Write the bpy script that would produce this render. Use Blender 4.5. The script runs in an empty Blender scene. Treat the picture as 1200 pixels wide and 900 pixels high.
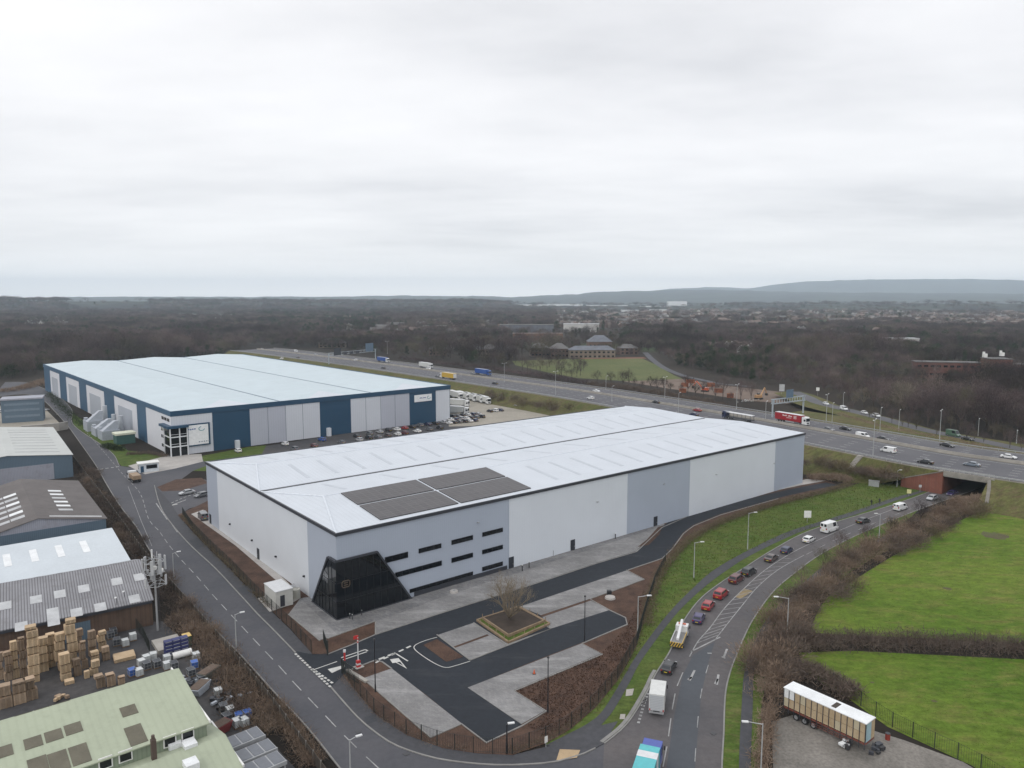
import bpy, math, random
import numpy as np
from mathutils import Vector, Matrix
from mathutils.geometry import tessellate_polygon

SC = bpy.context.scene
COL = SC.collection
R = math.radians
# ---------------------------------------------------------------- survey camera: photo pixel -> ground point
F, HY, HC = 870.0, 349.0, 60.0
PITCH = math.atan((450 - HY) / F)

def G(px, py, z=0.0):
    x = (px - 600) / F
    y = (450 - py) / F
    d = (x, math.cos(PITCH) + y * math.sin(PITCH), -math.sin(PITCH) + y * math.cos(PITCH))
    t = (z - HC) / d[2]
    return Vector((d[0] * t, d[1] * t, z))

def GL(pts, z=0.0):
    return [G(x, y, z) for x, y in pts]

def smooth(pts, n=6, closed=False):
    pts = [Vector(p) for p in pts]
    out = []
    N = len(pts)
    rng = range(N if closed else N - 1)
    for i in rng:
        p1, p2 = pts[i], pts[(i + 1) % N]
        p0 = pts[i - 1] if (i > 0 or closed) else p1 * 2 - p2
        p3 = pts[(i + 2) % N] if (i + 2 < N or closed) else p2 * 2 - p1
        for k in range(n):
            t = k / n
            out.append(0.5 * ((2 * p1) + (p2 - p0) * t + (2 * p0 - 5 * p1 + 4 * p2 - p3) * t * t + (3 * p1 - p0 - 3 * p2 + p3) * t ** 3))
    if not closed:
        out.append(pts[-1])
    return out

def resample(pts, step):
    pts = [Vector(p) for p in pts]
    out = [pts[0].copy()]
    acc = 0.0
    for a, b in zip(pts, pts[1:]):
        L = (b - a).length
        if L < 1e-6:
            continue
        s = step - acc
        while s <= L:
            out.append(a + (b - a) * (s / L))
            s += step
        acc = L - (s - step)
    return out

def arc(pts):
    s = [0.0]
    for a, b in zip(pts, pts[1:]):
        s.append(s[-1] + (b - a).length)
    return s

def at_arc(pts, s, d):
    for i in range(len(pts) - 1):
        if d <= s[i + 1] or i == len(pts) - 2:
            L = max(s[i + 1] - s[i], 1e-6)
            t = (d - s[i]) / L
            dr = (pts[i + 1] - pts[i]).normalized()
            return pts[i].lerp(pts[i + 1], t), dr

def offset(pts, d):
    out = []
    for i in range(len(pts)):
        a = pts[max(i - 1, 0)]
        b = pts[min(i + 1, len(pts) - 1)]
        t = (b - a)
        t.z = 0
        t.normalize()
        out.append(pts[i] + Vector((-t.y, t.x, 0)) * d)
    return out

# ---------------------------------------------------------------- mesh builder
class MB:
    def __init__(s):
        s.v = []
        s.f = []
        s.m = []

    def face(s, pts, m=0):
        i = len(s.v)
        s.v += [tuple(p) for p in pts]
        s.f.append(tuple(range(i, i + len(pts))))
        s.m.append(m)

    def poly(s, pts, z=None, m=0):
        pp = [Vector((p[0], p[1], p[2] if z is None else z)) for p in pts]
        tri = tessellate_polygon([pp])
        i = len(s.v)
        s.v += [tuple(p) for p in pp]
        for t in tri:
            a, b, c = [pp[k] for k in t]
            if (b - a).cross(c - a).z < 0:
                t = (t[0], t[2], t[1])
            s.f.append(tuple(i + k for k in t))
            s.m.append(m)

    def prism(s, pts, z0, z1, m=0, mt=None):
        pts = [Vector((p[0], p[1], 0)) for p in pts]
        A = sum(a.x * b.y - b.x * a.y for a, b in zip(pts, pts[1:] + pts[:1]))
        if A < 0:
            pts = pts[::-1]
        for a, b in zip(pts, pts[1:] + pts[:1]):
            s.face([(a.x, a.y, z0), (b.x, b.y, z0), (b.x, b.y, z1), (a.x, a.y, z1)], m)
        s.poly(pts, z1, m if mt is None else mt)

    def box(s, c, d, rot=0.0, m=0, taper=1.0, M=None):
        cx, cy, cz = c
        hx, hy, hz = d[0] / 2, d[1] / 2, d[2] / 2
        cr, sr = math.cos(rot), math.sin(rot)
        i = len(s.v)
        for sz in (-1, 1):
            k = taper if sz > 0 else 1.0
            for sx, sy in ((-1, -1), (1, -1), (1, 1), (-1, 1)):
                x, y, z = sx * hx * k, sy * hy * k, sz * hz
                p = Vector((cx + x * cr - y * sr, cy + x * sr + y * cr, cz + z))
                if M:
                    p = M @ p
                s.v.append(tuple(p))
        for q in ((3, 2, 1, 0), (4, 5, 6, 7), (0, 1, 5, 4), (1, 2, 6, 5), (2, 3, 7, 6), (3, 0, 4, 7)):
            s.f.append(tuple(i + k for k in q))
            s.m.append(m)

    def tube(s, p0, p1, r0, r1=None, n=6, m=0, cap=True):
        p0, p1 = Vector(p0), Vector(p1)
        r1 = r0 if r1 is None else r1
        d = (p1 - p0)
        if d.length < 1e-6:
            return
        d.normalize()
        u = d.orthogonal().normalized()
        w = d.cross(u)
        i = len(s.v)
        for p, r in ((p0, r0), (p1, r1)):
            for k in range(n):
                a = 2 * math.pi * k / n
                s.v.append(tuple(p + (u * math.cos(a) + w * math.sin(a)) * r))
        for k in range(n):
            k2 = (k + 1) % n
            s.f.append((i + k, i + k2, i + n + k2, i + n + k))
            s.m.append(m)
        if cap:
            s.f.append(tuple(i + n + k for k in range(n)))
            s.m.append(m)
            s.f.append(tuple(i + k for k in reversed(range(n))))
            s.m.append(m)

    def loft(s, rings, m=0, cap=True, closed=True):
        i = len(s.v)
        n = len(rings[0])
        for r in rings:
            s.v += [tuple(p) for p in r]
        for a in range(len(rings) - 1):
            for k in range(n if closed else n - 1):
                k2 = (k + 1) % n
                s.f.append((i + a * n + k, i + a * n + k2, i + (a + 1) * n + k2, i + (a + 1) * n + k))
                s.m.append(m)
        if cap:
            s.f.append(tuple(i + k for k in reversed(range(n))))
            s.m.append(m)
            b = i + (len(rings) - 1) * n
            s.f.append(tuple(b + k for k in range(n)))
            s.m.append(m)

    def strip(s, left, right, m=0, z=None):
        i = len(s.v)
        n = len(left)
        for a, b in zip(left, right):
            s.v.append((a.x, a.y, a.z if z is None else z))
            s.v.append((b.x, b.y, b.z if z is None else z))
        for k in range(n - 1):
            s.f.append((i + 2 * k, i + 2 * k + 1, i + 2 * k + 3, i + 2 * k + 2))
            s.m.append(m)

    def ribbon(s, pts, w, z, m=0):
        s.strip(offset(pts, w / 2), offset(pts, -w / 2), m, z)

    def wall(s, pts, w, z0, z1, m=0):
        L, Rr = offset(pts, w / 2), offset(pts, -w / 2)
        s.prism(L + Rr[::-1], z0, z1, m)

    def mesh(s, name, mats, smooth_=False):
        me = bpy.data.meshes.new(name)
        me.from_pydata(s.v, [], s.f)
        for mt in mats:
            me.materials.append(mt)
        if len(mats) > 1:
            me.polygons.foreach_set('material_index', s.m)
        if smooth_:
            me.polygons.foreach_set('use_smooth', [True] * len(s.f))
        me.update()
        return me

    def build(s, name, mats, parent=None, smooth_=False, world=False):
        """link as ONE object. Top level: origin moved to the base centre. With a parent: local coordinates
        (world=True: coordinates are world ones and the parent's own matrix is taken off)."""
        if not isinstance(mats, (list, tuple)):
            mats = [mats]
        o = None
        if parent is None:
            a = np.array(s.v, dtype=float)
            base = Vector(((a[:, 0].min() + a[:, 0].max()) / 2, (a[:, 1].min() + a[:, 1].max()) / 2, a[:, 2].min()))
            s.v = [(x - base.x, y - base.y, z - base.z) for x, y, z in s.v]
            o = bpy.data.objects.new(name, s.mesh(name, mats, smooth_))
            o.location = base
        else:
            if world:
                Mi = (Matrix.Translation(parent.location) @ Matrix.Rotation(parent.rotation_euler.z, 4, 'Z')).inverted()
                s.v = [tuple(Mi @ Vector(p)) for p in s.v]
            o = bpy.data.objects.new(name, s.mesh(name, mats, smooth_))
            o.parent = parent
        COL.objects.link(o)
        return o

def tag(o, label=None, cat=None, group=None, kind=None):
    if label:
        o['label'] = label
    if cat:
        o['category'] = cat
    if group:
        o['group'] = group
    if kind:
        o['kind'] = kind
    return o

def thing(name, label, cat, loc=(0, 0, 0), rz=0.0, group=None):
    o = bpy.data.objects.new(name, None)
    o.empty_display_size = 0.3
    COL.objects.link(o)
    o.location = loc
    o.rotation_euler = (0, 0, rz)
    return tag(o, label, cat, group)

def children(o):
    return [c for c in KIDS.get(o.name, [])]

KIDS = {}

def index_kids():
    KIDS.clear()
    for o in COL.objects:
        if o.parent:
            KIDS.setdefault(o.parent.name, []).append(o)

def copy_thing(o, loc, rz, label, group=None, scale=None, lite=False):
    r = o.copy()
    COL.objects.link(r)
    r.location = loc
    r.rotation_euler = (0, 0, rz)
    if scale:
        r.scale = scale if isinstance(scale, (tuple, list)) else (scale,) * 3
    r['label'] = label
    if group:
        r['group'] = group
    made = {}
    def rec(src, dst):
        for ch in KIDS.get(src.name, []):
            c = ch.copy()
            COL.objects.link(c)
            c.parent = dst
            made.setdefault(ch.name.split('.')[0], []).append(c)
            rec(ch, c)
    rec(o, r)
    return r, made

# ---------------------------------------------------------------- materials
def _nt(name):
    m = bpy.data.materials.new(name)
    m.use_nodes = True
    nt = m.node_tree
    return m, nt, nt.nodes['Principled BSDF']

def N_(nt, t, **k):
    n = nt.nodes.new(t)
    for a, b in k.items():
        setattr(n, a, b)
    return n

def noise(nt, vec, scale, detail=4.0, rough=0.6):
    n = N_(nt, 'ShaderNodeTexNoise')
    n.inputs['Scale'].default_value = scale
    n.inputs['Detail'].default_value = detail
    n.inputs['Roughness'].default_value = rough
    nt.links.new(vec, n.inputs['Vector'])
    return n.outputs['Fac']

def ramp(nt, fac, stops):
    r = N_(nt, 'ShaderNodeValToRGB')
    e = r.color_ramp.elements
    while len(e) < len(stops):
        e.new(0.5)
    for q, (p, c) in zip(e, stops):
        q.position = p
        q.color = (c[0], c[1], c[2], 1) if not isinstance(c, (int, float)) else (c, c, c, 1)
    nt.links.new(fac, r.inputs['Fac'])
    return r.outputs['Color']

def mixc(nt, fac, a, b, mode='MIX'):
    n = N_(nt, 'ShaderNodeMixRGB', blend_type=mode)
    for s, x in ((0, fac), (1, a), (2, b)):
        if isinstance(x, (int, float)):
            n.inputs[s].default_value = x
        elif isinstance(x, (tuple, list)):
            n.inputs[s].default_value = (x[0], x[1], x[2], 1)
        else:
            nt.links.new(x, n.inputs[s])
    return n.outputs['Color']

def position(nt, scale=None, rot=0.0, obj=False):
    if obj:
        v = N_(nt, 'ShaderNodeTexCoord').outputs['Object']
    else:
        v = N_(nt, 'ShaderNodeNewGeometry').outputs['Position']
    if scale or rot:
        mp = N_(nt, 'ShaderNodeMapping')
        mp.inputs['Scale'].default_value = scale or (1, 1, 1)
        mp.inputs['Rotation'].default_value = (0, 0, rot)
        nt.links.new(v, mp.inputs['Vector'])
        v = mp.outputs['Vector']
    return v

def mat(name, col, rough=0.85, var=0.18, scale=0.25, col2=None, bump=0.0, bscale=8.0, metal=0.0, spec=0.3, rnd=0.0, fine=0.1):
    """base colour drifting with two sizes of noise; optional bump; optional per-object shade"""
    m, nt, b = _nt(name)
    p = position(nt)
    c2 = col2 or tuple(min(1, c * (1 + var)) for c in col)
    c1 = tuple(c * (1 - var) for c in col) if col2 is None else col
    n1 = noise(nt, p, scale, 5)
    f = ramp(nt, n1, [(0.32, 0.0), (0.68, 1.0)])
    c = mixc(nt, f, c1, c2)
    if fine:
        n2 = noise(nt, p, scale * 14, 3)
        c = mixc(nt, 1.0, c, ramp(nt, n2, [(0.25, 1 - fine * 2), (0.75, 1.0)]), 'MULTIPLY')
    if rnd:
        oi = N_(nt, 'ShaderNodeObjectInfo')
        c = mixc(nt, 1.0, c, ramp(nt, oi.outputs['Random'], [(0, 1 - rnd), (1, 1.0)]), 'MULTIPLY')
    nt.links.new(c, b.inputs['Base Color'])
    b.inputs['Roughness'].default_value = rough
    b.inputs['Metallic'].default_value = metal
    b.inputs['Specular IOR Level'].default_value = spec
    if bump:
        bn = N_(nt, 'ShaderNodeBump')
        bn.inputs['Strength'].default_value = bump
        nt.links.new(noise(nt, p, bscale, 4), bn.inputs['Height'])
        nt.links.new(bn.outputs['Normal'], b.inputs['Normal'])
    return m

def ribbed(name, col, pitch, axis='X', rough=0.5, depth=0.5, var=0.06, dark=0.75, spec=0.4, dirt=None, obj=True, rot=0.0):
    """profiled sheet: a wave of the given pitch across one axis of the object"""
    m, nt, b = _nt(name)
    p = position(nt, obj=obj, rot=rot, scale=(1, 1, 1))
    w = N_(nt, 'ShaderNodeTexWave', wave_type='BANDS', bands_direction=axis, wave_profile='SIN')
    w.inputs['Scale'].default_value = 0.314159 / pitch
    nt.links.new(p, w.inputs['Vector'])
    wp = position(nt)
    n1 = noise(nt, wp, 0.12, 5)
    c = mixc(nt, ramp(nt, n1, [(0.3, 0.0), (0.7, 1.0)]), tuple(x * (1 - var) for x in col), tuple(min(1, x * (1 + var)) for x in col))
    c = mixc(nt, 1.0, c, ramp(nt, w.outputs['Fac'], [(0.0, dark), (0.45, 1.0)]), 'MULTIPLY')
    if dirt:
        n2 = noise(nt, wp, 0.6, 6, 0.7)
        c = mixc(nt, ramp(nt, n2, [(0.5, 0.0), (0.75, 0.6)]), c, dirt)
    nt.links.new(c, b.inputs['Base Color'])
    b.inputs['Roughness'].default_value = rough
    b.inputs['Specular IOR Level'].default_value = spec
    if depth:
        bn = N_(nt, 'ShaderNodeBump')
        bn.inputs['Strength'].default_value = depth
        bn.inputs['Distance'].default_value = 0.03
        nt.links.new(w.outputs['Fac'], bn.inputs['Height'])
        nt.links.new(bn.outputs['Normal'], b.inputs['Normal'])
    return m

def paint(name, col, rough=0.35, spec=0.5, coat=0.0, metal=0.0):
    m, nt, b = _nt(name)
    p = position(nt)
    c = mixc(nt, ramp(nt, noise(nt, p, 1.3, 4), [(0.3, 0.0), (0.7, 1.0)]), tuple(x * 0.9 for x in col), tuple(min(1, x * 1.06) for x in col))
    nt.links.new(c, b.inputs['Base Color'])
    b.inputs['Roughness'].default_value = rough
    b.inputs['Specular IOR Level'].default_value = spec
    b.inputs['Coat Weight'].default_value = coat
    b.inputs['Metallic'].default_value = metal
    return m

def bricky(name, c1, c2, mortar, scale, rough=0.85, row=0.25, width=0.5, msize=0.02, rot=0.0, blotch=0.15, spec=0.3, stain=0.0):
    m, nt, b = _nt(name)
    p = position(nt, rot=rot, scale=(1, 1, 1))
    t = N_(nt, 'ShaderNodeTexBrick')
    for k, v in (('Color1', c1), ('Color2', c2), ('Mortar', mortar)):
        t.inputs[k].default_value = (*v, 1)
    t.inputs['Scale'].default_value = scale
    t.inputs['Mortar Size'].default_value = msize
    t.inputs['Brick Width'].default_value = width
    t.inputs['Row Height'].default_value = row
    nt.links.new(p, t.inputs['Vector'])
    wp = position(nt)
    c = mixc(nt, 1.0, t.outputs['Color'], ramp(nt, noise(nt, wp, 0.3, 6, 0.65), [(0.3, 1 - 2 * blotch), (0.7, 1.0)]), 'MULTIPLY')
    if stain:
        ps = position(nt, scale=(.35, 1.6, 1), rot=rot)
        c = mixc(nt, ramp(nt, noise(nt, ps, 0.22, 7, .68), [(0.52, 0.0), (0.72, stain)]), c, (0.42, 0.415, 0.41))
        c = mixc(nt, 1.0, c, ramp(nt, noise(nt, wp, 0.09, 5, .6), [(0.35, .78), (0.6, 1.0)]), 'MULTIPLY')
    nt.links.new(c, b.inputs['Base Color'])
    b.inputs['Roughness'].default_value = rough
    b.inputs['Specular IOR Level'].default_value = spec
    return m

def grass_mat(name, a, b2, c3, s=0.05, patch=0.55):
    m, nt, b = _nt(name)
    p = position(nt)
    ps = position(nt, scale=(1, 2.2, 1), rot=0.5)
    f1 = ramp(nt, noise(nt, p, s, 6, 0.62), [(0.35, 0.0), (0.65, 1.0)])
    c = mixc(nt, f1, a, b2)
    f2 = ramp(nt, noise(nt, ps, s * 4.3, 7, 0.68), [(patch, 0.0), (patch + 0.2, 0.85)])
    c = mixc(nt, f2, c, c3)
    c = mixc(nt, 1.0, c, ramp(nt, noise(nt, ps, 0.33, 6, 0.7), [(0.32, 0.66), (0.62, 1.14)]), 'MULTIPLY')
    c = mixc(nt, 1.0, c, ramp(nt, noise(nt, p, 1.6, 5, 0.7), [(0.25, 0.62), (0.7, 1.08)]), 'MULTIPLY')
    nt.links.new(c, b.inputs['Base Color'])
    b.inputs['Roughness'].default_value = 0.95
    b.inputs['Specular IOR Level'].default_value = 0.12
    bn = N_(nt, 'ShaderNodeBump')
    bn.inputs['Strength'].default_value = 0.5
    bn.inputs['Distance'].default_value = 0.15
    nt.links.new(noise(nt, p, 2.5, 4), bn.inputs['Height'])
    nt.links.new(bn.outputs['Normal'], b.inputs['Normal'])
    return m

def asphalt_mat(name, col, patch=0.12, wear=0.15, warm=None, dust=None):
    m, nt, b = _nt(name)
    p = position(nt)
    c = mixc(nt, ramp(nt, noise(nt, p, 0.06, 6, 0.6), [(0.3, 0.0), (0.7, 1.0)]), tuple(x * (1 - patch) for x in col), warm or tuple(x * (1 + patch) for x in col))
    c = mixc(nt, 1.0, c, ramp(nt, noise(nt, p, 1.1, 6, 0.7), [(0.3, 1 - wear), (0.7, 1 + wear * 0.4)]), 'MULTIPLY')
    if dust:
        c = mixc(nt, ramp(nt, noise(nt, position(nt, scale=(.3, 1.2, 1), rot=R(-39)), 0.25, 7, .7), [(0.55, 0.0), (0.8, 0.55)]), c, dust)
    nt.links.new(c, b.inputs['Base Color'])
    b.inputs['Roughness'].default_value = 0.8
    b.inputs['Specular IOR Level'].default_value = 0.3
    return m

K = {}
K['ground'] = mat('rough_ground', (0.055, 0.048, 0.035), var=0.3, scale=0.03, col2=(0.075, 0.07, 0.04), fine=0.25)
K['field'] = grass_mat('pasture', (0.078, 0.142, 0.015), (0.132, 0.188, 0.028), (0.178, 0.168, 0.052), 0.03, 0.49)
K['verge'] = grass_mat('verge_grass', (0.066, 0.116, 0.02), (0.104, 0.134, 0.033), (0.14, 0.125, 0.055), 0.09, 0.5)
K['lawn'] = grass_mat('lawn_grass', (0.064, 0.108, 0.022), (0.098, 0.125, 0.033), (0.135, 0.12, 0.055), 0.15, 0.58)
K['bank'] = grass_mat('bank_grass', (0.085, 0.10, 0.032), (0.14, 0.13, 0.055), (0.12, 0.085, 0.055), 0.06, 0.47)
K['meadow'] = grass_mat('meadow_grass', (0.10, 0.122, 0.045), (0.135, 0.145, 0.06), (0.145, 0.125, 0.075), 0.02, 0.6)
K['road'] = asphalt_mat('worn_asphalt', (0.066, 0.069, 0.081), warm=(0.088, 0.087, 0.096))
K['link'] = asphalt_mat('link_road_asphalt', (0.085, 0.083, 0.089), warm=(0.118, 0.107, 0.107), wear=0.2)
K['patch'] = asphalt_mat('resurfaced_asphalt', (0.07, 0.077, 0.088), wear=0.1)
K['new'] = asphalt_mat('fresh_asphalt', (0.018, 0.022, 0.029), wear=0.25, dust=(0.06, 0.06, 0.064))
K['mway'] = asphalt_mat('motorway_asphalt', (0.09, 0.09, 0.102), warm=(0.11, 0.109, 0.118), wear=0.1)
K['foot'] = asphalt_mat('footway_asphalt', (0.058, 0.059, 0.066), wear=0.25)
K['yard'] = asphalt_mat('yard_asphalt', (0.045, 0.047, 0.055), warm=(0.075, 0.07, 0.068), wear=0.35)
K['lorryyard'] = asphalt_mat('lorry_yard_concrete', (0.27, 0.25, 0.21), warm=(0.34, 0.31, 0.26), wear=0.25)
K['gravel'] = mat('layby_gravel', (0.15, 0.14, 0.125), col2=(0.27, 0.25, 0.225), scale=0.18, fine=0.22)
K['white'] = mat('road_paint', (0.52, 0.52, 0.5), var=0.12, scale=0.8, rough=0.7)
K['oldwhite'] = mat('worn_road_paint', (0.31, 0.31, 0.31), var=0.3, scale=0.6, rough=0.8)
K['kerb'] = mat('kerb_concrete', (0.235, 0.23, 0.22), var=0.15, scale=0.5)
K['fadedwhite'] = mat('faded_road_paint', (0.22, 0.22, 0.22), var=0.35, scale=0.7, rough=0.8)
K['conc'] = mat('concrete', (0.36, 0.34, 0.31), var=0.15, scale=0.3)
K['path'] = mat('path_concrete', (0.40, 0.38, 0.36), var=0.12, scale=0.3)
K['mulch'] = mat('bark_mulch', (0.062, 0.034, 0.024), col2=(0.13, 0.074, 0.05), scale=0.35, fine=0.3, bump=0.6, bscale=5)
K['soil'] = mat('dark_soil', (0.05, 0.038, 0.03), var=0.3, scale=0.5)
K['tactile'] = mat('tactile_paving', (0.42, 0.31, 0.19), var=0.12, scale=0.5)
# ================================================================ camera, light, sky
cam = bpy.data.cameras.new('camera')
cam.sensor_width = 36
cam.lens = F / 1200 * 36
cam.clip_start = 0.5
cam.clip_end = 60000
camo = bpy.data.objects.new('camera', cam)
COL.objects.link(camo)
camo.location = (0, 0, HC)
camo.rotation_euler = (math.pi / 2 - PITCH, 0, 0)
SC.camera = camo
SC.render.engine = 'CYCLES'
SC.view_settings.view_transform = 'Standard'
SC.view_settings.look = 'None'
SC.view_settings.gamma = 1
SC.view_settings.use_curve_mapping = False
SC.view_settings.exposure = 0.35
SC.cycles.max_bounces = 5
SC.cycles.diffuse_bounces = 3
SC.cycles.glossy_bounces = 2
SC.cycles.transmission_bounces = 2
SC.cycles.volume_bounces = 2
SC.cycles.use_denoising = True

SUN_EL, SUN_AZ = R(38), R(215)          # direction the light comes from, clockwise from +Y
w = bpy.data.worlds.new('World')
SC.world = w
w.use_nodes = True
nt = w.node_tree
bg = nt.nodes['Background']
sky = N_(nt, 'ShaderNodeTexSky', sky_type='NISHITA')
sky.sun_disc = False
sky.sun_elevation = SUN_EL
sky.sun_rotation = SUN_AZ
tc = N_(nt, 'ShaderNodeTexCoord')
sep = N_(nt, 'ShaderNodeSeparateXYZ')
nt.links.new(tc.outputs['Generated'], sep.inputs[0])
def mth(op, a, b=None):
    n = N_(nt, 'ShaderNodeMath', operation=op)
    for i, x in enumerate((a, b)):
        if x is None:
            continue
        if isinstance(x, (int, float)):
            n.inputs[i].default_value = x
        else:
            nt.links.new(x, n.inputs[i])
    return n.outputs[0]
den = mth('ADD', mth('MAXIMUM', sep.outputs['Z'], 0.0), 0.10)
cmb = N_(nt, 'ShaderNodeCombineXYZ')
nt.links.new(mth('DIVIDE', sep.outputs['X'], den), cmb.inputs[0])
nt.links.new(mth('DIVIDE', sep.outputs['Y'], den), cmb.inputs[1])
mp = N_(nt, 'ShaderNodeMapping')
mp.inputs['Scale'].default_value = (0.62, 1.05, 1)
mp.inputs['Rotation'].default_value = (0, 0, R(12))
mp.inputs['Location'].default_value = (3.1, 1.7, 0)
nt.links.new(cmb.outputs[0], mp.inputs['Vector'])
n1 = noise(nt, mp.outputs[0], 0.85, 7, 0.54)
n2 = noise(nt, mp.outputs[0], 0.23, 3, 0.5)
nn = mth('ADD', mth('MULTIPLY', n1, 0.62), mth('MULTIPLY', n2, 0.38))
cl = ramp(nt, nn, [(0.37, (5.5, 5.55, 5.8)), (0.45, (6.95, 6.95, 7.15)), (0.53, (8.0, 7.96, 8.1)), (0.62, (8.85, 8.8, 8.9))])
# a brighter, whiter band low over the horizon, a touch of blue above it
low = ramp(nt, sep.outputs['Z'], [(0.0, (12.6, 12.2, 12.0)), (0.012, (12.3, 11.9, 11.7)), (0.028, (10.8, 10.5, 10.3)), (0.06, (8.9, 8.75, 8.7)), (0.12, (7.6, 7.58, 7.7)), (0.3, (8.4, 8.4, 8.55))])
lowf = ramp(nt, sep.outputs['Z'], [(0.0, 0.95), (0.04, 0.7), (0.10, 0.3), (0.4, 0.3)])
cloud = mixc(nt, lowf, cl, low)
# an overcast dome is brighter overhead than low down
cloud = mixc(nt, 1.0, cloud, ramp(nt, mth('MULTIPLY', sep.outputs['Z'], 0.5), [(0.19, 0.5), (0.5, 0.78)]), 'MULTIPLY')
cloud = mixc(nt, 1.0, cloud, (2.0, 2.0, 2.0), 'MULTIPLY')
final = mixc(nt, 0.96, sky.outputs['Color'], cloud)
nt.links.new(final, bg.inputs['Color'])
bg.inputs['Strength'].default_value = 0.1

sl = bpy.data.lights.new('sun', 'SUN')
sl.energy = 0.7
sl.angle = R(25)
sl.color = (1.0, 0.96, 0.9)
so = bpy.data.objects.new('sun', sl)
COL.objects.link(so)
d_ = Vector((math.sin(SUN_AZ) * math.cos(SUN_EL), math.cos(SUN_AZ) * math.cos(SUN_EL), math.sin(SUN_EL)))
so.rotation_euler = d_.to_track_quat('Z', 'Y').to_euler()
so.location = (0, -50, 150)

# ================================================================ flat ground and everything painted on it
def sheet(name, pts, z, m, kind='structure', label=None, cat=None):
    b = MB()
    b.poly(pts, z)
    o = b.build(name, m)
    tag(o, label, cat, None, kind)
    return o

# ground: finely divided near, far out to the horizon
def build_ground():
    b = MB()
    xs = [-24000, -14000, -6000, -2500, -900, -300, 0, 300, 900, 2500, 6000, 14000, 24000]
    ys = [-600, -100, 100, 400, 1000, 2500, 6000, 14000, 24000]
    for i in range(len(xs) - 1):
        for j in range(len(ys) - 1):
            b.face([(xs[i], ys[j], 0), (xs[i + 1], ys[j], 0), (xs[i + 1], ys[j + 1], 0), (xs[i], ys[j + 1], 0)])
    m, n_, bs = _nt('country_ground')
    p = position(n_)
    f = ramp(n_, noise(n_, p, 0.0011, 5, 0.6), [(0.42, 0.0), (0.5, 1.0)])
    c = mixc(n_, f, (0.026, 0.022, 0.019), (0.045, 0.037, 0.03))
    f2 = ramp(n_, noise(n_, p, 0.0016, 3, 0.5), [(0.56, 0.0), (0.6, 1.0)])
    c = mixc(n_, f2, c, (0.07, 0.095, 0.045))
    c = mixc(n_, 1.0, c, ramp(n_, noise(n_, p, 0.02, 7, 0.65), [(0.3, 0.7), (0.7, 1.15)]), 'MULTIPLY')
    c = mixc(n_, 1.0, c, ramp(n_, noise(n_, p, 0.6, 5, 0.65), [(0.3, 0.7), (0.7, 1.1)]), 'MULTIPLY')
    n_.links.new(c, bs.inputs['Base Color'])
    bs.inputs['Roughness'].default_value = 0.95
    bs.inputs['Specular IOR Level'].default_value = 0.1
    tag(b.build('ground', m), kind='structure')
build_ground()

# ---- kerb lines measured in the photo
EST_R = GL([(6, 448), (34, 449), (66, 463), (84, 480), (86, 498), (128, 528), (140, 546)])       # north stretch, east kerb
EST_R2 = GL([(181, 569), (186, 588), (195, 606), (220, 636), (252, 666), (280, 696), (302, 720), (320, 738), (347, 766)])
EST_R3 = GL([(388, 806), (400, 820), (420, 842), (439, 858), (458, 871), (482, 881), (520, 891), (580, 897), (638, 895), (664, 890), (686, 883), (708, 872)])
EST_L = GL([(-10, 466), (30, 462), (50, 469), (64, 482), (80, 500), (96, 522), (112, 545), (124, 566), (140, 592), (160, 618), (176, 646), (210, 692), (252, 738), (280, 766), (318, 808), (360, 853), (396, 898), (450, 965), (500, 1040)])
LNK_L = GL([(708, 872), (730, 854), (744, 836), (760, 808), (768, 791), (786, 762), (802, 727), (822, 701), (848, 681), (872, 666), (900, 648), (940, 626), (980, 612), (1040, 594), (1080, 580), (1098, 573.5)])
d_l = Vector((0.80, 0.60, 0))
LNK_L += [LNK_L[-1] + d_l * 45, LNK_L[-1] + d_l * 110]
LNK_R = GL([(842, 1040), (846, 898), (848, 862), (850, 814), (856, 787), (864, 766), (872, 747), (884, 724), (906, 694), (930, 673), (960, 651), (999, 630), (1042, 611.5), (1088, 593.5)])
LNK_R += [LNK_R[-1] + d_l * 60, LNK_R[-1] + d_l * 125]
sEST_L, sLNK_L, sLNK_R = smooth(EST_L), smooth(LNK_L), smooth(LNK_R)
sEST_R, sEST_R2, sEST_R3 = smooth(EST_R), smooth(EST_R2), smooth(EST_R3)

# estate road incl. the mouths on its east side
sheet('estate_road', sEST_L + [G(700, 1040)] + [G(708, 872)] + sEST_R3[::-1] + [G(392, 798), G(355, 764)] + sEST_R2[::-1]
      + [G(176, 560), G(150, 553)] + sEST_R[::-1], 0.04, K['road'])
sheet('link_road', sLNK_L + sLNK_R[::-1] + [G(700, 1040)], 0.044, K['link'])
# yard entrance of the blue warehouse and the warehouse side entrance
sheet('access_road', GL([(140, 546), (178, 552), (200, 545), (236, 538), (244, 545), (226, 552), (207, 566), (240, 562), (262, 572), (252, 588), (222, 596), (206, 606), (194, 606), (186, 588), (181, 569), (176, 560), (150, 553)]), 0.05, K['road'])
sheet('gatehouse_apron', GL([(150, 546), (196, 534), (236, 532), (238, 541), (206, 549), (170, 556)]), 0.058, K['path'])

# ---- footways (raised), kerbs
def raised(name, pts, m, z=0.13, z0=0.0):
    b = MB()
    b.prism(pts, z0, z)
    return tag(b.build(name, m), kind='structure')

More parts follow.
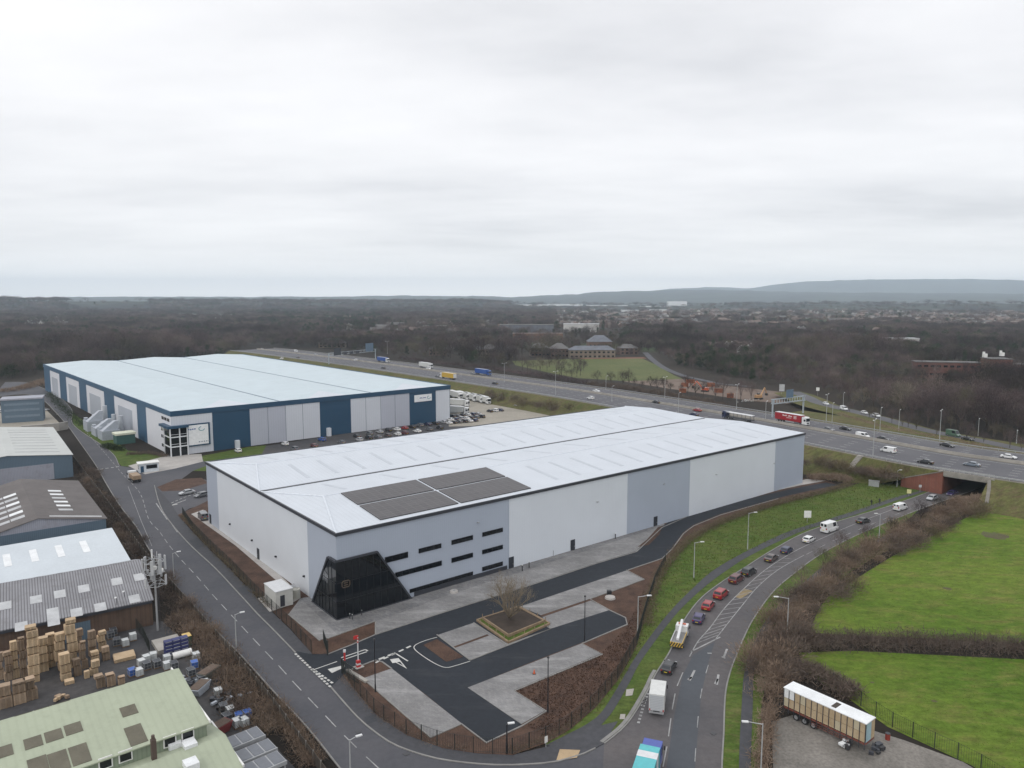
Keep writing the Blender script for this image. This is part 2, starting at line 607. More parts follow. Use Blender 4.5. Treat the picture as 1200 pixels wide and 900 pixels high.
raised('footway', sEST_R2 + GL([(366, 767), (340, 738), (320, 719), (300, 700), (270, 668), (246, 645), (226, 624), (210, 606), (200, 590)]), K['foot'])
raised('footway', sEST_R3 + [G(712, 846), G(696, 858), G(684, 868), G(676, 884)][:0] +
       GL([(724, 846), (700, 852), (684, 866), (676, 872), (640, 876), (600, 886), (560, 884), (520, 878), (476, 862), (440, 838), (418, 812), (402, 792)]), K['foot'])
FW_L = GL([(640, 874), (668, 860), (690, 848), (706, 834), (724, 806), (744, 772), (770, 736), (790, 712), (812, 690), (836, 669), (872, 648), (920, 625), (960, 612), (999, 600), (1050, 583), (1092, 571)])
FW_R = GL([(676, 882), (690, 866), (712, 842), (722, 828), (738, 800), (752, 774), (782, 733), (801, 711), (826, 688), (850, 670), (880, 651), (930, 627), (966, 614.5), (1001, 604), (1050, 587), (1094, 573)])
FW_L += [FW_L[-1] + d_l * 110]
FW_R += [FW_R[-1] + d_l * 110]
sFW_L, sFW_R = smooth(FW_L), smooth(FW_R)
raised('footway', sFW_L + sFW_R[::-1], K['foot'], 0.134)
RF_L = GL([(866, 1040), (866, 898), (869, 830), (873, 785), (886, 748), (902, 722), (926, 698), (960, 668), (1000, 646), (1050, 622)])
RF_R = GL([(880, 1040), (880, 898), (882, 830), (884, 788), (895, 750), (910, 727), (934, 702), (968, 672), (1008, 649), (1056, 625)])
raised('footway', smooth(RF_L) + smooth(RF_R)[::-1], K['foot'], 0.12)
kb = MB()
for line, s in ((sEST_R, 1), (sEST_R2, 1), (sEST_R3, 1), (sEST_L, 1), (sLNK_L, 1), (sLNK_R, -1)):
    o_ = resample(line, 2.0)
    kb.wall(o_, 0.22, 0.0, 0.15)
tag(kb.build('kerb', K['kerb']), kind='structure')
# concrete margins and tactile paving at the junction corner
sheet('crossing_paving', GL([(656, 879), (680, 880), (676, 889), (652, 892)]), 0.14, K['tactile'])
kb = MB()
kb.ribbon(offset([p for p in sLNK_L[:26]], 0.45), 0.55, 0.155)
tag(kb.build('kerb_margin', K['kerb']), kind='structure')
b = MB()
for q in (((734, 809), (743, 808), (741, 816), (733, 817)), ((727, 838), (733, 838), (732, 844), (726, 844))):
    b.poly(GL(q), 0.165)
tag(b.build('verge_slab', K['conc']), kind='structure')

# ---- grass
sheet('roadside_verge', sFW_R[4:] + sLNK_L[::-1][:-4], 0.10, K['lawn'])
SLOPE_TOP = GL([(640, 868), (668, 852), (696, 828), (724, 796), (746, 756), (762, 700), (778, 662), (806, 634), (846, 611), (900, 594), (960, 578), (1010, 566), (1040, 557), (1062, 560), (1096, 568)])
sheet('grass_bank', smooth(SLOPE_TOP) + sFW_L[:-6][::-1], 0.08, K['verge'])
sheet('roadside_verge', [p for p in smooth(RF_L)][:] + [p for p in sLNK_R if p.y > 70 and p.x < 118][::-1], 0.07, K['verge'])
sheet('roadside_verge', smooth(RF_R) + GL([(1062, 632), (1000, 668), (950, 706), (920, 738), (902, 772), (892, 830), (890, 898), (890, 1040)]), 0.05, K['verge'])
sheet('pasture_field', smooth(GL([(950, 742), (956, 722), (970, 700), (990, 687), (1020, 668), (1060, 644), (1100, 624), (1130, 608), (1150, 599)])) + GL([(1199, 602), (1300, 606), (1700, 640), (1700, 800), (1200, 754)]), 0.05, K['field'])
sheet('pasture_field', GL([(936, 765), (1000, 763), (1200, 773), (1700, 815), (1700, 1100), (1300, 990), (1138, 897), (1040, 852), (990, 816), (962, 800), (942, 784)]), 0.05, K['field'])
bp = MB()
for (x, y, a, bq) in ((1166, 628, 14, 5.0), (1110, 690, 5, 1.6), (1095, 822, 3.4, 1.0), (1022, 800, 2.6, .7)):
    c = G(x, y)
    s_ = (c - Vector((0, 0, 0))).length / F
    rr = random.Random(x)
    bp.poly([c + Vector((math.cos(t) * a * s_ * rr.uniform(.7, 1.15), math.sin(t) * bq * 2.6 * s_ * rr.uniform(.7, 1.15), 0)) for t in [k * math.tau / 18 for k in range(18)]], 0.056)
tag(bp.build('bare_earth_patch', mat('trodden_earth', (0.10, 0.075, 0.045), col2=(0.105, 0.115, 0.04), scale=0.3, fine=0.25)), kind='structure')
sheet('layby_gravel', GL([(904, 846), (930, 838), (980, 842), (1034, 860), (1060, 868), (1128, 893), (1240, 960), (1240, 1100), (900, 1100), (906, 900)]), 0.06, K['gravel'])
# ---- yards on the left
sheet('works_yard', GL([(-260, 900), (-200, 730), (0, 742), (120, 735), (190, 728), (232, 765), (262, 810), (300, 850), (350, 905), (420, 1010), (-260, 1100)]), 0.03, K['yard'])
sheet('works_yard', GL([(-120, 500), (0, 474), (40, 466), (58, 484), (74, 500), (60, 509), (0, 508), (-120, 530)]), 0.03, K['lorryyard'])
# ---- blue warehouse surroundings
sheet('warehouse_lawn', GL([(86, 498), (84, 484), (110, 500), (150, 528), (196, 534), (172, 549), (142, 546), (128, 528)]), 0.03, K['lawn'])
sheet('warehouse_lawn', GL([(228, 536), (290, 524), (312, 522), (300, 545), (250, 552), (226, 552)]), 0.034, K['lawn'])
sheet('warehouse_mulch', GL([(184, 571), (206, 562), (236, 560), (244, 566), (214, 575), (190, 576)]), 0.062, K['mulch'])
sheet('staff_car_park', GL([(284, 527), (530, 488), (640, 476), (700, 478), (640, 500), (300, 552)]), 0.03, K['yard'])
sheet('lorry_yard', GL([(526, 500), (522, 470), (540, 462), (575, 470), (640, 482), (690, 488), (640, 497)]), 0.04, K['lorryyard'])
# ================================================================ warehouse plot: beds, asphalt, paving, kerbs
Z1 = 0.15
K['pave'] = bricky('grey_block_paving', (0.215, 0.213, 0.216), (0.27, 0.265, 0.262), (0.16, 0.16, 0.16), 1.0, row=0.3, width=0.6, msize=0.012, rot=R(39), blotch=0.12, stain=.55)
K['pave2'] = bricky('dark_block_paving', (0.165, 0.168, 0.178), (0.245, 0.24, 0.24), (0.12, 0.12, 0.12), 1.0, row=0.3, width=0.6, msize=0.012, rot=R(39), blotch=0.16, stain=.4)

SITE = GL([(208, 604), (226, 622), (246, 643), (270, 666), (300, 698), (320, 718), (340, 737), (366, 767), (388, 768),
           (400, 790), (418, 812), (440, 838), (476, 862), (520, 878), (560, 884), (600, 886), (640, 872), (668, 856), (698, 830), (724, 798), (746, 758), (762, 704), (779, 660), (806, 634), (846, 612), (900, 595), (960, 579), (985, 570),
           (965, 562), (925, 560), (300, 560), (234, 592)])
sheet('planting_bed', SITE, 0.145, K['mulch'])
sheet('car_park', GL([(347, 764), (366, 768), (384, 767), (412, 756), (440, 744), (510, 721), (580, 699), (640, 680), (700, 660), (746, 646), (776, 618), (786, 610), (810, 603), (860, 589), (912, 577), (940, 571), (968, 566), (985, 569),
                      (960, 573), (912, 584), (844, 603), (812, 616), (800, 625), (787, 643), (776, 655), (736, 669), (645, 738), (714, 716), (733, 725), (734, 733), (682, 754), (620, 778), (548, 807), (612, 851), (570, 871), (541, 849), (500, 816), (459, 785), (448, 777), (440, 775), (414, 785), (403, 791), (388, 806)]), 0.17, K['new'])
sheet('bay_paving', GL([(609, 712), (734, 669.5), (754, 680), (717, 693), (692, 702.5), (634, 722)]), 0.19, K['pave'])
sheet('bay_paving', GL([(635, 723.5), (692, 704.5), (714, 716), (645, 738)]), 0.19, K['pave'])
sheet('bay_paving', GL([(512, 745.5), (555, 731), (596, 756), (551, 775)]), 0.19, K['pave'])
sheet('bay_paving', GL([(548, 807), (682, 755), (705, 767), (602, 810), (639, 834), (611, 850)]), 0.19, K['pave'])
sheet('bay_paving', GL([(426, 796), (459, 784.5), (542, 850), (505, 865)]), 0.19, K['pave'])
sheet('planting_bed', GL([(496, 757), (512, 750), (543, 771), (523, 777)]), 0.20, K['mulch'])
sheet('planting_bed', GL([(530, 759.5), (571, 744.5), (573, 746), (532, 761)]), 0.205, K['mulch'])
sheet('planting_bed', GL([(633, 722.4), (692, 702.8), (693, 704.6), (635, 724.4)]), 0.205, K['mulch'])
# paving along the foot of the wall, lighter forecourt strip
sheet('forecourt', GL([(338, 721), (352, 702), (366, 700), (396, 727), (480, 702), (600, 666), (776, 613), (746, 646.5), (700, 660), (640, 680), (580, 699), (510, 721), (440, 744), (440, 729), (384, 749), (375, 751)]), 0.185, K['pave'])
sheet('forecourt', GL([(366, 700), (396, 727), (480, 702), (600, 666), (776, 613), (779, 616), (700, 642), (620, 668), (520, 700), (462, 722), (440, 729), (396, 745), (352, 702)]), 0.195, K['pave2'])
sheet('forecourt_path', GL([(776, 613), (800, 604), (860, 588), (912, 575), (940, 569), (968, 564), (946, 562), (900, 572), (776, 608)]), 0.2, K['path'])
sheet('planting_bed', GL([(747, 642), (776, 619), (772, 628), (760, 639.5)]), 0.21, K['mulch'])
sheet('wall_path', GL([(224, 603), (238, 598), (300, 648), (340, 686), (334, 690), (276, 640)]), 0.17, K['path'])
sheet('plant_pad', GL([(302, 702), (330, 692), (352, 702), (334, 712), (316, 718)]), 0.172, K['path'])

kb = MB()
def edge(pts, w_=0.22, z=0.27):
    kb.wall(GL(pts), w_, 0.14, z)
for pts in ([(440, 745), (510, 722), (580, 700), (640, 681), (700, 661), (746, 647.5), (776, 619), (810, 604)],
            [(384, 768), (412, 757), (440, 745), (440, 730)],
            [(734, 669), (755, 680), (717, 694), (691, 703), (714, 716), (733, 725), (735, 733), (682, 755.5), (706, 768), (603, 811), (640, 835), (612, 852), (570, 872), (541, 850), (505, 866), (426, 797)],
            [(736, 669), (776, 655.5), (788, 644), (801, 626), (813, 617), (845, 604), (912, 585)],
            [(609, 712), (645, 738), (594, 757), (555, 731)], [(551, 775), (645, 738)],
            [(512, 745), (551, 775)], [(459, 785), (448, 777), (440, 775), (416, 784), (412, 786)],
            [(338, 721), (375, 752)], [(384, 749.5), (440, 729)]):
    edge(pts)
tag(kb.build('kerb', K['kerb']), kind='structure')
# white line hugging the small bed, parking-aisle lines
mk = MB()
def line(pts, w_, z, n=1, mm=None):
    (mm or mk).ribbon(smooth(GL(pts), 5) if n > 1 else GL(pts), w_, z)
line([(512, 748), (498, 752), (487, 757), (486, 762), (497, 771), (512, 780), (523, 783.5), (535, 781), (551, 776)], 0.16, 0.2, 5)
for x in range(4):
    pass
def dash(pts, on, off, w_, z, mm=None, start=0.0, z0=0.0):
    pp = smooth(GL(pts, z0), 6)
    s_ = arc(pp)
    d = start
    while d + on < s_[-1]:
        a, t = at_arc(pp, s_, d)
        e_, t2 = at_arc(pp, s_, d + on)
        (mm or mk).ribbon([a, e_], w_, z)
        d += on + off
dash([(440, 778), (486, 756)], 1.0, 0.7, 0.4, 0.2)
dash([(444, 774), (463, 766.5)], 1.2, 0.6, 0.5, 0.2)
line([(462, 766), (478, 776)], 0.25, 0.2)
# give-way triangle on the car park aisle: white with a dark middle left out
tri = GL([(457, 774), (467, 772.5), (477, 785)])
cen = sum(tri, Vector()) / 3
inn = [p + (cen - p) * 0.42 for p in tri]
for k in range(3):
    mk.face([(tri[k].x, tri[k].y, .2), (tri[(k + 1) % 3].x, tri[(k + 1) % 3].y, .2), (inn[(k + 1) % 3].x, inn[(k + 1) % 3].y, .2), (inn[k].x, inn[k].y, .2)])
mk.poly(GL([(457, 774), (467, 772.5), (470, 776.5), (460, 778.5)]), 0.203)
# gate mouth: double dashed give-way bar, centre line, arrow wedge, kerb-side ladder bar
for q in (((346, 767), (388, 807)), ((366, 785), (390, 802))):
    dash(list(q), 0.6, 0.35, 0.38, 0.19)
line([(368, 786), (395, 776.5)], 0.2, 0.2)
mk.poly(GL([(384, 785.5), (404, 780.5), (404, 783), (389, 790)]), 0.195)
line([(400, 772), (428, 762.5)], 0.25, 0.2)
line([(402, 774.5), (430, 765)], 0.25, 0.2)
line([(428, 762.5), (431, 764)], 0.25, 0.2)
tag(mk.build('car_park_marking', K['white']), kind='structure')

# ---- estate road lines
mk = MB()
dash([(100, 505), (122, 530), (144, 556), (164, 578), (174, 608), (186, 622), (198, 639), (213, 657), (230, 675), (248, 696), (270, 720), (296, 748), (312, 765), (328, 782), (344, 800), (364, 821), (384, 842), (406, 865), (432, 890), (470, 925)], 3.6, 2.6, 0.16, 0.07)
line([(182, 572), (195, 605), (208, 624)], 0.3, 0.07)
line([(183, 590), (196, 609)], 0.3, 0.075)
line([(150, 570), (166, 612), (178, 640)], 0.12, 0.07)
tag(mk.build('road_marking', K['oldwhite']), kind='structure')
mk = MB()
# side entrance lines, edge line
line([(190, 598), (202, 592), (218, 586)], 0.25, 0.09)
line([(194, 594), (208, 591)], 0.6, 0.09)
dash([(196, 592), (214, 584), (236, 576)], 1.2, 0.8, 0.2, 0.09)
dash([(111, 551), (140, 547)], 1.0, 0.7, 0.5, 0.09)
dash([(66, 486), (86, 485)], 1.0, 0.8, 0.4, 0.09)
mk.ribbon(offset(resample(sEST_R2[12:], 2), 0.45), 0.14, 0.07)
mk.ribbon(offset(resample(sEST_R3, 2), 0.45), 0.14, 0.07)
tag(mk.build('road_marking', K['white']), kind='structure')

# ---- link road: lanes, hatching, arrows
mk = MB()
dash([(768, 940), (778, 894), (783, 866), (788, 830), (793, 806), (800, 789), (808, 773)], 4.6, 2.4, 0.16, 0.08)
dash([(812, 940), (815, 882), (819, 832), (823, 806), (830, 780), (836, 765)], 3.0, 5.0, 0.12, 0.08)
line([(808, 770), (818, 752), (832, 736), (850, 712), (872, 690), (897, 668), (930, 647), (968, 629), (1010, 611), (1060, 592)], 0.18, 0.08, 5)
line([(810, 764), (844, 747)], 0.3, 0.08)
line([(838, 750), (852, 732), (868, 712), (888, 688), (912, 668), (942, 651)], 0.16, 0.08, 5)
hm = MB()
L_ = smooth(GL([(814, 757), (832, 736), (850, 712), (872, 690), (897, 668), (930, 647)]), 8)
R_ = smooth(GL([(840, 748), (852, 732), (868, 712), (888, 688), (912, 668), (940, 652)]), 8)
for k in range(1, len(L_) - 3, 2):
    hm.ribbon([L_[k], R_[min(k + 1, len(R_) - 1)]], 0.22, 0.082)
dash([(945, 650), (985, 630), (1040, 607), (1080, 592)], 3, 4, 0.14, 0.08)
for q in ([(808, 798), (814, 786)], [(806, 797), (811, 794)], [(840, 803), (842, 791)], [(838, 802), (841, 796)], [(848, 771), (852, 761)], [(846, 770), (850, 772)], [(829, 766), (834, 766)]):
    line(q, 0.35, 0.081)
for q in (((748, 848), (756, 822), (760, 812)), ((752, 828), (757, 818))):
    dash(list(q), 0.45, 0.45, 0.4, 0.08)
tag(mk.build('road_marking', K['oldwhite']), kind='structure')
tag(hm.build('hatch_marking', K['fadedwhite']), kind='structure')
sheet('turning_lane', GL([(772, 960), (782, 894), (790, 840), (800, 792), (812, 768), (838, 752), (832, 770), (822, 812), (816, 880), (810, 960)]), 0.06, K['patch'])
K['earthy'] = mat('yellow_worn_surface', (0.26, 0.2, 0.11), var=0.25, scale=0.5)
b = MB()
b.poly(GL([(862, 700), (872, 690), (882, 693), (868, 702)]), 0.07)
tag(b.build('road_patch', K['earthy']), kind='structure')

# ---- street gratings and stains on the carriageways
rr = random.Random(5)
b = MB()
for x, y in ((318, 733), (328, 727), (268, 676), (244, 640), (356, 775), (420, 858), (476, 884), (806, 742), (770, 830), (836, 860)):
    c = G(x, y)
    b.box((c.x, c.y, 0.085), (0.7, 0.7, 0.02), R(40))
tag(b.build('drain_cover', paint('drain_iron', (0.05, 0.05, 0.055), 0.6)), kind='structure')
b = MB()
for q in (((278, 690), (292, 686), (300, 693), (286, 698)), ((427, 842), (440, 838), (442, 846), (430, 850)), ((222, 634), (232, 630), (240, 640), (230, 645))):
    b.poly(GL(q), 0.15 if q[0][0] != 278 else 0.15)
tag(b.build('footway_repair', asphalt_mat('repair_asphalt', (0.045, 0.048, 0.055))), kind='structure')

# ================================================================ motorway on its embankment
MZ = 7.0
NEAR_PX = [(1500, 610), (1320, 585), (1200, 567), (1140, 558), (1060, 545), (950, 523), (820, 497), (690, 473), (600, 458), (400, 428), (300, 414.5), (268, 411)]
NEARL = GL(NEAR_PX, MZ)
sN = resample(smooth(NEARL, 8), 6.0)
def mw(d):
    return offset(sN, -d)
Lx = mw(0)
arcN = arc(sN)
# opening of the underpass, along the near edge
def s_of(p):
    return min(range(len(sN)), key=lambda i: (sN[i] - p).length)
iA, iB = s_of(G(1158, 563.5, MZ)), s_of(G(1097, 550.5, MZ))
MW_W = 49.0
sheet_b = MB()
sheet_b.strip(mw(2.0), mw(28.5), 0, MZ + 0.02)
sheet_b.strip(mw(31.5), mw(48.0), 0, MZ + 0.02)
tag(sheet_b.build('motorway', K['mway']), kind='structure')
b = MB()
b.strip(mw(28.5), mw(31.5), 0, MZ + 0.01)
b.strip(mw(0.0), mw(2.0), 0, MZ + 0.01)
b.strip(mw(48.0), mw(49.5), 0, MZ + 0.01)
K['median'] = mat('median_gravel', (0.17, 0.155, 0.125), var=0.2, scale=0.3)
tag(b.build('motorway_verge', K['median']), kind='structure')
# embankment: two earth bodies, split by the underpass
def bank(i0, i1, name='embankment', cut=None):
    """cut: index of the bridge end; there a wing wall holds the slope back"""
    b = MB()
    P1 = mw(0.0)
    P0, near2, P2, P3 = mw(-13.0), mw(-0.75), mw(49.5), mw(60.0)
    b.strip(P0[i0:i1], P1[i0:i1])
    for i in range(i1 - i0):
        g = i0 + i
        a, bb = P0[g], P1[g]
        d = abs(g - cut) * 6.0 if cut is not None else 99
        if cut == iB and d < 27:
            t = min(1.0, max(0.0, (d - 13) / 14))
            q = near2[g].lerp(a, t)
            z = max(0.0, MZ - .3 - d * .37) * (1 - t)
            b.v[2 * i] = (q.x, q.y, z)
        else:
            b.v[2 * i] = (a.x, a.y, 0.0)
        b.v[2 * i + 1] = (bb.x, bb.y, MZ)
    b.strip(P1[i0:i1], P2[i0:i1], 0, MZ)
    k = len(b.v)
    b.strip(P2[i0:i1], P3[i0:i1])
    for i in range(i1 - i0):
        b.v[k + 2 * i] = (P2[i0 + i].x, P2[i0 + i].y, MZ)
        b.v[k + 2 * i + 1] = (P3[i0 + i].x, P3[i0 + i].y, 2.4)
    tag(b.build(name, K['bank']), kind='structure')
bank(0, iA + 1, cut=iA)
bank(iB, len(sN), cut=iB)

# bridge deck and abutments: one thing
mbK = {}
K['cope'] = mat('weathered_coping', (0.2, 0.185, 0.165), var=.2, scale=.6)
K['brick'] = bricky('red_brick', (0.20, 0.062, 0.042), (0.26, 0.085, 0.055), (0.17, 0.11, 0.09), 1.0, row=0.075, width=0.225, msize=0.01, blotch=0.15)
A0, B0 = sN[iA], sN[iB]
du = (B0 - A0).normalized()                    # along the motorway, away
dn = Vector((du.y, -du.x, 0))                  # across it, to the far side
br = thing('road_bridge', 'concrete and red brick motorway bridge over the link road', 'bridge', (A0 + B0) / 2 - Vector((0, 0, MZ)))
def bw(u, n_, z):
    p = A0 + du * u + dn * n_
    return Vector((p.x, p.y, z))
Lb = (B0 - A0).length
def bprism(mb, u0, u1, n0, n1, z0, z1, m=0):
    mb.prism([bw(u0, n0, 0), bw(u1, n0, 0), bw(u1, n1, 0), bw(u0, n1, 0)], z0, z1, m)
m_ = MB(); bprism(m_, -1, Lb + 1, 0.1, 49, MZ - 1.5, MZ - 0.02); m_.build('deck', K['conc'], br, world=True)
m_ = MB(); bprism(m_, -1.6, Lb + 1.2, -0.45, 0.1, MZ - 1.25, MZ + 0.35); m_.build('edge_beam', mat('bridge_concrete', (0.29, 0.275, 0.245), var=.2, scale=.4), br, world=True)
m_ = MB()
for k in range(12):
    u = -1.4 + (Lb + 2.4) * k / 11
    m_.tube(bw(u, -0.25, MZ + 0.35), bw(u, -0.25, MZ + 1.35), 0.05, n=4)
for z in (0.7, 1.0, 1.33):
    m_.tube(bw(-1.4, -0.25, MZ + z), bw(Lb + 1, -0.25, MZ + z), 0.04, n=4)
m_.build('parapet_rail', paint('rail_grey', (0.35, 0.35, 0.34), 0.5), br, world=True)
m_ = MB(); bprism(m_, Lb, Lb + 1.0, 0.2, 49, 0, MZ - 1.5); m_.build('abutment', K['brick'], br, world=True)
m_ = MB(); bprism(m_, -1.0, 0, 0.2, 49, 0, MZ - 1.5); m_.build('abutment', K['brick'], br, world=True)
# wing walls following the slope
def wing(path):
    m_, top = MB(), MB()
    for (a, za), (bq, zb) in zip(path, path[1:]):
        t = (bq - a); t.z = 0; t.normalize()
        nrm = Vector((-t.y, t.x, 0)) * 0.3
        for mbx, low, hi, ww in ((m_, True, 0, 1.0), (top, False, 0.28, 1.5)):
            r = []
            for p, z in ((a, za), (bq, zb)):
                zl = 0.0 if low else z
                r.append([p + nrm * ww + Vector((0, 0, zl)), p - nrm * ww + Vector((0, 0, zl)), p - nrm * ww + Vector((0, 0, z + hi)), p + nrm * ww + Vector((0, 0, z + hi))])
            mbx.loft(r)
    wo = m_.build('wing_wall', K['brick'], br, world=True)
    t_ = top.build('coping', K['cope'], wo)
    t_.data.transform(Matrix.Translation(-br.location))
# left wing runs on along the motorway edge, its top falling; right wing comes out towards the road
nl = mw(-0.75)
wing([(bw(Lb, -0.35, 0), MZ + .1)] + [(Vector((nl[i].x, nl[i].y, 0)), max(1.6, MZ + .1 - abs(i - iB) * 6.0 * .37)) for i in (iB + 1, iB + 2)])
wing([(bw(-.2, -0.35, 0), MZ - .1), (bw(-1.2, -4.0, 0), MZ * .66), (bw(-2.2, -9.5, 0), 1.8)])

# lane paint
mk = MB()
def mdash(d, on=2.5, off=6.5, w_=0.2, s0=0, s1=620):
    pts = mw(d)
    s_ = arc(pts)
    x = s0
    while x < min(s1, s_[-1] - on):
        a, t = at_arc(pts, s_, x)
        e_, t = at_arc(pts, s_, x + on)
        mk.ribbon([a, e_], w_, MZ + 0.04)
        x += on + off
for d in (9.2, 13.2, 17.0, 21.0, 36.8, 40.6, 44.2):
    mdash(d)
for d in (5.0, 26.5, 33.3, 46.8):
    mk.ribbon(mw(d), 0.22, MZ + 0.04)
for k in range(10):      # chevrons where the slip joins
    pass
tag(mk.build('motorway_marking', K['white']), kind='structure')

def barrier(name, label, d, z, kindm, height, step, cat='barrier', i0=0, i1=None):
    t = thing(name, label, cat, sN[len(sN) // 3] * 1.0)
    pts = mw(d)[i0:i1]
    m_ = MB()
    m_.wall(pts, 0.08, z + height - 0.33, z + height)
    m_.build('rail', kindm, t, world=True)
    m_ = MB()
    for p in resample(pts, step):
        m_.tube((p.x, p.y, z), (p.x, p.y, z + height), 0.06, n=4)
    o = m_.build('post_row', kindm, t, world=True)
    o['kind'] = 'stuff'
galv = paint('galvanised_steel', (0.36, 0.37, 0.38), 0.45, metal=0.3)
K['galv'] = galv
cbar = MB()
for (d) in (30.0,):
    pts = mw(d)
    for a_, b_, z0, z1 in ((-0.32, 0.32, MZ, MZ + 0.3), (-0.14, 0.14, MZ + 0.3, MZ + 0.95)):
        cbar.prism(offset(pts, a_) + offset(pts, b_)[::-1], z0, z1)
tag(cbar.build('central_barrier', K['conc']), 'long low concrete barrier down the middle of the motorway', 'barrier')
barrier('crash_barrier', 'galvanised crash barrier along the near edge of the motorway', 1.2, MZ, galv, 0.75, 5.0)
barrier('crash_barrier', 'galvanised crash barrier along the far edge of the motorway by the slip road', 48.8, MZ, galv, 0.75, 5.0)

# slip road and lanes beyond
SLIP = smooth(GL([(930, 459), (947, 466), (963, 473), (1029, 489), (1080, 503), (1147, 516), (1199, 527), (1320, 552)], 3.0))
b = MB(); b.ribbon(SLIP, 7.4, 3.02)
tag(b.build('slip_road', K['mway']), kind='structure')
b = MB()
L2, R2 = offset(SLIP, 4.5), offset(SLIP, -4.5)
L3, R3 = offset(SLIP, 12), offset(SLIP, -12)
for A_, B_, za, zb in ((L3, L2, 1.2, 3), (L2, R2, 3, 3), (R2, R3, 3, 2.2)):
    k = len(b.v)
    b.strip(A_, B_)
    for i in range(len(A_)):
        b.v[k + 2 * i] = (A_[i].x, A_[i].y, za)
        b.v[k + 2 * i + 1] = (B_[i].x, B_[i].y, zb)
tag(b.build('slip_road_bank', K['bank']), kind='structure')
b = MB(); b.ribbon(smooth(GL([(756, 413), (764, 421), (778, 431), (800, 440), (826, 446), (846, 450), (880, 453)])), 6, 0.06)
tag(b.build('side_road', K['road']), kind='structure')
sheet('meadow', GL([(600, 423), (660, 421), (752, 420), (770, 428), (790, 440), (800, 444), (740, 447), (676, 443), (640, 436), (604, 428)]), 0.05, K['meadow'])
sheet('meadow', GL([(676, 419.2), (754, 418.6), (758, 420.2), (680, 420.8)]), 0.07, mat('red_shale', (0.17, 0.075, 0.045), var=0.25, scale=0.05))
sheet('building_site_ground', GL([(730, 447), (800, 444), (850, 452), (930, 461), (935, 474), (880, 470), (800, 458)]), 0.06, mat('churned_soil', (0.15, 0.10, 0.075), col2=(0.21, 0.16, 0.125), scale=0.1, fine=0.25))
for q in ([(378, 396.5), (432, 396), (436, 392), (384, 391.5)], [(80, 364.5), (170, 364), (176, 361.5), (84, 361.5)], [(760, 367), (850, 366.5), (846, 364), (766, 364)], [(200, 372), (262, 371.5), (266, 369), (206, 369.5)], [(330, 392.5), (372, 392), (370, 389.8), (334, 390)], [(470, 369), (540, 368.5), (536, 366.4), (474, 366.6)], [(1000, 392.5), (1050, 392), (1046, 390), (1006, 390)], [(1170, 366), (1240, 366), (1240, 363), (1176, 363)]):
    sheet('far_field', GL(q), 0.04, K['meadow'])
# level ground between the motorway bank and the slip road
iS = s_of(G(850, 480, MZ))
b = MB()
A_, B_, C_ = mw(58.0)[:iS], mw(96.0)[:iS], mw(106.0)[:iS]
b.strip(A_, B_, 0, 2.45)
k = len(b.v)
b.strip(B_, C_)
for i in range(len(B_)):
    b.v[k + 2 * i] = (B_[i].x, B_[i].y, 2.45)
    b.v[k + 2 * i + 1] = (C_[i].x, C_[i].y, -.1)
tag(b.build('slip_road_bank', K['bank']), kind='structure')

# ================================================================ far hills (heightfield rings) and haze
HRAD = [3600, 4200, 4800, 5400, 6200, 7400, 8800, 10200, 11600, 13000, 14400, 15600, 16400.]
def hills():
    az = np.linspace(-48, 48, 193)
    rad = np.array(HRAD)
    rs = np.random.RandomState(4)
    # skyline measured in the photo: (azimuth from pixel x) -> pixel y for a near and a far ridge
    def prof(pts):
        xs = np.degrees(np.arctan((np.array([p[0] for p in pts]) - 600) / F))
        return np.interp(az, xs, [p[1] for p in pts])
    near = prof([(-400, 348.5), (0, 348.6), (40, 349.2), (60, 350), (90, 351), (480, 353), (560, 352), (620, 357), (830, 357), (900, 356), (1000, 355), (1200, 354), (1600, 352)])
    mid = prof([(-400, 348), (0, 349), (150, 347.6), (300, 348), (430, 347), (470, 346.3), (560, 347), (600, 348), (680, 344.6), (690, 342.6), (740, 341), (800, 339.8), (860, 340), (900, 341.5), (1000, 343), (1200, 344), (1600, 344)])
    far = prof([(-400, 350), (500, 350), (700, 349), (780, 338.6), (830, 336.6), (880, 338), (900, 334), (940, 330), (1000, 328.2), (1060, 327.2), (1130, 327.4), (1200, 329), (1400, 335), (1600, 345)])
    v = []
    for i, a in enumerate(az):
        ca = math.cos(R(a))
        for r in rad:
            d = r * ca
            h = 0.0
            for p_, r0, wd in ((near, 4500, 1000), (mid, 10200, 3200), (far, 15600, 4200)):
                top = 60 + (349 - p_[i]) / F * r0 * ca
                t = max(0.0, 1 - abs(r - r0) / wd)
                h = max(h, top * (t * t * (3 - 2 * t)))
            h += rs.uniform(-1, 1) * r * .0005 if h > 4 else 0
            v.append((r * math.sin(R(a)), r * ca, max(h, -2.0)))
    n = len(rad)
    f = []
    for i in range(len(az) - 1):
        for j in range(n - 1):
            q = i * n + j
            f.append((q, q + n, q + n + 1, q + 1))
    me = bpy.data.meshes.new('hills')
    me.from_pydata(v, [], f)
    m, n_, bs = _nt('hill_land')
    p = position(n_)
    c = mixc(n_, ramp(n_, noise(n_, p, 0.0022, 5, 0.6), [(0.42, 0.0), (0.56, 1.0)]), (0.052, 0.053, 0.055), (0.072, 0.08, 0.07))
    c = mixc(n_, 1.0, c, ramp(n_, noise(n_, p, 0.012, 6, 0.7), [(0.3, 0.6), (0.7, 1.2)]), 'MULTIPLY')
    n_.links.new(c, bs.inputs['Base Color'])
    bs.inputs['Roughness'].default_value = 1
    bs.inputs['Specular IOR Level'].default_value = 0.0
    me.materials.append(m)
    me.polygons.foreach_set('use_smooth', [True] * len(f))
    o = bpy.data.objects.new('hills', me)
    COL.objects.link(o)
    tag(o, kind='structure')
hills()

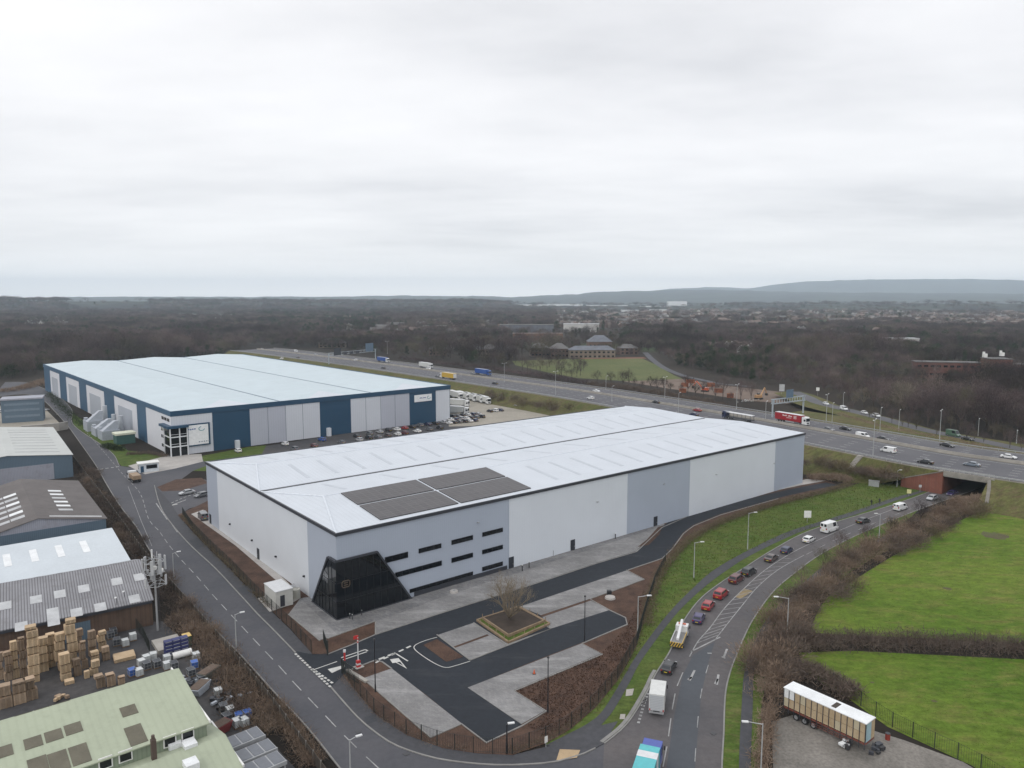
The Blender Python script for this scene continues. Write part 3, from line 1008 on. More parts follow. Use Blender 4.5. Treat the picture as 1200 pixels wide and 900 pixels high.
HAZE = 0.8e-4
b = MB()
b.box((0, 8300, 240), (40000, 17600, 484))
m = bpy.data.materials.new('haze_air')
m.use_nodes = True
m.node_tree.nodes.clear()
ou = m.node_tree.nodes.new('ShaderNodeOutputMaterial')
pv = m.node_tree.nodes.new('ShaderNodeVolumePrincipled')
pv.inputs['Color'].default_value = (0.76, 0.89, 1.0, 1)
pv.inputs['Density'].default_value = HAZE
pv.inputs['Anisotropy'].default_value = 0.0
m.node_tree.links.new(pv.outputs['Volume'], ou.inputs['Volume'])
tag(b.build('haze', m), kind='stuff')
# ================================================================ large buildings
class Frame:
    """a building's own axes: corner O, u along the front, v to the back"""
    def __init__(s, O, ang):
        s.O = Vector((O[0], O[1], 0))
        s.ang = ang
        s.e1 = Vector((math.cos(ang), math.sin(ang), 0))
        s.e2 = Vector((-s.e1.y, s.e1.x, 0))

    def loc(s, px, py, plane, d=0.0):
        """photo pixel -> (coordinate, z) on the wall v=d ('front') or u=d ('side')"""
        a, b = G(px, py, 0), Vector((0, 0, HC))
        n = s.e2 if plane == 'front' else s.e1
        dirv = a - b
        t = (d - (b - s.O).dot(n)) / dirv.dot(n)
        p = b + dirv * t
        return ((p - s.O).dot(s.e1 if plane == 'front' else s.e2), p.z)

    def ground(s, px, py, z=0.0):
        p = G(px, py, z) - s.O
        return p.dot(s.e1), p.dot(s.e2)

    def empty(s, name, label, cat, group=None):
        return thing(name, label, cat, s.O, s.ang, group)

def fpanel(mb, u0, u1, z0, z1, v=-0.02, t=0.04, m=0):       # slab on the front wall
    mb.box(((u0 + u1) / 2, v - t / 2 + 0.0, (z0 + z1) / 2), (u1 - u0, t, z1 - z0), 0, m)

def spanel(mb, v0, v1, z0, z1, u=-0.02, t=0.04, m=0):       # slab on the side wall
    mb.box((u - t / 2, (v0 + v1) / 2, (z0 + z1) / 2), (t, v1 - v0, z1 - z0), 0, m)

K['clad_lt'] = ribbed('pale_grey_cladding', (0.61, 0.65, 0.70), 0.5, 'X', 0.45, 0.12, 0.03, 0.96, rot=0)
K['clad_bl'] = ribbed('blue_grey_cladding', (0.365, 0.41, 0.485), 0.5, 'X', 0.45, 0.12, 0.03, 0.96)
K['clad_lt_s'] = ribbed('pale_grey_cladding_side', (0.62, 0.65, 0.69), 0.5, 'Y', 0.45, 0.12, 0.03, 0.96)
K['clad_bl_s'] = ribbed('blue_grey_cladding_side', (0.38, 0.42, 0.49), 0.5, 'Y', 0.45, 0.12, 0.03, 0.96)
K['roof_new'] = ribbed('white_roof_sheet', (0.51, 0.545, 0.59), 1.0, 'X', 0.5, 0.15, 0.04, 0.955)
K['roof_blue'] = ribbed('pale_blue_roof_sheet', (0.455, 0.53, 0.565), 1.2, 'X', 0.5, 0.12, 0.05, 0.96)
K['rooflight'] = mat('rooflight_plastic', (0.45, 0.485, 0.53), var=0.05, rough=0.4, fine=0.05)
K['trim'] = paint('anthracite_trim', (0.035, 0.038, 0.048), 0.5)
K['dglass'] = paint('dark_glazing', (0.006, 0.008, 0.011), 0.04, 0.4)
K['mull'] = paint('dark_mullion', (0.012, 0.013, 0.016), 0.4)
K['door_dk'] = paint('dark_door', (0.022, 0.026, 0.035), 0.5)
K['seam'] = paint('roof_flashing', (0.60, 0.64, 0.69), 0.5)

# ---------------------------------------------------------------- A. the new warehouse
FA = Frame((-32.567, 133.416), R(38.97))
LA, DA, HA, RA = 163.4, 77.75, 16.5, 2.0
wh = FA.empty('warehouse', 'new pale grey warehouse with black glass corner entrance and solar panels on its white roof', 'warehouse')
# walls: one part per colour field
for u0, u1, k in ((0, 41, 'clad_bl'), (41, 79.5, 'clad_lt'), (79.5, 104.5, 'clad_bl'), (104.5, 146.7, 'clad_lt'), (146.7, LA, 'clad_bl')):
    m_ = MB(); m_.box(((u0 + u1) / 2, 0.15, HA / 2), (u1 - u0, 0.3, HA)); m_.build('front_wall', K[k], wh)
for v0, v1, k in ((0.3, 13.1, 'clad_bl_s'), (13.1, 69, 'clad_lt_s'), (69, DA, 'clad_bl_s')):
    m_ = MB(); m_.box((0.15, (v0 + v1) / 2, HA / 2), (0.3, v1 - v0, HA)); m_.build('side_wall', K[k], wh)
m_ = MB(); m_.box((LA - 0.15, DA / 2 + 0.15, HA / 2), (0.3, DA - 0.3, HA)); m_.build('side_wall', K['clad_lt_s'], wh)
m_ = MB(); m_.box((LA / 2, DA - 0.15, HA / 2), (LA - 0.6, 0.3, HA)); m_.build('back_wall', K['clad_lt'], wh)
# roof: two hipped spans meeting in a valley gutter
def hip_span(mb, u0, u1, v0, v1, ze, zr, hip):
    vm = (v0 + v1) / 2
    A, B, C, D = (u0, v0, ze), (u1, v0, ze), (u1, v1, ze), (u0, v1, ze)
    P, Q = (u0 + hip, vm, zr), (u1 - hip, vm, zr)
    mb.face([A, B, Q, P]); mb.face([C, D, P, Q]); mb.face([D, A, P]); mb.face([B, C, Q])
rf = MB()
hip_span(rf, 0.02, LA - 0.02, 0.02, DA / 2, HA, HA + RA, 6.5)
hip_span(rf, 0.02, LA - 0.02, DA / 2, DA - 0.02, HA, HA + RA, 6.5)
roofA = rf.build('roof', K['roof_new'], wh)
m_ = MB(); m_.box((LA / 2, DA / 2, HA + 0.05), (LA - 0.1, 0.75, 0.22)); m_.build('valley_gutter', paint('gutter_lining', (0.07, 0.075, 0.085), 0.6), roofA)
# ridge and hip flashings
m_ = MB()
for vm, va, vb in ((DA / 4, 0.02, DA / 2), (DA * .75, DA / 2, DA)):
    for ua, ub in ((0.0, 6.5), (LA, LA - 6.5)):
        for vv in (va, vb):
            m_.tube((ua, vv, HA), (ub, vm, HA + RA), 0.22, n=6)
    m_.tube((6.5, vm, HA + RA), (LA - 6.5, vm, HA + RA), 0.16, n=6)
m_.build('flashing', K['seam'], roofA)
# parapet capping
m_ = MB()
for (c, d) in (((LA / 2, -0.08, HA - 0.1), (LA + 0.5, 0.34, 0.62)), ((LA / 2, DA + 0.08, HA - 0.1), (LA + 0.5, 0.34, 0.62)),
               ((-0.08, DA / 2, HA - 0.1), (0.34, DA - 0.18, 0.62)), ((LA + 0.08, DA / 2, HA - 0.1), (0.34, DA - 0.18, 0.62))):
    m_.box(c, d)
m_.build('roof_trim', K['trim'], wh)
# roof lights
sl_ = RA / (DA / 4)
def onroof(mb, u0, u1, v0, v1, lift=0.05, m=0, th=0.06):
    """a flat slab lying on the slope; v measured from the front eave"""
    def zz(v):
        v = v % (DA / 2)
        return HA + (v if v < DA / 4 else DA / 2 - v) * sl_
    i = len(mb.v)
    for dz in (0.01, lift + th):
        for u, v in ((u0, v0), (u1, v0), (u1, v1), (u0, v1)):
            mb.v.append((u, v, zz(v) + dz))
    for q in ((4, 5, 6, 7), (0, 1, 5, 4), (1, 2, 6, 5), (2, 3, 7, 6), (3, 0, 4, 7)):
        mb.f.append(tuple(i + k for k in q)); mb.m.append(m)
for k in range(19):
    u = 13 + k * 7.6
    for v0, v1 in ((4, 15.5), (23.5, 35), (43, 54.5), (62.5, 74)):
        if v0 < 20 and 8 < u < 52:
            continue
        if v0 == 23.5 and k % 2:
            continue
        m_ = MB(); onroof(m_, u, u + 1.0, v0, v1, 0.0, 0, 0.03); m_.build('roof_light', K['rooflight'], roofA)
# solar arrays
mm, nt_, bs = _nt('solar_cells')
p = position(nt_, obj=True)
t = N_(nt_, 'ShaderNodeTexBrick')
t.offset = 0.0
for k, v in (('Color1', (0.055, 0.051, 0.054)), ('Color2', (0.068, 0.064, 0.067)), ('Mortar', (0.14, 0.137, 0.14))):
    t.inputs[k].default_value = (*v, 1)
t.inputs['Scale'].default_value = 1.0
t.inputs['Mortar Size'].default_value = 0.035
t.inputs['Brick Width'].default_value = 1.75
t.inputs['Row Height'].default_value = 1.1
nt_.links.new(p, t.inputs['Vector'])
nt_.links.new(t.outputs['Color'], bs.inputs['Base Color'])
bs.inputs['Roughness'].default_value = 0.35
bs.inputs['Specular IOR Level'].default_value = 0.25
for u0, u1 in ((10.3, 28.85), (29.6, 49.0)):
    for v0, v1 in ((1.9, 10.6), (11.35, 19.0)):
        m_ = MB(); onroof(m_, u0, u1, v0, v1, 0.16, 0, 0.05); m_.build('solar_panel', mm, roofA)
# office windows: three rows of ribbon windows measured on the front wall
frm = K['mull']
def win(px0, px1, y0a, y1a, y0b, y1b):
    u0, z0 = FA.loc(px0, y0a, 'front'); _, z1 = FA.loc(px0, y1a, 'front')
    u1, z2 = FA.loc(px1, y0b, 'front')
    z1, z0 = max(z0, z1), min(z0, z1)
    m_ = MB(); fpanel(m_, u0, u1, z0, z1, -0.01, 0.10)
    w_ = m_.build('window', frm, wh)
    g = MB()
    n = max(1, round((u1 - u0) / 1.6))
    for k in range(n):
        a = u0 + 0.06 + (u1 - u0 - 0.06) * k / n
        bq = u0 + (u1 - u0 - 0.06) * (k + 1) / n - 0.02
        fpanel(g, a, bq, z0 + 0.08, z1 - 0.08, -0.112, 0.02)
    g.build('pane', K['dglass'], w_)
for q in ((451, 478, 660, 653, 654, 647), (490.5, 517, 648.5, 643, 642, 636.5), (529, 554, 638.5, 633, 632.5, 627), (565, 589, 629, 624, 624, 619),
          (463, 517.5, 677, 671, 664, 658), (529, 554, 659.5, 654, 653, 648), (565, 589, 649.5, 644.5, 644, 639),
          (480, 554, 695, 690.5, 674, 669), (565, 589, 669.5, 664.5, 664, 659)):
    win(*q)
# dark plinth glazing below the offices
u1 = FA.loc(594, 664, 'front')[0]
m_ = MB(); fpanel(m_, 16.5, u1, 0.2, 1.1, -0.01, 0.12); m_.build('plinth_band', K['trim'], wh)
# doors
for px, pyb in ((599, 666), (671, 645), (768, 617)):
    u, _ = FA.loc(px, pyb - 3, 'front')
    m_ = MB(); fpanel(m_, u - 0.7, u + 0.7, 0.1, 2.75, -0.01, 0.09); d_ = m_.build('door', K['door_dk'], wh)
    m_ = MB(); m_.box((u + 0.45, -0.13, 1.1), (0.06, 0.08, 0.3)); m_.build('handle', galv, d_)
for px, pyb in ((247, 617), (303, 658)):
    v, _ = FA.loc(px, pyb - 3, 'side')
    m_ = MB(); spanel(m_, v - 0.65, v + 0.65, 0.1, 2.7, -0.01, 0.09); d_ = m_.build('door', K['door_dk'], wh)
    m_ = MB(); m_.box((-0.13, v + 0.4, 1.1), (0.08, 0.06, 0.3)); m_.build('handle', galv, d_)
for k, (px, py) in enumerate(((270, 614), (296, 633), (324, 652), (357, 675))):
    v, z = FA.loc(px, py, 'side')
    m_ = MB(); m_.box((-0.2, v, z), (0.4, 0.35, 0.35)); m_.build('wall_light', K['mull'], wh)
# rainwater pipes / faint cladding joints
for u in (41.0, 79.5, 104.5, 146.7):
    m_ = MB(); m_.box((u, -0.02, HA / 2 - .2), (0.10, 0.03, HA - .6)); m_.build('cladding_joint', K['clad_bl'], wh)
for px, py in ((778, 567), (907, 543), (560, 612), (700, 588), (839, 556)):
    u, z = FA.loc(px, py, 'front')
    m_ = MB(); m_.box((u, -0.15, z), (0.45, 0.3, 0.16)); m_.build('wall_light', K['galv'], wh)
# black glass corner entrance: a leaning wedge wrapped round the corner
ent = thing('entrance', None, None)
ent.parent = wh
del_ = 0.55
fb = [(-del_, 0.0), FA.loc(442, 643, 'front', -del_), FA.loc(482, 697, 'front', -del_)]
topc = FA.loc(395, 658, 'front', -del_)[1]
sv = FA.loc(384, 648.5, 'side', -del_)
su = FA.loc(366, 698, 'side', -del_)
def wedge(gl, fr, mu):
    P = [(-del_, -del_, 0.15), (fb[2][0], -del_, 0.15), (fb[1][0], -del_, topc), (-del_, -del_, topc)]
    gl.face(P)
    S = [(-del_, su[0], 0.15), (-del_, -del_, 0.15), (-del_, -del_, topc), (-del_, sv[0], topc)]
    gl.face(S)
    # returns to the wall
    for (a, bq) in ((P[1], P[2]), (P[2], P[3])):
        gl.face([a, (a[0], 0, a[2]), (bq[0], 0, bq[2]), bq])
    for (a, bq) in ((S[3], S[0]), (S[2], S[3])):
        gl.face([a, (0, a[1], a[2]), (0, bq[1], bq[2]), bq])
    r = 0.26
    for a, bq in ((P[1], P[2]), (P[2], P[3]), (S[2], S[3]), (S[3], S[0]), (P[0], P[1]), (S[0], S[1])):
        fr.tube(Vector(a) - Vector((0.0, 0.0, 0)), bq, r, n=4)
    # mullions
    slope = (fb[2][0] - fb[1][0]) / (topc - 0.15)
    u = 1.2
    while u < fb[2][0] - 0.5:
        zt = topc - 0.3 if u < fb[1][0] else 0.15 + (fb[2][0] - u) / slope
        if zt > 0.8:
            mu.box((u, -del_ - 0.03, (0.15 + zt) / 2), (0.09, 0.08, zt - 0.15))
        u += 1.5
    slope = (su[0] - sv[0]) / (topc - 0.15)
    v = 1.2
    while v < su[0] - 0.4:
        zt = topc - 0.3 if v < sv[0] else 0.15 + (su[0] - v) / slope
        if zt > 0.8:
            mu.box((-del_ - 0.03, v, (0.15 + zt) / 2), (0.08, 0.09, zt - 0.15))
        v += 1.5
    for z in (3.6, 7.2):
        ue = fb[2][0] - (z - 0.15) * (fb[2][0] - fb[1][0]) / (topc - 0.15)
        ve = su[0] - (z - 0.15) * (su[0] - sv[0]) / (topc - 0.15)
        mu.box(((ue - del_) / 2, -del_ - 0.025, z), (ue + del_ - 0.3, 0.06, 0.12))
        mu.box((-del_ - 0.025, (ve - del_) / 2, z), (0.06, ve + del_ - 0.3, 0.12))
gl, fr, mu = MB(), MB(), MB()
wedge(gl, fr, mu)
g1 = gl.build('entrance_glazing', K['dglass'], ent)
fr.build('entrance_frame', K['trim'], ent)
mu.build('mullion', K['mull'], ent)
bpy.data.objects.remove(ent.children[0]) if False else None
# gold emblem: stacked rounded bars in a ring
lg = MB()
lu, lz = FA.loc(405, 684, 'front', -del_)
for dz, w_ in ((0.62, 1.2), (0.2, .8), (-0.22, .8), (-0.62, 1.2)):
    lg.box((lu, -del_ - 0.12, lz + dz), (w_, 0.1, 0.13))
for sx in (-1, 1):
    lg.box((lu + sx * .8, -del_ - 0.12, lz), (0.15, 0.1, .7))
    for sz in (-1, 1):
        lg.tube((lu + sx * .8, -del_ - 0.12, lz + sz * 0.35), (lu + sx * 0.6, -del_ - 0.12, lz + sz * 0.62), 0.07, n=5)
lg.build('emblem', paint('gold_emblem', (0.12, 0.09, 0.065), 0.4), ent)
# paler patch low in the side glazing: sky reflection put into its colour
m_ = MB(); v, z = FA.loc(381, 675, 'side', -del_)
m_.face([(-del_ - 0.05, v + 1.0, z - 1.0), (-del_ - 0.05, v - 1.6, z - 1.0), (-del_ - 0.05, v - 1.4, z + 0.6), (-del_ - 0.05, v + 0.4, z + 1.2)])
m_.build('reflection_patch', paint('painted_sky_reflection', (0.06, 0.065, 0.075), 0.1, 0.8), ent)

# ---------------------------------------------------------------- B. the blue warehouse behind
n_ = G(200, 483, 17)
FB = Frame((n_.x, n_.y), R(40.83))
LB, DB, HB = 130.3, 268.5, 17.0
bw_ = FB.empty('warehouse', 'blue and grey distribution warehouse with pale blue three span roof and glazed corner office', 'warehouse')
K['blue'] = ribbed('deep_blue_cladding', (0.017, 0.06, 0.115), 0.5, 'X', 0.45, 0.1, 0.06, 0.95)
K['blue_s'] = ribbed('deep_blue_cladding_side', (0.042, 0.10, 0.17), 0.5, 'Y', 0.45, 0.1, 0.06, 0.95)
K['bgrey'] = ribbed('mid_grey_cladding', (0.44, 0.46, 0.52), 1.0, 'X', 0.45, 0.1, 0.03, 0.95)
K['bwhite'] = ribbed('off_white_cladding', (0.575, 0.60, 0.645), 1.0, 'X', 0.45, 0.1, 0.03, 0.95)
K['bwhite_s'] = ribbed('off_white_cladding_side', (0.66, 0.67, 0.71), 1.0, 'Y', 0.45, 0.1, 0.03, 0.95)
K['dock'] = ribbed('dock_shutter', (0.40, 0.43, 0.48), 0.4, 'Z', 0.5, 0.2, 0.03, 0.85)
FASC = 2.0
m_ = MB(); m_.box((LB / 2, 0.15, HB / 2), (LB, 0.3, HB)); m_.build('front_wall', K['blue'], bw_)
m_ = MB(); m_.box((0.15, DB / 2 + .15, HB / 2), (0.3, DB - .3, HB)); m_.build('side_wall', K['blue_s'], bw_)
m_ = MB(); m_.box((LB - 0.15, DB / 2 + .15, HB / 2), (0.3, DB - .3, HB)); m_.build('side_wall', K['blue_s'], bw_)
m_ = MB(); m_.box((LB / 2, DB - 0.15, HB / 2), (LB - .6, 0.3, HB)); m_.build('back_wall', K['blue'], bw_)
rf = MB()
for k in range(3):
    hip_span(rf, 0.02, LB - 0.02, DB * k / 3 + 0.02, DB * (k + 1) / 3, HB, HB, 1) if False else None
# spans run back from the front (along v)
def hip_span_v(mb, u0, u1, v0, v1, ze, zr, hip):
    um = (u0 + u1) / 2
    A, B, C, D = (u0, v0, ze), (u1, v0, ze), (u1, v1, ze), (u0, v1, ze)
    P, Q = (um, v0 + hip, zr), (um, v1 - hip, zr)
    mb.face([A, B, P]); mb.face([B, C, Q, P]); mb.face([C, D, Q]); mb.face([D, A, P, Q])
for k in range(3):
    hip_span_v(rf, LB * k / 3 + .02, LB * (k + 1) / 3 - .02, 0.02, DB - 0.02, HB, HB + 2.0, 9)
roofB = rf.build('roof', K['roof_blue'], bw_)
m_ = MB()
for k in (1, 2):
    m_.box((LB * k / 3, DB / 2, HB + 0.05), (0.6, DB - .2, 0.2))
m_.build('valley_gutter', paint('blue_gutter', (0.14, 0.19, 0.24), 0.6), roofB)
for k in range(3):
    um = LB * (k + .5) / 3
    m_ = MB()
    m_.face([(um - 10, 0.3, HB + 0.06), (um + 10, 0.3, HB + 0.06), (um, 8.9, HB + 2.04)])
    m_.build('hip_sheet', K['roof_new'], roofB)
for (c, d) in (((LB / 2, -0.12, HB - 0.7), (LB + 0.5, 0.3, FASC)), ((LB / 2, DB + 0.12, HB - 0.7), (LB + 0.5, 0.3, FASC))):
    m_ = MB(); m_.box(c, d); m_.build('fascia', K['blue'], bw_)
for (c, d) in (((-0.12, DB / 2, HB - 0.7), (0.3, DB - .1, FASC)), ((LB + 0.12, DB / 2, HB - 0.7), (0.3, DB - .1, FASC))):
    m_ = MB(); m_.box(c, d); m_.build('fascia', K['blue_s'], bw_)
def fu(px, py=495):
    return FB.loc(px, py, 'front')[0]
for x0, x1, k in ((293, 313.8, 'bgrey'), (314.2, 334.8, 'bgrey'), (335.2, 354.8, 'bwhite'), (355.2, 375, 'bwhite'), (411.5, 428.8, 'bwhite'), (429.2, 446.2, 'bwhite'), (446.6, 463, 'bgrey'), (463.4, 480, 'bgrey'), (511, 527, 'bwhite')):
    m_ = MB(); fpanel(m_, fu(x0), min(fu(x1), LB), 0.05, HB - FASC + 0.25, -0.01, 0.08); m_.build('cladding_panel', K[k], bw_)
def fv(px, py):
    return FB.loc(px, py, 'side')[0]
for (x0, x1, ya) in ((60, 71, 455), (79, 94, 465), (103, 123.5, 480), (136, 162, 500)):
    v1, v0 = fv(x0, ya), fv(x1, ya + 8)
    m_ = MB(); spanel(m_, v0, v1, 0.05, HB - FASC - 0.3, -0.01, 0.08)
    po = m_.build('dock_surround', K['bwhite_s'], bw_)
    m_ = MB(); spanel(m_, v0 + (v1 - v0) * .2, v0 + (v1 - v0) * .82, 0.05, 11.2, -0.1, 0.08); m_.build('dock_door', K['dock'], po)
# glazed corner office
u_o = fu(249, 500)
v_o = fv(173, 510)
m_ = MB(); fpanel(m_, 0, u_o, 0.05, HB - FASC + .25, -0.01, 0.12); m_.build('office_front', K['bwhite'], bw_)
m_ = MB(); spanel(m_, 0, v_o, 0.05, HB - FASC + .25, -0.01, 0.12); m_.build('office_side', K['bwhite_s'], bw_)
off = MB()
ug = fu(219, 515)
fpanel(off, -0.9, ug, 0.1, 10.9, -0.2, 0.7)
spanel(off, -0.2, 6.5, 0.1, 10.9, -0.2, 0.7)
og = off.build('office_glazing', K['dglass'], bw_)
m_ = MB()
for u in (-0.9, ug * .47, ug):
    m_.box((u, -1.02, 5.6), (0.45, 0.25, 11.2))
for z in (3.7, 7.4):
    m_.box((ug / 2 - 0.45, -1.0, z), (ug + 0.9, 0.2, 0.4))
    m_.box((ug / 2 - 0.45, -1.0, z + 1.0), (ug + 0.9, 0.12, 0.12))
    m_.box((-1.0, 3.2, z), (0.2, 6.5, 0.4))
m_.box((-1.02, 6.5, 5.6), (0.25, 0.45, 11.2))
m_.build('white_frame', paint('white_steel', (0.66, 0.68, 0.7), 0.4), og)
m_ = MB(); m_.box((ug / 2 - 0.9, -0.9, 11.3), (ug + 2.4, 2.4, 0.9)); m_.box((-0.9, 4.5, 11.3), (2.4, 9.0, 0.9)); m_.build('canopy', K['blue'], bw_)
ue = fu(246, 515)
sg = MB(); fpanel(sg, ug + 0.2, ue, 3.0, 11.7, -0.2, 0.5); sp = sg.build('sign_frame', K['blue'], bw_)
sg = MB(); fpanel(sg, ug + 0.5, ue - 0.7, 3.5, 11.2, -0.72, 0.06); sb = sg.build('sign_board', paint('white_sign', (0.78, 0.79, 0.8), 0.4), sp)
# swoosh emblem of the sign: a ring open to the right with a tail of small letters
def swoosh(u, z, s, parent, lu, name='sign_emblem', v=-0.8, lname='sign_lettering'):
    e = MB()
    for k in range(9):
        a0, a1 = R(100 + k * 28), R(100 + (k + 1) * 28)
        e.tube((u + math.cos(a0) * s, v, z + math.sin(a0) * s * .7), (u + math.cos(a1) * s, v, z + math.sin(a1) * s * .7), 0.12 * s, n=5)
    e.build(name, paint('emblem_teal', (0.1, 0.28, 0.33), 0.4), parent)
    e = MB()
    for k in range(9):
        if k == 4:
            continue
        e.box((u - s * 1.6 - lu + lu * k / 9, v, z + (0.1 if k % 3 else 0.0) * s), (lu / 13, 0.06, 0.42 * s))
    e.build(lname, paint('emblem_blue', (0.06, 0.12, 0.3), 0.4), parent)
swoosh(ue - 3.2, 9.6, 1.1, sb, 7.0)
m_ = MB()
for k in range(5):
    m_.box((ue - 4.2 + 0.9 * k, -0.8, 4.5), (0.5, 0.06, 0.35))
m_.build('sign_lettering', paint('emblem_grey', (0.2, 0.22, 0.27), 0.4), sb)
a_, b_ = FB.loc(485.5, 469, 'front'), FB.loc(505.5, 459.5, 'front')
sg = MB(); fpanel(sg, a_[0], b_[0], 10.7, 14.0, -0.02, 0.3); sb = sg.build('sign_board', bpy.data.materials['white_sign'], bw_)
swoosh(b_[0] - 1.7, 12.4, 0.95, sb, 3.6, v=-0.38)
for z, v0, v1 in ((13.6, 1.5, 12), (9.0, 7.2, 13.5), (6.2, 7.2, 13.5), (2.6, 7.2, 13.5)):
    n = 3
    for k in range(n):
        a = v0 + (v1 - v0) * k / n
        m_ = MB(); spanel(m_, a + 0.3, a + (v1 - v0) / n - 0.4, z - 0.6, z + 0.6, -0.14, 0.06); m_.build('window', K['dglass'], bw_)
m_ = MB(); m_.box((fu(277.5, 522), -0.8, 1.6), (1.6, 1.5, 3.2)); m_.build('plant_housing', K['bwhite'], bw_)
m_ = MB(); m_.box((fu(384.5, 508), -0.8, 1.8), (1.6, 1.5, 3.6)); m_.build('plant_housing', K['bwhite'], bw_)
# waste-air plant on the dock side: own things
K['plant'] = paint('plant_grey', (0.36, 0.39, 0.43), 0.5)
def extract_unit(v, lab, size):
    t = FB.empty('extraction_unit', lab, 'plant unit', 'extraction units beside the blue warehouse')
    c = FB.O + FB.e1 * -9.5 + FB.e2 * v
    t.location = c
    m_ = MB(); m_.box((0, 0, size * .45), (7.0, 8.5, size * .9)); m_.build('housing', K['plant'], t)
    m_ = MB()
    m_.loft([[(-3, -3.4, size * .9), (3, -3.4, size * .9), (3, 0.4, size * .9), (-3, 0.4, size * .9)], [(2.0, -3.0, size * 1.75), (3.4, -3.0, size * 1.75), (3.4, 0, size * 1.75), (2.0, 0, size * 1.75)]])
    m_.build('sloping_duct', K['plant'], t)
    m_ = MB(); m_.tube((5.2, 1.5, 0.0), (5.2, 1.5, size * 2.1), 1.0, n=10); m_.build('stack', paint('stack_grey', (0.42, 0.45, 0.48), 0.4), t)
    m_ = MB(); m_.box((1.5, 3.0, size * 1.1), (2.5, 1.8, size * .5)); m_.box((-2.6, 2.4, size), (1.4, 2.2, size * .25)); m_.build('filter_box', K['plant'], t)
extract_unit(56, 'grey extraction unit with sloping duct, nearer the glazed office', 4.4)
extract_unit(68, 'grey extraction unit with tall stack between two dock doors', 4.0)
extract_unit(84, 'grey extraction unit with open sloping duct, farthest from the glazed office', 5.0)
t = FB.empty('switch_house', 'small green kiosk with cream flat roof beside the blue warehouse', 'kiosk')
t.location = G(146, 519)
m_ = MB(); m_.box((0, 0, 1.9), (7.0, 5.5, 3.8)); m_.build('wall', paint('kiosk_green', (0.04, 0.11, 0.10), 0.6), t)
m_ = MB(); m_.box((0, 0, 4.2), (7.8, 6.2, 0.8)); m_.build('roof', paint('cream_roof', (0.62, 0.63, 0.5), 0.6), t)

# ---------------------------------------------------------------- C. works units on the left
class Unit:
    def __init__(s, name, label, O, ang, L, D, h, cat='building'):
        s.f = Frame(O, ang); s.L, s.D, s.h = L, D, h
        s.t = s.f.empty(name, label, cat)

def shed(name, label, O, ang, L, D, h, rise, ridge, wallm, roofm, over=0.3, th=0.15, ridge_at=0.5, gablem=None):
    """pitched shed; ridge 'u' runs along the front (L), 'v' runs back (D)"""
    U = Unit(name, label, O, ang, L, D, h)
    w_ = MB()
    if ridge == 'u':
        k = D * ridge_at
        prof = [(0, 0, 0), (0, D, 0), (0, D, h), (0, k, h + rise), (0, 0, h)]
        w_.loft([[(0, y, z) for _, y, z in prof], [(L, y, z) for _, y, z in prof]])
    else:
        k = L * ridge_at
        prof = [(L, 0, 0), (0, 0, 0), (0, 0, h), (k, 0, h + rise), (L, 0, h)]
        w_.loft([[(x, 0, z) for x, _, z in prof], [(x, D, z) for x, _, z in prof]])
    wo = w_.build('wall', wallm, U.t)
    r_ = MB()
    o = over
    if ridge == 'u':
        s1, s2 = rise / k, rise / (D - k)
        A = [(-o, -o, h - o * s1 + .02), (-o, k, h + rise + .02), (-o, D + o, h - o * s2 + .02)]
        prof = A + [(x, y, z + th) for x, y, z in reversed(A)]
        r_.loft([prof, [(L + o, y, z) for _, y, z in prof]])
    else:
        s1, s2 = rise / k, rise / (L - k)
        A = [(-o, -o, h - o * s1 + .02), (k, -o, h + rise + .02), (L + o, -o, h - o * s2 + .02)]
        prof = A + [(x, y, z + th) for x, y, z in reversed(A)]
        r_.loft([prof, [(x, D + o, z) for x, _, z in prof]])
    U.roof = r_.build('roof', roofm, U.t)
    U.wall = wo
    U.kk = k
    U.rise = rise
    U.ridge = ridge
    U.th = th
    def z_on(a):
        if a < k:
            return h + rise * a / k
        return h + rise * ((L if ridge == 'v' else D) - a) / ((L if ridge == 'v' else D) - k)
    U.z_on = z_on
    return U

def roof_patch(U, u0, u1, v0, v1, name, m, lift=0.05):
    m_ = MB()
    i = 0
    for dz in (0.0, lift):
        for u, v in ((u0, v0), (u1, v0), (u1, v1), (u0, v1)):
            z = U.z_on(v if U.ridge == 'u' else u) + U.th + 0.03 + dz
            m_.v.append((u, v, z))
    for q in ((4, 5, 6, 7), (0, 1, 5, 4), (1, 2, 6, 5), (2, 3, 7, 6), (3, 0, 4, 7)):
        m_.f.append(q); m_.m.append(0)
    return m_.build(name, m, U.roof)

K['teal_wall'] = ribbed('slate_blue_cladding', (0.10, 0.145, 0.19), 0.4, 'X', 0.6, 0.15, 0.06, 0.85)
K['grey_wall'] = ribbed('mid_grey_sheet', (0.30, 0.31, 0.36), 0.4, 'X', 0.6, 0.15, 0.06, 0.85, dirt=(0.2, 0.19, 0.18))
K['pale_roof'] = ribbed('pale_grey_roof', (0.44, 0.455, 0.44), 1.0, 'Y', 0.6, 0.2, 0.06, 0.9)
K['asb'] = ribbed('weathered_fibre_cement', (0.13, 0.118, 0.115), 0.5, 'Y', 0.9, 0.4, 0.15, 0.75, dirt=(0.075, 0.068, 0.062))
K['corr'] = ribbed('corrugated_fibre_cement', (0.235, 0.235, 0.25), 0.44, 'X', 0.9, 0.7, 0.12, 0.45, dirt=(0.13, 0.125, 0.125))
K['wht_roof'] = mat('white_coated_roof', (0.52, 0.565, 0.60), var=0.04, scale=0.15, rough=0.6, fine=0.05)
K['grn_roof'] = ribbed('pale_green_roof', (0.335, 0.37, 0.275), 0.9, 'X', 0.7, 0.15, 0.06, 0.95, dirt=(0.26, 0.29, 0.215))
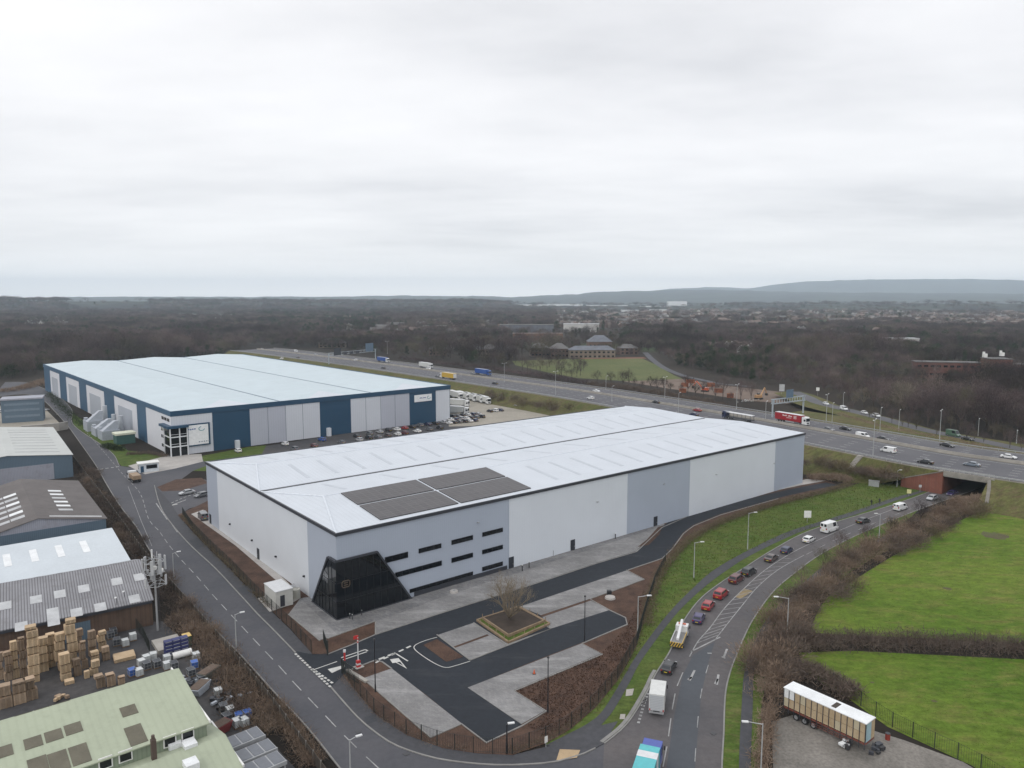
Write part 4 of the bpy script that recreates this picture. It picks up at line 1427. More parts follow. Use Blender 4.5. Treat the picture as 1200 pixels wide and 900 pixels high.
K['grn_wall'] = ribbed('grey_green_wall', (0.21, 0.25, 0.185), 0.5, 'X', 0.7, 0.2, 0.08, 0.85)
K['tan_lt'] = mat('aged_rooflight', (0.135, 0.125, 0.095), var=0.15, scale=0.5)
K['lt'] = mat('pale_rooflight', (0.45, 0.46, 0.47), var=0.15, scale=0.5, rough=0.5)
K['lt_w'] = mat('white_rooflight', (0.75, 0.77, 0.78), var=0.1, scale=0.5, rough=0.5)
K['brown_wall'] = bricky('brown_brick', (0.10, 0.066, 0.05), (0.13, 0.085, 0.062), (0.1, 0.085, 0.07), 1.0, row=0.15, width=0.45, msize=0.01)
K['frame_w'] = paint('white_frame_paint', (0.7, 0.7, 0.68), 0.4)

A_E = R(38.0)
def back_from(px, py, z, L, ang):
    """corner at the right-hand end of the front eave seen at a pixel -> frame origin at the left end"""
    p = G(px, py, z)
    return Vector((p.x - math.cos(ang) * L, p.y - math.sin(ang) * L, 0))
# C1 pale roofed unit with slate-blue walls
aU = R(36.5)
U1 = shed('industrial_unit', 'industrial unit with pale grey low pitched roof and slate blue walls by the far road', back_from(84.5, 533, 7.5, 36, aU), aU, 36, 66, 7.5, 1.9, 'v', K['teal_wall'], K['pale_roof'], ridge_at=0.5)
m_ = MB(); fpanel(m_, 4, 30.5, 0.1, 5.4, -0.01, 0.08); m_.build('wall_panel', K['grey_wall'], U1.t)
for k in range(9):
    roof_patch(U1, 3.0, 15.5, 6 + k * 6.4, 6.6 + k * 6.4, 'roof_batten', K['lt'], 0.08)
    roof_patch(U1, 20.5, 33.0, 6 + k * 6.4, 6.6 + k * 6.4, 'roof_batten', K['lt'], 0.08)
# C2 twin-span fibre cement roof
aU = R(37.5)
O2 = back_from(124, 608, 6.5, 24, aU)
U2 = shed('workshop', 'old workshop with dark weathered roof and rows of pale rooflights, right span', O2, aU, 24, 47, 6.5, 2.6, 'v', K['grey_wall'], K['asb'], ridge_at=0.42)
m_ = MB(); fpanel(m_, 0, 23.98, 3.8, 6.4, -0.01, 0.08); m_.build('wall_panel', K['teal_wall'], U2.t)
for k in range(6):
    roof_patch(U2, 15.2, 18.2, 8 + k * 4.5, 9.8 + k * 4.5, 'roof_light', K['lt_w'] if k % 3 else K['lt'])
    roof_patch(U2, 5.2, 8.0, 5 + k * 5.0, 7.2 + k * 5.0, 'roof_light', K['lt_w'] if k % 2 else K['lt'])
    roof_patch(U2, 1.2, 5.0, 5 + k * 5.0, 7.0 + k * 5.0, 'roof_light', K['lt'])
roof_patch(U2, 12.6, 23.4, 1.6, 2.2, 'flashing', K['lt_w'])
O2b = Vector((O2.x - math.cos(aU) * 24.5, O2.y - math.sin(aU) * 24.5, 0))
U2b = shed('workshop', 'old workshop with dark weathered roof, the left span cut by the picture edge', O2b, aU, 24.2, 47, 6.5, 2.6, 'v', K['grey_wall'], K['asb'], ridge_at=0.42)
for k in range(6):
    roof_patch(U2b, 15.0, 19.4, 4 + k * 5.4, 6.2 + k * 5.4, 'roof_light', K['lt'])
    roof_patch(U2b, 20.2, 22.6, 5 + k * 5.0, 6.6 + k * 5.0, 'roof_light', K['lt_w'] if k % 2 else K['lt'])
    roof_patch(U2b, 4.0, 8.0, 5 + k * 5.4, 7.2 + k * 5.4, 'roof_light', K['lt'])
# C3 white roof, shallow vault
aU = R(37.2)
L3_ = 60
O3 = back_from(151, 657, 6.0, L3_, aU)
U3 = shed('storage_shed', 'long storage shed with smooth white coated roof and faint rooflights', O3, aU, L3_, 23.3, 6.0, 1.5, 'u', K['grey_wall'], K['wht_roof'], ridge_at=0.9)
for k in range(8):
    u = L3_ - 7 - k * 4.6
    roof_patch(U3, u, u + 1.3, 8.5, 15.5, 'roof_light', K['lt_w'])
# C4 corrugated roof, brick wall
aU = R(33.5)
O4 = back_from(178, 703, 4.8, 60, aU)
U4 = shed('workshop', 'brick workshop with grey corrugated roof dotted with pale square rooflights', O4, aU, 60, 25, 4.8, 2.5, 'u', K['brown_wall'], K['corr'], ridge_at=0.66)
for px, py in ((163, 675), (157, 693), (137, 680), (117, 702), (98, 688), (89, 708), (70, 694), (42, 700), (24, 723), (6, 707)):
    u, v = U4.f.ground(px, py, 6.6)
    roof_patch(U4, u - 0.9, u + 0.9, v - 1.4, v + 1.4, 'roof_light', K['lt'])
u, v = U4.f.ground(62, 718, 5.9)
roof_patch(U4, u - 0.9, u + 0.9, v - 2.8, v + 3.2, 'roof_light', K['lt'])
for px, py in ((155, 664), (131, 669.5), (108, 676), (92, 677), (76, 675.5), (66, 682), (50, 681), (39, 687.5), (138, 663), (101, 670)):
    u, v = U4.f.ground(px, py, 7.8)
    roof_patch(U4, u - 1.2, u + 1.2, max(v - .8, U4.kk + .4), max(v - .8, U4.kk + .4) + 1.5, 'roof_light', K['lt'])
m_ = MB(); fpanel(m_, 46, 50, 0.1, 3.4, -0.01, 0.08); m_.build('door', K['teal_wall'], U4.t)
m_ = MB(); fpanel(m_, 0, 60, 4.3, 4.75, -0.05, 0.3); m_.build('gutter', K['trim'], U4.t)
# C5 green roofed works with its lower front range
aU = R(39.3)
L5 = 52
O5 = back_from(242, 848, 6.8, L5, aU)
U5 = shed('works_building', 'works building with big pale green pitched roof and brown rooflights beside the pallet yard', O5, aU, L5, 16.9, 6.8, 1.9, 'u', K['grn_wall'], K['grn_roof'], ridge_at=0.76)
for (px, py, du_, dv_) in ((151, 833, .9, 1.0), (86, 854, .9, 1.0), (63, 862, .9, 1.0), (39, 870, .9, 1.0), (4, 881, .9, 1.0), (159, 855, .95, 1.9), (93.5, 878, .95, 1.9), (69, 886, .95, 1.9), (45, 893, .95, 1.9)):
    u, v = U5.f.ground(px, py, 8.0)
    roof_patch(U5, u - du_, u + du_, max(0.3, v - dv_), v + dv_, 'roof_light', K['tan_lt'])
for (px, py) in ((142, 816.5), (73, 830), (52, 837), (29, 844)):
    u, v = U5.f.ground(px, py, 8.0)
    v = max(v, U5.kk + 1.4)
    roof_patch(U5, u - 0.9, u + 0.9, v - .9, v + .5, 'roof_light', K['tan_lt'])
m_ = MB(); m_.box((L5 + 0.38, 8.45, 7.0), (0.2, 17.4, 0.4)); m_.build('verge_trim', K['frame_w'], U5.t)
for px, py in ((211, 864), (137, 889)):
    u, z = U5.f.loc(px, py, 'front', 0)
    for dx in (-1.2, 0.9):
        m_ = MB(); fpanel(m_, u + dx - .75, u + dx + .75, z - .7, z + .75, -0.01, 0.1); w_ = m_.build('window', K['frame_w'], U5.t)
        m_ = MB(); fpanel(m_, u + dx - .6, u + dx + .6, z - .55, z + .6, -0.115, 0.03); m_.build('pane', K['dglass'], w_)
aU2 = aU
O6 = back_from(281, 900, 4.2, 60, aU2)
U6 = shed('works_building', 'lower range with pale green roof, white box rooflights and brown chimney pipe', O6, aU2, 60, 11.5, 4.2, 1.2, 'u', K['grn_wall'], K['grn_roof'], ridge_at=0.5)
for px, py in ((204, 874), (222, 875), (224, 898)):
    u, v = U6.f.ground(px, py, 5.3)
    m_ = MB(); m_.box((u, v, 5.6), (1.5, 1.7, 0.7)); m_.build('roof_light', K['lt_w'], U6.roof)
u, v = U6.f.ground(181, 894, 5.0)
m_ = MB(); m_.box((u, v, 6.3), (0.55, 0.55, 3.4)); m_.tube((u, v, 8.0), (u, v, 8.5), 0.2, n=8); m_.build('chimney', paint('brown_chimney', (0.08, 0.055, 0.045), 0.7), U6.roof)
m_ = MB(); m_.box((60.38, 5.75, 4.4), (0.2, 12, 0.4)); m_.build('verge_trim', K['frame_w'], U6.t)
# C6 three panelled canopies
K['pvroof'] = paint('smoked_roof_panel', (0.125, 0.135, 0.155), 0.35)
cn_lab = ['panelled canopy roof on posts, rearmost of three by the works yard', 'panelled canopy roof on posts, middle of three by the works yard', 'panelled canopy roof on posts, front one of three by the works yard']
for k, (a, L_n, D_n) in enumerate((((311, 862), 9.0, 2.8), ((325, 877), 9.0, 2.8), ((336, 892), 9.5, 2.8))):
    ang = R(42)
    p = G(a[0], a[1], 2.9)
    O = Vector((p.x - math.cos(ang) * L_n, p.y - math.sin(ang) * L_n, 0))
    f_ = Frame(O, ang)
    t = f_.empty('canopy', cn_lab[k], 'canopy', 'panelled canopies by the works yard')
    n = 6
    m_ = MB(); m_.box((L_n / 2, D_n / 2, 2.9), (L_n, D_n, 0.16))
    m_.box((L_n / 2, 0.03, 2.75), (L_n + .1, 0.1, 0.5))
    m_.build('frame', paint('canopy_grey', (0.30, 0.31, 0.32), 0.5) if k == 0 else bpy.data.materials['canopy_grey'], t)
    for q in range(n):
        m_ = MB(); m_.box((L_n * (q + .5) / n, D_n / 2 + .05, 3.0), (L_n / n - 0.22, D_n - 0.35, 0.06)); m_.build('roof_panel', K['pvroof'], t)
    for uu in (0.2, L_n / 2, L_n - 0.2):
        for vv in (0.15, D_n - 0.15):
            m_ = MB(); m_.box((uu, vv, 1.4), (0.14, 0.14, 2.8)); m_.build('post', bpy.data.materials['canopy_grey'], t)
# C7 block with parked cars, far left
f_ = Frame(G(4, 496), R(28))
t = f_.empty('office_block', 'small blue grey flat roofed block among parked cars by the far road', 'building')
m_ = MB(); m_.box((8, 5, 5.5), (17, 11, 11)); m_.build('wall', K['teal_wall'], t)
m_ = MB(); m_.box((8, 5, 11.3), (17.6, 11.6, 0.7)); m_.build('roof', K['grey_wall'], t)
for z in (3.0, 6.0, 8.8):
    m_ = MB(); fpanel(m_, 0.8, 15.2, z - .5, z + .6, -0.52, 0.05); m_.build('window', paint('slate_window', (0.17, 0.22, 0.27), 0.2) if z == 3.0 else bpy.data.materials['slate_window'], t)
f_ = Frame(G(29, 508), R(24))
t = f_.empty('site_wall', 'pale curved concrete block wall beside the small blue grey block', 'wall')
m_ = MB(); m_.wall([Vector((-1, 0, 0)), Vector((6, -0.5, 0)), Vector((13, 1.5, 0)), Vector((16, 5, 0))], 0.6, 0, 3.4); m_.build('block_face', K['conc'], t)
m_ = MB(); m_.wall([Vector((-1, 0, 0)), Vector((6, -0.5, 0)), Vector((13, 1.5, 0)), Vector((16, 5, 0))], 0.8, 3.4, 3.6); m_.build('coping', K['path'], t)
# gatehouse
f_ = Frame(G(161, 549), R(33))
t = f_.empty('gatehouse', 'small white gatehouse cabin at the blue warehouse entrance', 'cabin')
t.location = G(174, 552)
m_ = MB(); m_.box((0, 0, 1.5), (6.2, 3.6, 3.0)); m_.build('wall', paint('cabin_white', (0.58, 0.62, 0.66), 0.5), t)
m_ = MB(); m_.box((0, 0, 3.15), (6.8, 4.2, 0.3)); m_.build('roof', K['frame_w'], t)
m_ = MB(); fpanel(m_, -0.8, 2.6, 1.2, 2.5, -1.8, 0.05); spanel(m_, -1.2, 1.2, 1.2, 2.5, -3.1, 0.05); m_.build('window', K['dglass'], t)
m_ = MB(); fpanel(m_, -2.6, -1.6, 0.1, 2.3, -1.8, 0.05); m_.build('door', K['blue'], t)
# ================================================================ plants
K['bark'] = mat('bark', (0.075, 0.062, 0.05), var=0.2, scale=1.5, rnd=0.3)
K['twig'] = mat('bare_twigs', (0.135, 0.10, 0.085), col2=(0.185, 0.15, 0.125), scale=0.05, rough=0.95, spec=0.05, rnd=0.55, fine=0)
K['twig2'] = mat('olive_twigs', (0.13, 0.117, 0.07), col2=(0.18, 0.16, 0.10), scale=0.05, rough=0.95, spec=0.05, rnd=0.5, fine=0)
K['twig_lt'] = mat('pale_twigs', (0.17, 0.14, 0.105), col2=(0.22, 0.185, 0.14), scale=0.3, rough=0.95, spec=0.05, fine=0)
K['ever'] = mat('evergreen_leaves', (0.028, 0.042, 0.022), col2=(0.05, 0.068, 0.032), scale=0.4, rough=0.9, spec=0.08, rnd=0.4, fine=0)
def twig_mat(name, cols):
    m, nt, b = _nt(name)
    oi = N_(nt, 'ShaderNodeObjectInfo')
    c = ramp(nt, oi.outputs['Random'], [(i / (len(cols) - 1), q) for i, q in enumerate(cols)])
    p = position(nt)
    big = ramp(nt, noise(nt, p, 0.008, 4, .6), [(0.38, 0.42), (0.62, 1.3)])
    c = mixc(nt, 1.0, c, big, 'MULTIPLY')
    c = mixc(nt, 1.0, c, (0.94, 0.95, 1.05), 'MULTIPLY')
    c = mixc(nt, 1.0, c, ramp(nt, noise(nt, p, 0.25, 3, .5), [(0.3, 0.72), (0.7, 1.1)]), 'MULTIPLY')
    nt.links.new(c, b.inputs['Base Color'])
    b.inputs['Roughness'].default_value = .95
    b.inputs['Specular IOR Level'].default_value = .05
    return m
K['twig'] = twig_mat('bare_twigs_mixed', [(.07, .05, .047), (.125, .092, .082), (.092, .067, .06), (.165, .125, .105), (.08, .062, .058), (.13, .10, .085)])
K['twig2'] = twig_mat('olive_twigs_mixed', [(.09, .076, .05), (.14, .117, .082), (.078, .066, .046), (.125, .112, .066), (.16, .135, .10)])
K['bramble'] = mat('bramble_stems', (0.225, 0.16, 0.12), col2=(0.32, 0.245, 0.185), scale=0.25, rough=0.95, spec=0.05, rnd=0.3, fine=0.15)
K['hedge'] = mat('hedge_stems', (0.15, 0.12, 0.075), col2=(0.21, 0.175, 0.115), scale=0.3, rough=0.95, spec=0.05, rnd=0.3, fine=0.15)
K['darkbush'] = mat('dark_stems', (0.14, 0.105, 0.088), col2=(0.205, 0.165, 0.135), scale=0.3, rough=0.95, spec=0.05, rnd=0.3, fine=0.15)

def slivers(P, Dv, L, Wd, rs):
    """thin triangles from points P along directions Dv: arrays -> (verts, n)"""
    n = len(P)
    r = rs.normal(size=(n, 3))
    s = np.cross(Dv, r)
    s /= np.linalg.norm(s, axis=1, keepdims=True) + 1e-9
    V = np.empty((n, 3, 3))
    V[:, 0] = P - s * Wd[:, None] * .5
    V[:, 1] = P + s * Wd[:, None] * .5
    V[:, 2] = P + Dv * L[:, None]
    return V.reshape(-1, 3)

def mesh_from_tris(name, V, m, extra=None):
    n = len(V) // 3
    verts, faces = [tuple(p) for p in V], [(3 * i, 3 * i + 1, 3 * i + 2) for i in range(n)]
    if extra:
        k = len(verts)
        verts += extra.v
        faces += [tuple(k + i for i in f) for f in extra.f]
    me = bpy.data.meshes.new(name)
    me.from_pydata(verts, [], faces)
    me.materials.append(m)
    me.update()
    return me

def unit(v):
    return v / (np.linalg.norm(v, axis=-1, keepdims=True) + 1e-9)

def tree_meshes(seed, h, spread, ntw, wd, m, name, limbs=7, tlen=(0.5, 1.5), trunk_r=0.2, low=0.22, dome=1.1):
    rnd = random.Random(seed)
    rs = np.random.RandomState(seed)
    tr, br = MB(), MB()
    lean = Vector((rnd.uniform(-.05, .05), rnd.uniform(-.05, .05), 1)).normalized()
    fork = h * rnd.uniform(low, low + .1)
    tr.loft([[(math.cos(a) * trunk_r * q + lean.x * z, math.sin(a) * trunk_r * q + lean.y * z, z) for a in [k * math.tau / 7 for k in range(7)]] for q, z in ((1.5, -.1), (1.05, fork * .3), (0.85, fork))], cap=False)
    base = lean * fork
    tips = []
    def grow(p, d, L, r, depth):
        # slightly bent in two pieces
        mid = p + d * L * .5
        d2 = (d + Vector((rnd.uniform(-.25, .25), rnd.uniform(-.25, .25), rnd.uniform(-.02, .25)))).normalized()
        e = mid + d2 * L * .5
        n = 5 if depth == 0 else (4 if depth == 1 else 3)
        br.tube(p, mid, r, r * .8, n=n, cap=False)
        br.tube(mid, e, r * .8, r * .5, n=n, cap=False)
        tips.append((mid, d2, L, depth))
        tips.append((e, d2, L, depth))
        if depth < 2:
            for _ in range(rnd.choice((2, 3, 3))):
                dd = (d2 + Vector((rnd.uniform(-.8, .8), rnd.uniform(-.8, .8), rnd.uniform(-.15, .6))) * .85).normalized()
                q = mid.lerp(e, rnd.uniform(.2, 1.0))
                grow(q, dd, L * rnd.uniform(.5, .75), r * .5, depth + 1)
    for k in range(limbs):
        a = k * math.tau / limbs * 1.0 + rnd.uniform(-.4, .4)
        out = rnd.uniform(.25, 1.0) * spread
        d = Vector((math.cos(a) * out, math.sin(a) * out, rnd.uniform(.7, 1.2))).normalized()
        grow(base - lean * rnd.uniform(0, fork * .25), d, h * rnd.uniform(.32, .45), trunk_r * .5, 0)
    grow(base, lean, h * .42, trunk_r * .7, 0)
    T = np.array([tuple(t[0]) for t in tips])
    Dd = np.array([tuple(t[1]) for t in tips])
    W = np.array([0.4 if t[3] == 0 else (1 if t[3] == 1 else 2.0) for t in tips])
    idx = rs.choice(len(T), ntw, p=W / W.sum())
    P = T[idx] + rs.normal(size=(ntw, 3)) * h * .05
    P[:, 2] = np.maximum(P[:, 2], h * .12)
    Dv = unit(Dd[idx] * .7 + rs.normal(size=(ntw, 3)) * .55 + np.array([0, 0, .25]))
    L = rs.uniform(tlen[0], tlen[1], ntw)
    if dome:
        # fine outer twigs: a lumpy dome of them round the limbs
        n2 = int(ntw * dome)
        U = unit(rs.normal(size=(n2, 3)))
        U[:, 2] = np.abs(U[:, 2]) * 1.0 - .35
        U = unit(U)
        lob = 1 + .16 * np.sin(U[:, 0] * 4.3 + seed) + .16 * np.sin(U[:, 1] * 5.1 + 2 * seed) + .1 * np.sin(U[:, 2] * 7 + seed)
        rr_ = lob * rs.uniform(.72, 1.05, n2)
        P2 = np.array([0, 0, h * .60]) + U * rr_[:, None] * np.array([h * .34, h * .34, h * .36]) * (.8 + .3 * spread)
        D2 = unit(U * .8 + rs.normal(size=(n2, 3)) * .5 + np.array([0, 0, .2]))
        P, Dv = np.concatenate([P, P2]), np.concatenate([Dv, D2])
        L = np.concatenate([L, rs.uniform(.35, 1.0, n2)])
        ntw += n2
    V = slivers(P, Dv, L, rs.uniform(.6, 1.3, ntw) * wd, rs)
    tm = tr.mesh(name + '_trunk', [K['bark']], True)
    cm = mesh_from_tris(name + '_crown', V, m, br)
    return tm, cm

def leafy_meshes(seed, h, w, n, lw, m, name, conical=0.3):
    """evergreen: many leaf-sized faces in clumps filling an uneven crown"""
    rs = np.random.RandomState(seed)
    tr = MB()
    tr.tube((0, 0, -.1), (0, 0, h * .5), .22, .12, n=6, cap=False)
    nc = 34
    zc = rs.uniform(.18, .95, nc) * h
    rad = w * .5 * np.clip(1.15 - conical * 1.1 * (zc / h), .12, 1) * np.sqrt(rs.uniform(.05, 1, nc))
    an = rs.uniform(0, math.tau, nc)
    C = np.stack([np.cos(an) * rad, np.sin(an) * rad, zc], 1)
    cs = rs.uniform(.1, .2, nc) * w
    idx = rs.randint(0, nc, n)
    P = C[idx] + rs.normal(size=(n, 3)) * cs[idx][:, None] * np.array([.7, .7, .6])
    P[:, 2] = np.clip(P[:, 2], .3, None)
    Dv = unit(rs.normal(size=(n, 3)) + np.array([0, 0, .1]))
    V = slivers(P, Dv, rs.uniform(.5, 1.2, n) * lw * 1.6, rs.uniform(.7, 1.3, n) * lw, rs)
    return tr.mesh(name + '_trunk', [K['bark']], True), mesh_from_tris(name + '_crown', V, m)

TREES = [tree_meshes(11, 13, .8, 620, .10, K['twig'], 'bare_tree_a'), tree_meshes(12, 14, .62, 640, .10, K['twig'], 'bare_tree_b'),
         tree_meshes(13, 12, .95, 600, .10, K['twig2'], 'bare_tree_c'), tree_meshes(14, 15, .7, 680, .10, K['twig'], 'bare_tree_d'),
         tree_meshes(15, 11, .85, 560, .10, K['twig2'], 'bare_tree_e')]
EVERS = [leafy_meshes(21, 12, 7, 1500, .42, K['ever'], 'evergreen_a', .4), leafy_meshes(22, 14, 5.5, 1400, .42, K['ever'], 'evergreen_b', .9)]

def plant(name, label, cat, meshes, loc, rz, sc, group=None):
    r = bpy.data.objects.new(name, None)
    r.empty_display_size = .3
    COL.objects.link(r)
    r.location = loc
    r.rotation_euler = (0, 0, rz)
    r.scale = sc if isinstance(sc, tuple) else (sc, sc, sc)
    tag(r, label, cat, group)
    out = []
    for nm, me in zip(('trunk', 'crown'), meshes):
        o = bpy.data.objects.new(nm, me)
        o.parent = r
        COL.objects.link(o)
        out.append(o)
    return r, out

# ---- the young tree in the timber planter
pl_c = (G(558, 729) + G(645, 733)) / 2
pt = tree_meshes(31, 9.5, 1.25, 3000, .04, K['twig_lt'], 'planter_tree', limbs=13, tlen=(.35, .95), trunk_r=.3, low=.09, dome=0)
plant('bare_tree', 'spreading bare tree standing in the timber edged bed of the car park', 'tree', pt, G(597, 731) + Vector((0, 0, .3)), 0.4, 1.0)
t = thing('planter', 'square timber edged planting bed round the car park tree', 'planter', G(600, 733))
K['timber'] = mat('sleeper_timber', (0.26, 0.19, 0.125), var=0.2, scale=1.2)
for q, z0, z1, w_ in ((((559, 729), (608, 713), (644, 733), (596, 755)), .15, .55, .3), (((566, 728.5), (607, 716), (637, 732), (596, 749)), .45, .9, .25)):
    pts = GL(q)
    for a, c in zip(pts, pts[1:] + pts[:1]):
        m_ = MB(); m_.wall([a, c], w_, z0, z1); m_.build('sleeper', K['timber'], t, world=True)
m_ = MB(); m_.poly(GL(((560, 729), (608, 714), (643, 733), (596, 754.5))), .42); m_.build('grass_strip', K['verge'], t, world=True)
m_ = MB(); m_.poly(GL(((566, 728.5), (607, 716), (637, 732), (596, 749))), .8); m_.build('soil', K['soil'], t, world=True)
for k in range(4):
    for a, c in zip(GL(((559, 729), (608, 713), (644, 733), (596, 755))), GL(((608, 713), (644, 733), (596, 755), (559, 729)))):
        p = a.lerp(c, (k + .5) / 4)
        m_ = MB(); m_.tube((p.x, p.y, .3), (p.x, p.y, 1.25), .06, n=5); m_.build('stake', K['timber'], t, world=True)

# ---- scrub: uncountable stems, one object per strip
def scrub(name, pts, width, height, n, wd, m, label=None, cat=None, kind='stuff', seed=1, jag=.5, z=0.0, up=.9, L=(.5, 1.5), taper=True):
    rs = np.random.RandomState(seed)
    pp = resample(smooth(pts, 5), 1.0)
    Q = np.array([tuple(p) for p in pp])
    i = rs.randint(0, len(Q) - 1, n)
    T = unit(Q[np.minimum(i + 1, len(Q) - 1)] - Q[i])
    Nn = np.stack([-T[:, 1], T[:, 0], np.zeros(n)], 1)
    across = np.clip(rs.normal(0, .36, n), -1, 1)
    # lumps along the run make the top uneven
    lump = .62 + jag * .55 * (np.sin(Q[i][:, 0] * .55 + seed) * np.sin(Q[i][:, 1] * .43 + 2 * seed) + .7 * np.sin(Q[i][:, 0] * 1.7 + Q[i][:, 1] * 1.3)) * .6
    lump = np.clip(lump, .22, 1.2)
    hz = height * lump * (1 - (across ** 2) * (.65 if taper else .1))
    P = Q[i] + Nn * (across * width * .5)[:, None] + rs.normal(size=(n, 3)) * np.array([.35, .35, 0])
    P[:, 2] = z + rs.uniform(0, 1, n) ** .7 * hz * .9
    Dv = unit(rs.normal(size=(n, 3)) + np.array([0, 0, up]))
    V = slivers(P, Dv, rs.uniform(L[0], L[1], n), rs.uniform(.6, 1.3, n) * wd, rs)
    base = V.mean(axis=0)
    base[2] = z
    me = mesh_from_tris(name, V - base, m)
    o = bpy.data.objects.new(name, me)
    o.location = base
    COL.objects.link(o)
    return tag(o, label, cat, None, kind)

def hedge(pts, width, height, n, m, label, seed, wd=.09, **k):
    return scrub('hedge', pts, width, height, n, wd, m, label, 'hedge', None, seed, jag=.25, taper=False, **k)

hedge(GL([(757, 735), (762, 706), (770, 684), (782, 664), (806, 637), (846, 614), (900, 595.5), (960, 580), (1000, 569)]), 3.4, 2.3, 14000, K['hedge'], 'clipped brown hedge running along the warehouse access drive above the grass bank', 3, L=(.3, .8))
hedge(GL([(946, 757), (1000, 756), (1080, 758), (1200, 764), (1450, 790)]), 9.5, 3.0, 15000, K['darkbush'], 'thick dark hedge dividing the two green pasture fields', 4)
scrub('roadside_scrub', GL([(1160, 590), (1120, 600), (1085, 618), (1050, 634), (1012, 657), (975, 680), (945, 707)]), 9, 3.4, 11000, .10, K['bramble'], seed=5)
scrub('roadside_scrub', GL([(1168, 589), (1140, 594), (1112, 600)]), 7, 5.2, 6000, .10, K['bramble'], seed=51)
scrub('roadside_scrub', GL([(950, 700), (930, 726), (915, 752), (905, 785), (900, 830)]), 7.5, 3.2, 7500, .10, K['bramble'], seed=6)
scrub('roadside_scrub', GL([(905, 760), (940, 756), (960, 752)]), 7, 3.0, 3000, .10, K['darkbush'], seed=7)
scrub('layby_thicket', GL([(915, 800), (938, 792), (962, 798), (986, 812), (1008, 830)]), 5.5, 3.6, 5200, .10, K['darkbush'], seed=8)
scrub('layby_thicket', GL([(888, 960), (892, 900), (897, 860), (905, 830)]), 3.0, 2.2, 3200, .08, K['bramble'], seed=9)
scrub('works_scrub', GL([(92, 545), (106, 572), (128, 606), (158, 650), (196, 700), (236, 748)]), 6.5, 2.2, 7000, .09, K['darkbush'], seed=10)
scrub('works_scrub', GL([(214, 722), (240, 752), (262, 782), (290, 820), (322, 866)]), 9, 2.6, 9500, .08, K['bramble'], seed=11)
scrub('works_scrub', GL([(322, 830), (345, 862), (372, 905)]), 4.0, 1.8, 3500, .07, K['bramble'], seed=12)
scrub('plot_scrub', GL([(214, 606), (240, 636), (272, 668), (300, 697), (318, 716)]), 2.0, 1.6, 3500, .07, K['hedge'], seed=13, L=(.3, .8))
scrub('warehouse_shrubs', GL([(58, 462), (68, 474), (82, 487), (98, 501)]), 8, 3.0, 2600, .16, K['ever'], seed=14)
scrub('warehouse_shrubs', GL([(124, 523), (138, 528), (150, 527)]), 6, 2.6, 1800, .14, K['ever'], seed=15)
scrub('warehouse_shrubs', GL([(150, 533), (176, 532), (196, 536)]), 4, 1.2, 1300, .12, K['darkbush'], seed=16)
scrub('bank_scrub', [p + Vector((0, 0, 0)) for p in offset(sN, 9)[70:118]], 11, 3.0, 9000, .18, K['darkbush'], seed=17, z=1.5, L=(.8, 2))
scrub('bank_scrub', GL([(1000, 548), (1020, 552), (1040, 556), (1058, 560)], 4), 8, 2.6, 3000, .12, K['darkbush'], seed=18, z=3.0)
scrub('bank_scrub', GL([(950, 560), (975, 560), (1000, 565)], 1), 7, 2.5, 2600, .12, K['bramble'], seed=19, z=.6)
scrub('bank_scrub', GL([(1172, 588), (1200, 592), (1260, 600)], 1), 8, 2.0, 1800, .12, K['bramble'], seed=20, z=.5)
scrub('rough_strip', GL([(-120, 470), (0, 460), (30, 455), (58, 446)]), 16, 3.2, 4200, .28, K['bramble'], seed=21, L=(.8, 2.2))
scrub('roadside_brush', GL([(690, 452), (720, 455), (760, 461), (800, 469), (850, 479)]), 10, 5.0, 9000, .18, K['darkbush'], seed=22, L=(.8, 2.4))
scrub('roadside_brush', GL([(985, 487), (1040, 502), (1100, 514), (1180, 530)], 4.5), 4, 1.6, 2200, .12, K['bramble'], seed=23, z=4.5)
scrub('roadside_brush', GL([(470, 421), (520, 428), (570, 433), (640, 443), (690, 452)]), 10, 5.0, 5200, .26, K['twig'], seed=24, L=(1, 3))
scrub('fence_weeds', GL([(600, 882), (640, 869), (668, 852), (698, 826), (724, 794), (744, 758), (756, 715)]), 1.4, .9, 2200, .06, K['hedge'], seed=25, L=(.2, .6))
scrub('fence_weeds', GL([(404, 796), (440, 835), (476, 859), (520, 874), (560, 881)]), 1.6, .8, 1800, .05, K['bramble'], seed=26, L=(.2, .5))
# rank tufts over the plain grass areas, so that they do not read as a flat sheet
def tufts(name, poly_px, n, m, hgt, wd, seed, z=.05):
    rs = np.random.RandomState(seed)
    tri = tessellate_polygon([[p.copy() for p in poly_px]])
    A = []
    for t_ in tri:
        a, b_, c = [np.array(poly_px[k]) for k in t_]
        A.append((np.linalg.norm(np.cross(b_ - a, c - a)) / 2, a, b_, c))
    w_ = np.array([a[0] for a in A])
    ii = rs.choice(len(A), n, p=w_ / w_.sum())
    u, v = rs.rand(n), rs.rand(n)
    fl = u + v > 1
    u[fl], v[fl] = 1 - u[fl], 1 - v[fl]
    a = np.array([A[i][1] for i in ii]); b_ = np.array([A[i][2] for i in ii]); c = np.array([A[i][3] for i in ii])
    P = a + (b_ - a) * u[:, None] + (c - a) * v[:, None]
    P[:, 2] = z
    V = slivers(P, unit(rs.normal(size=(n, 3)) * .6 + np.array([0, 0, .9])), rs.uniform(.4, 1.2, n) * hgt, rs.uniform(.6, 1.4, n) * wd, rs)
    base = V.mean(axis=0); base[2] = z
    o = bpy.data.objects.new(name, mesh_from_tris(name, V - base, m))
    o.location = base
    COL.objects.link(o)
    tag(o, None, None, None, 'stuff')
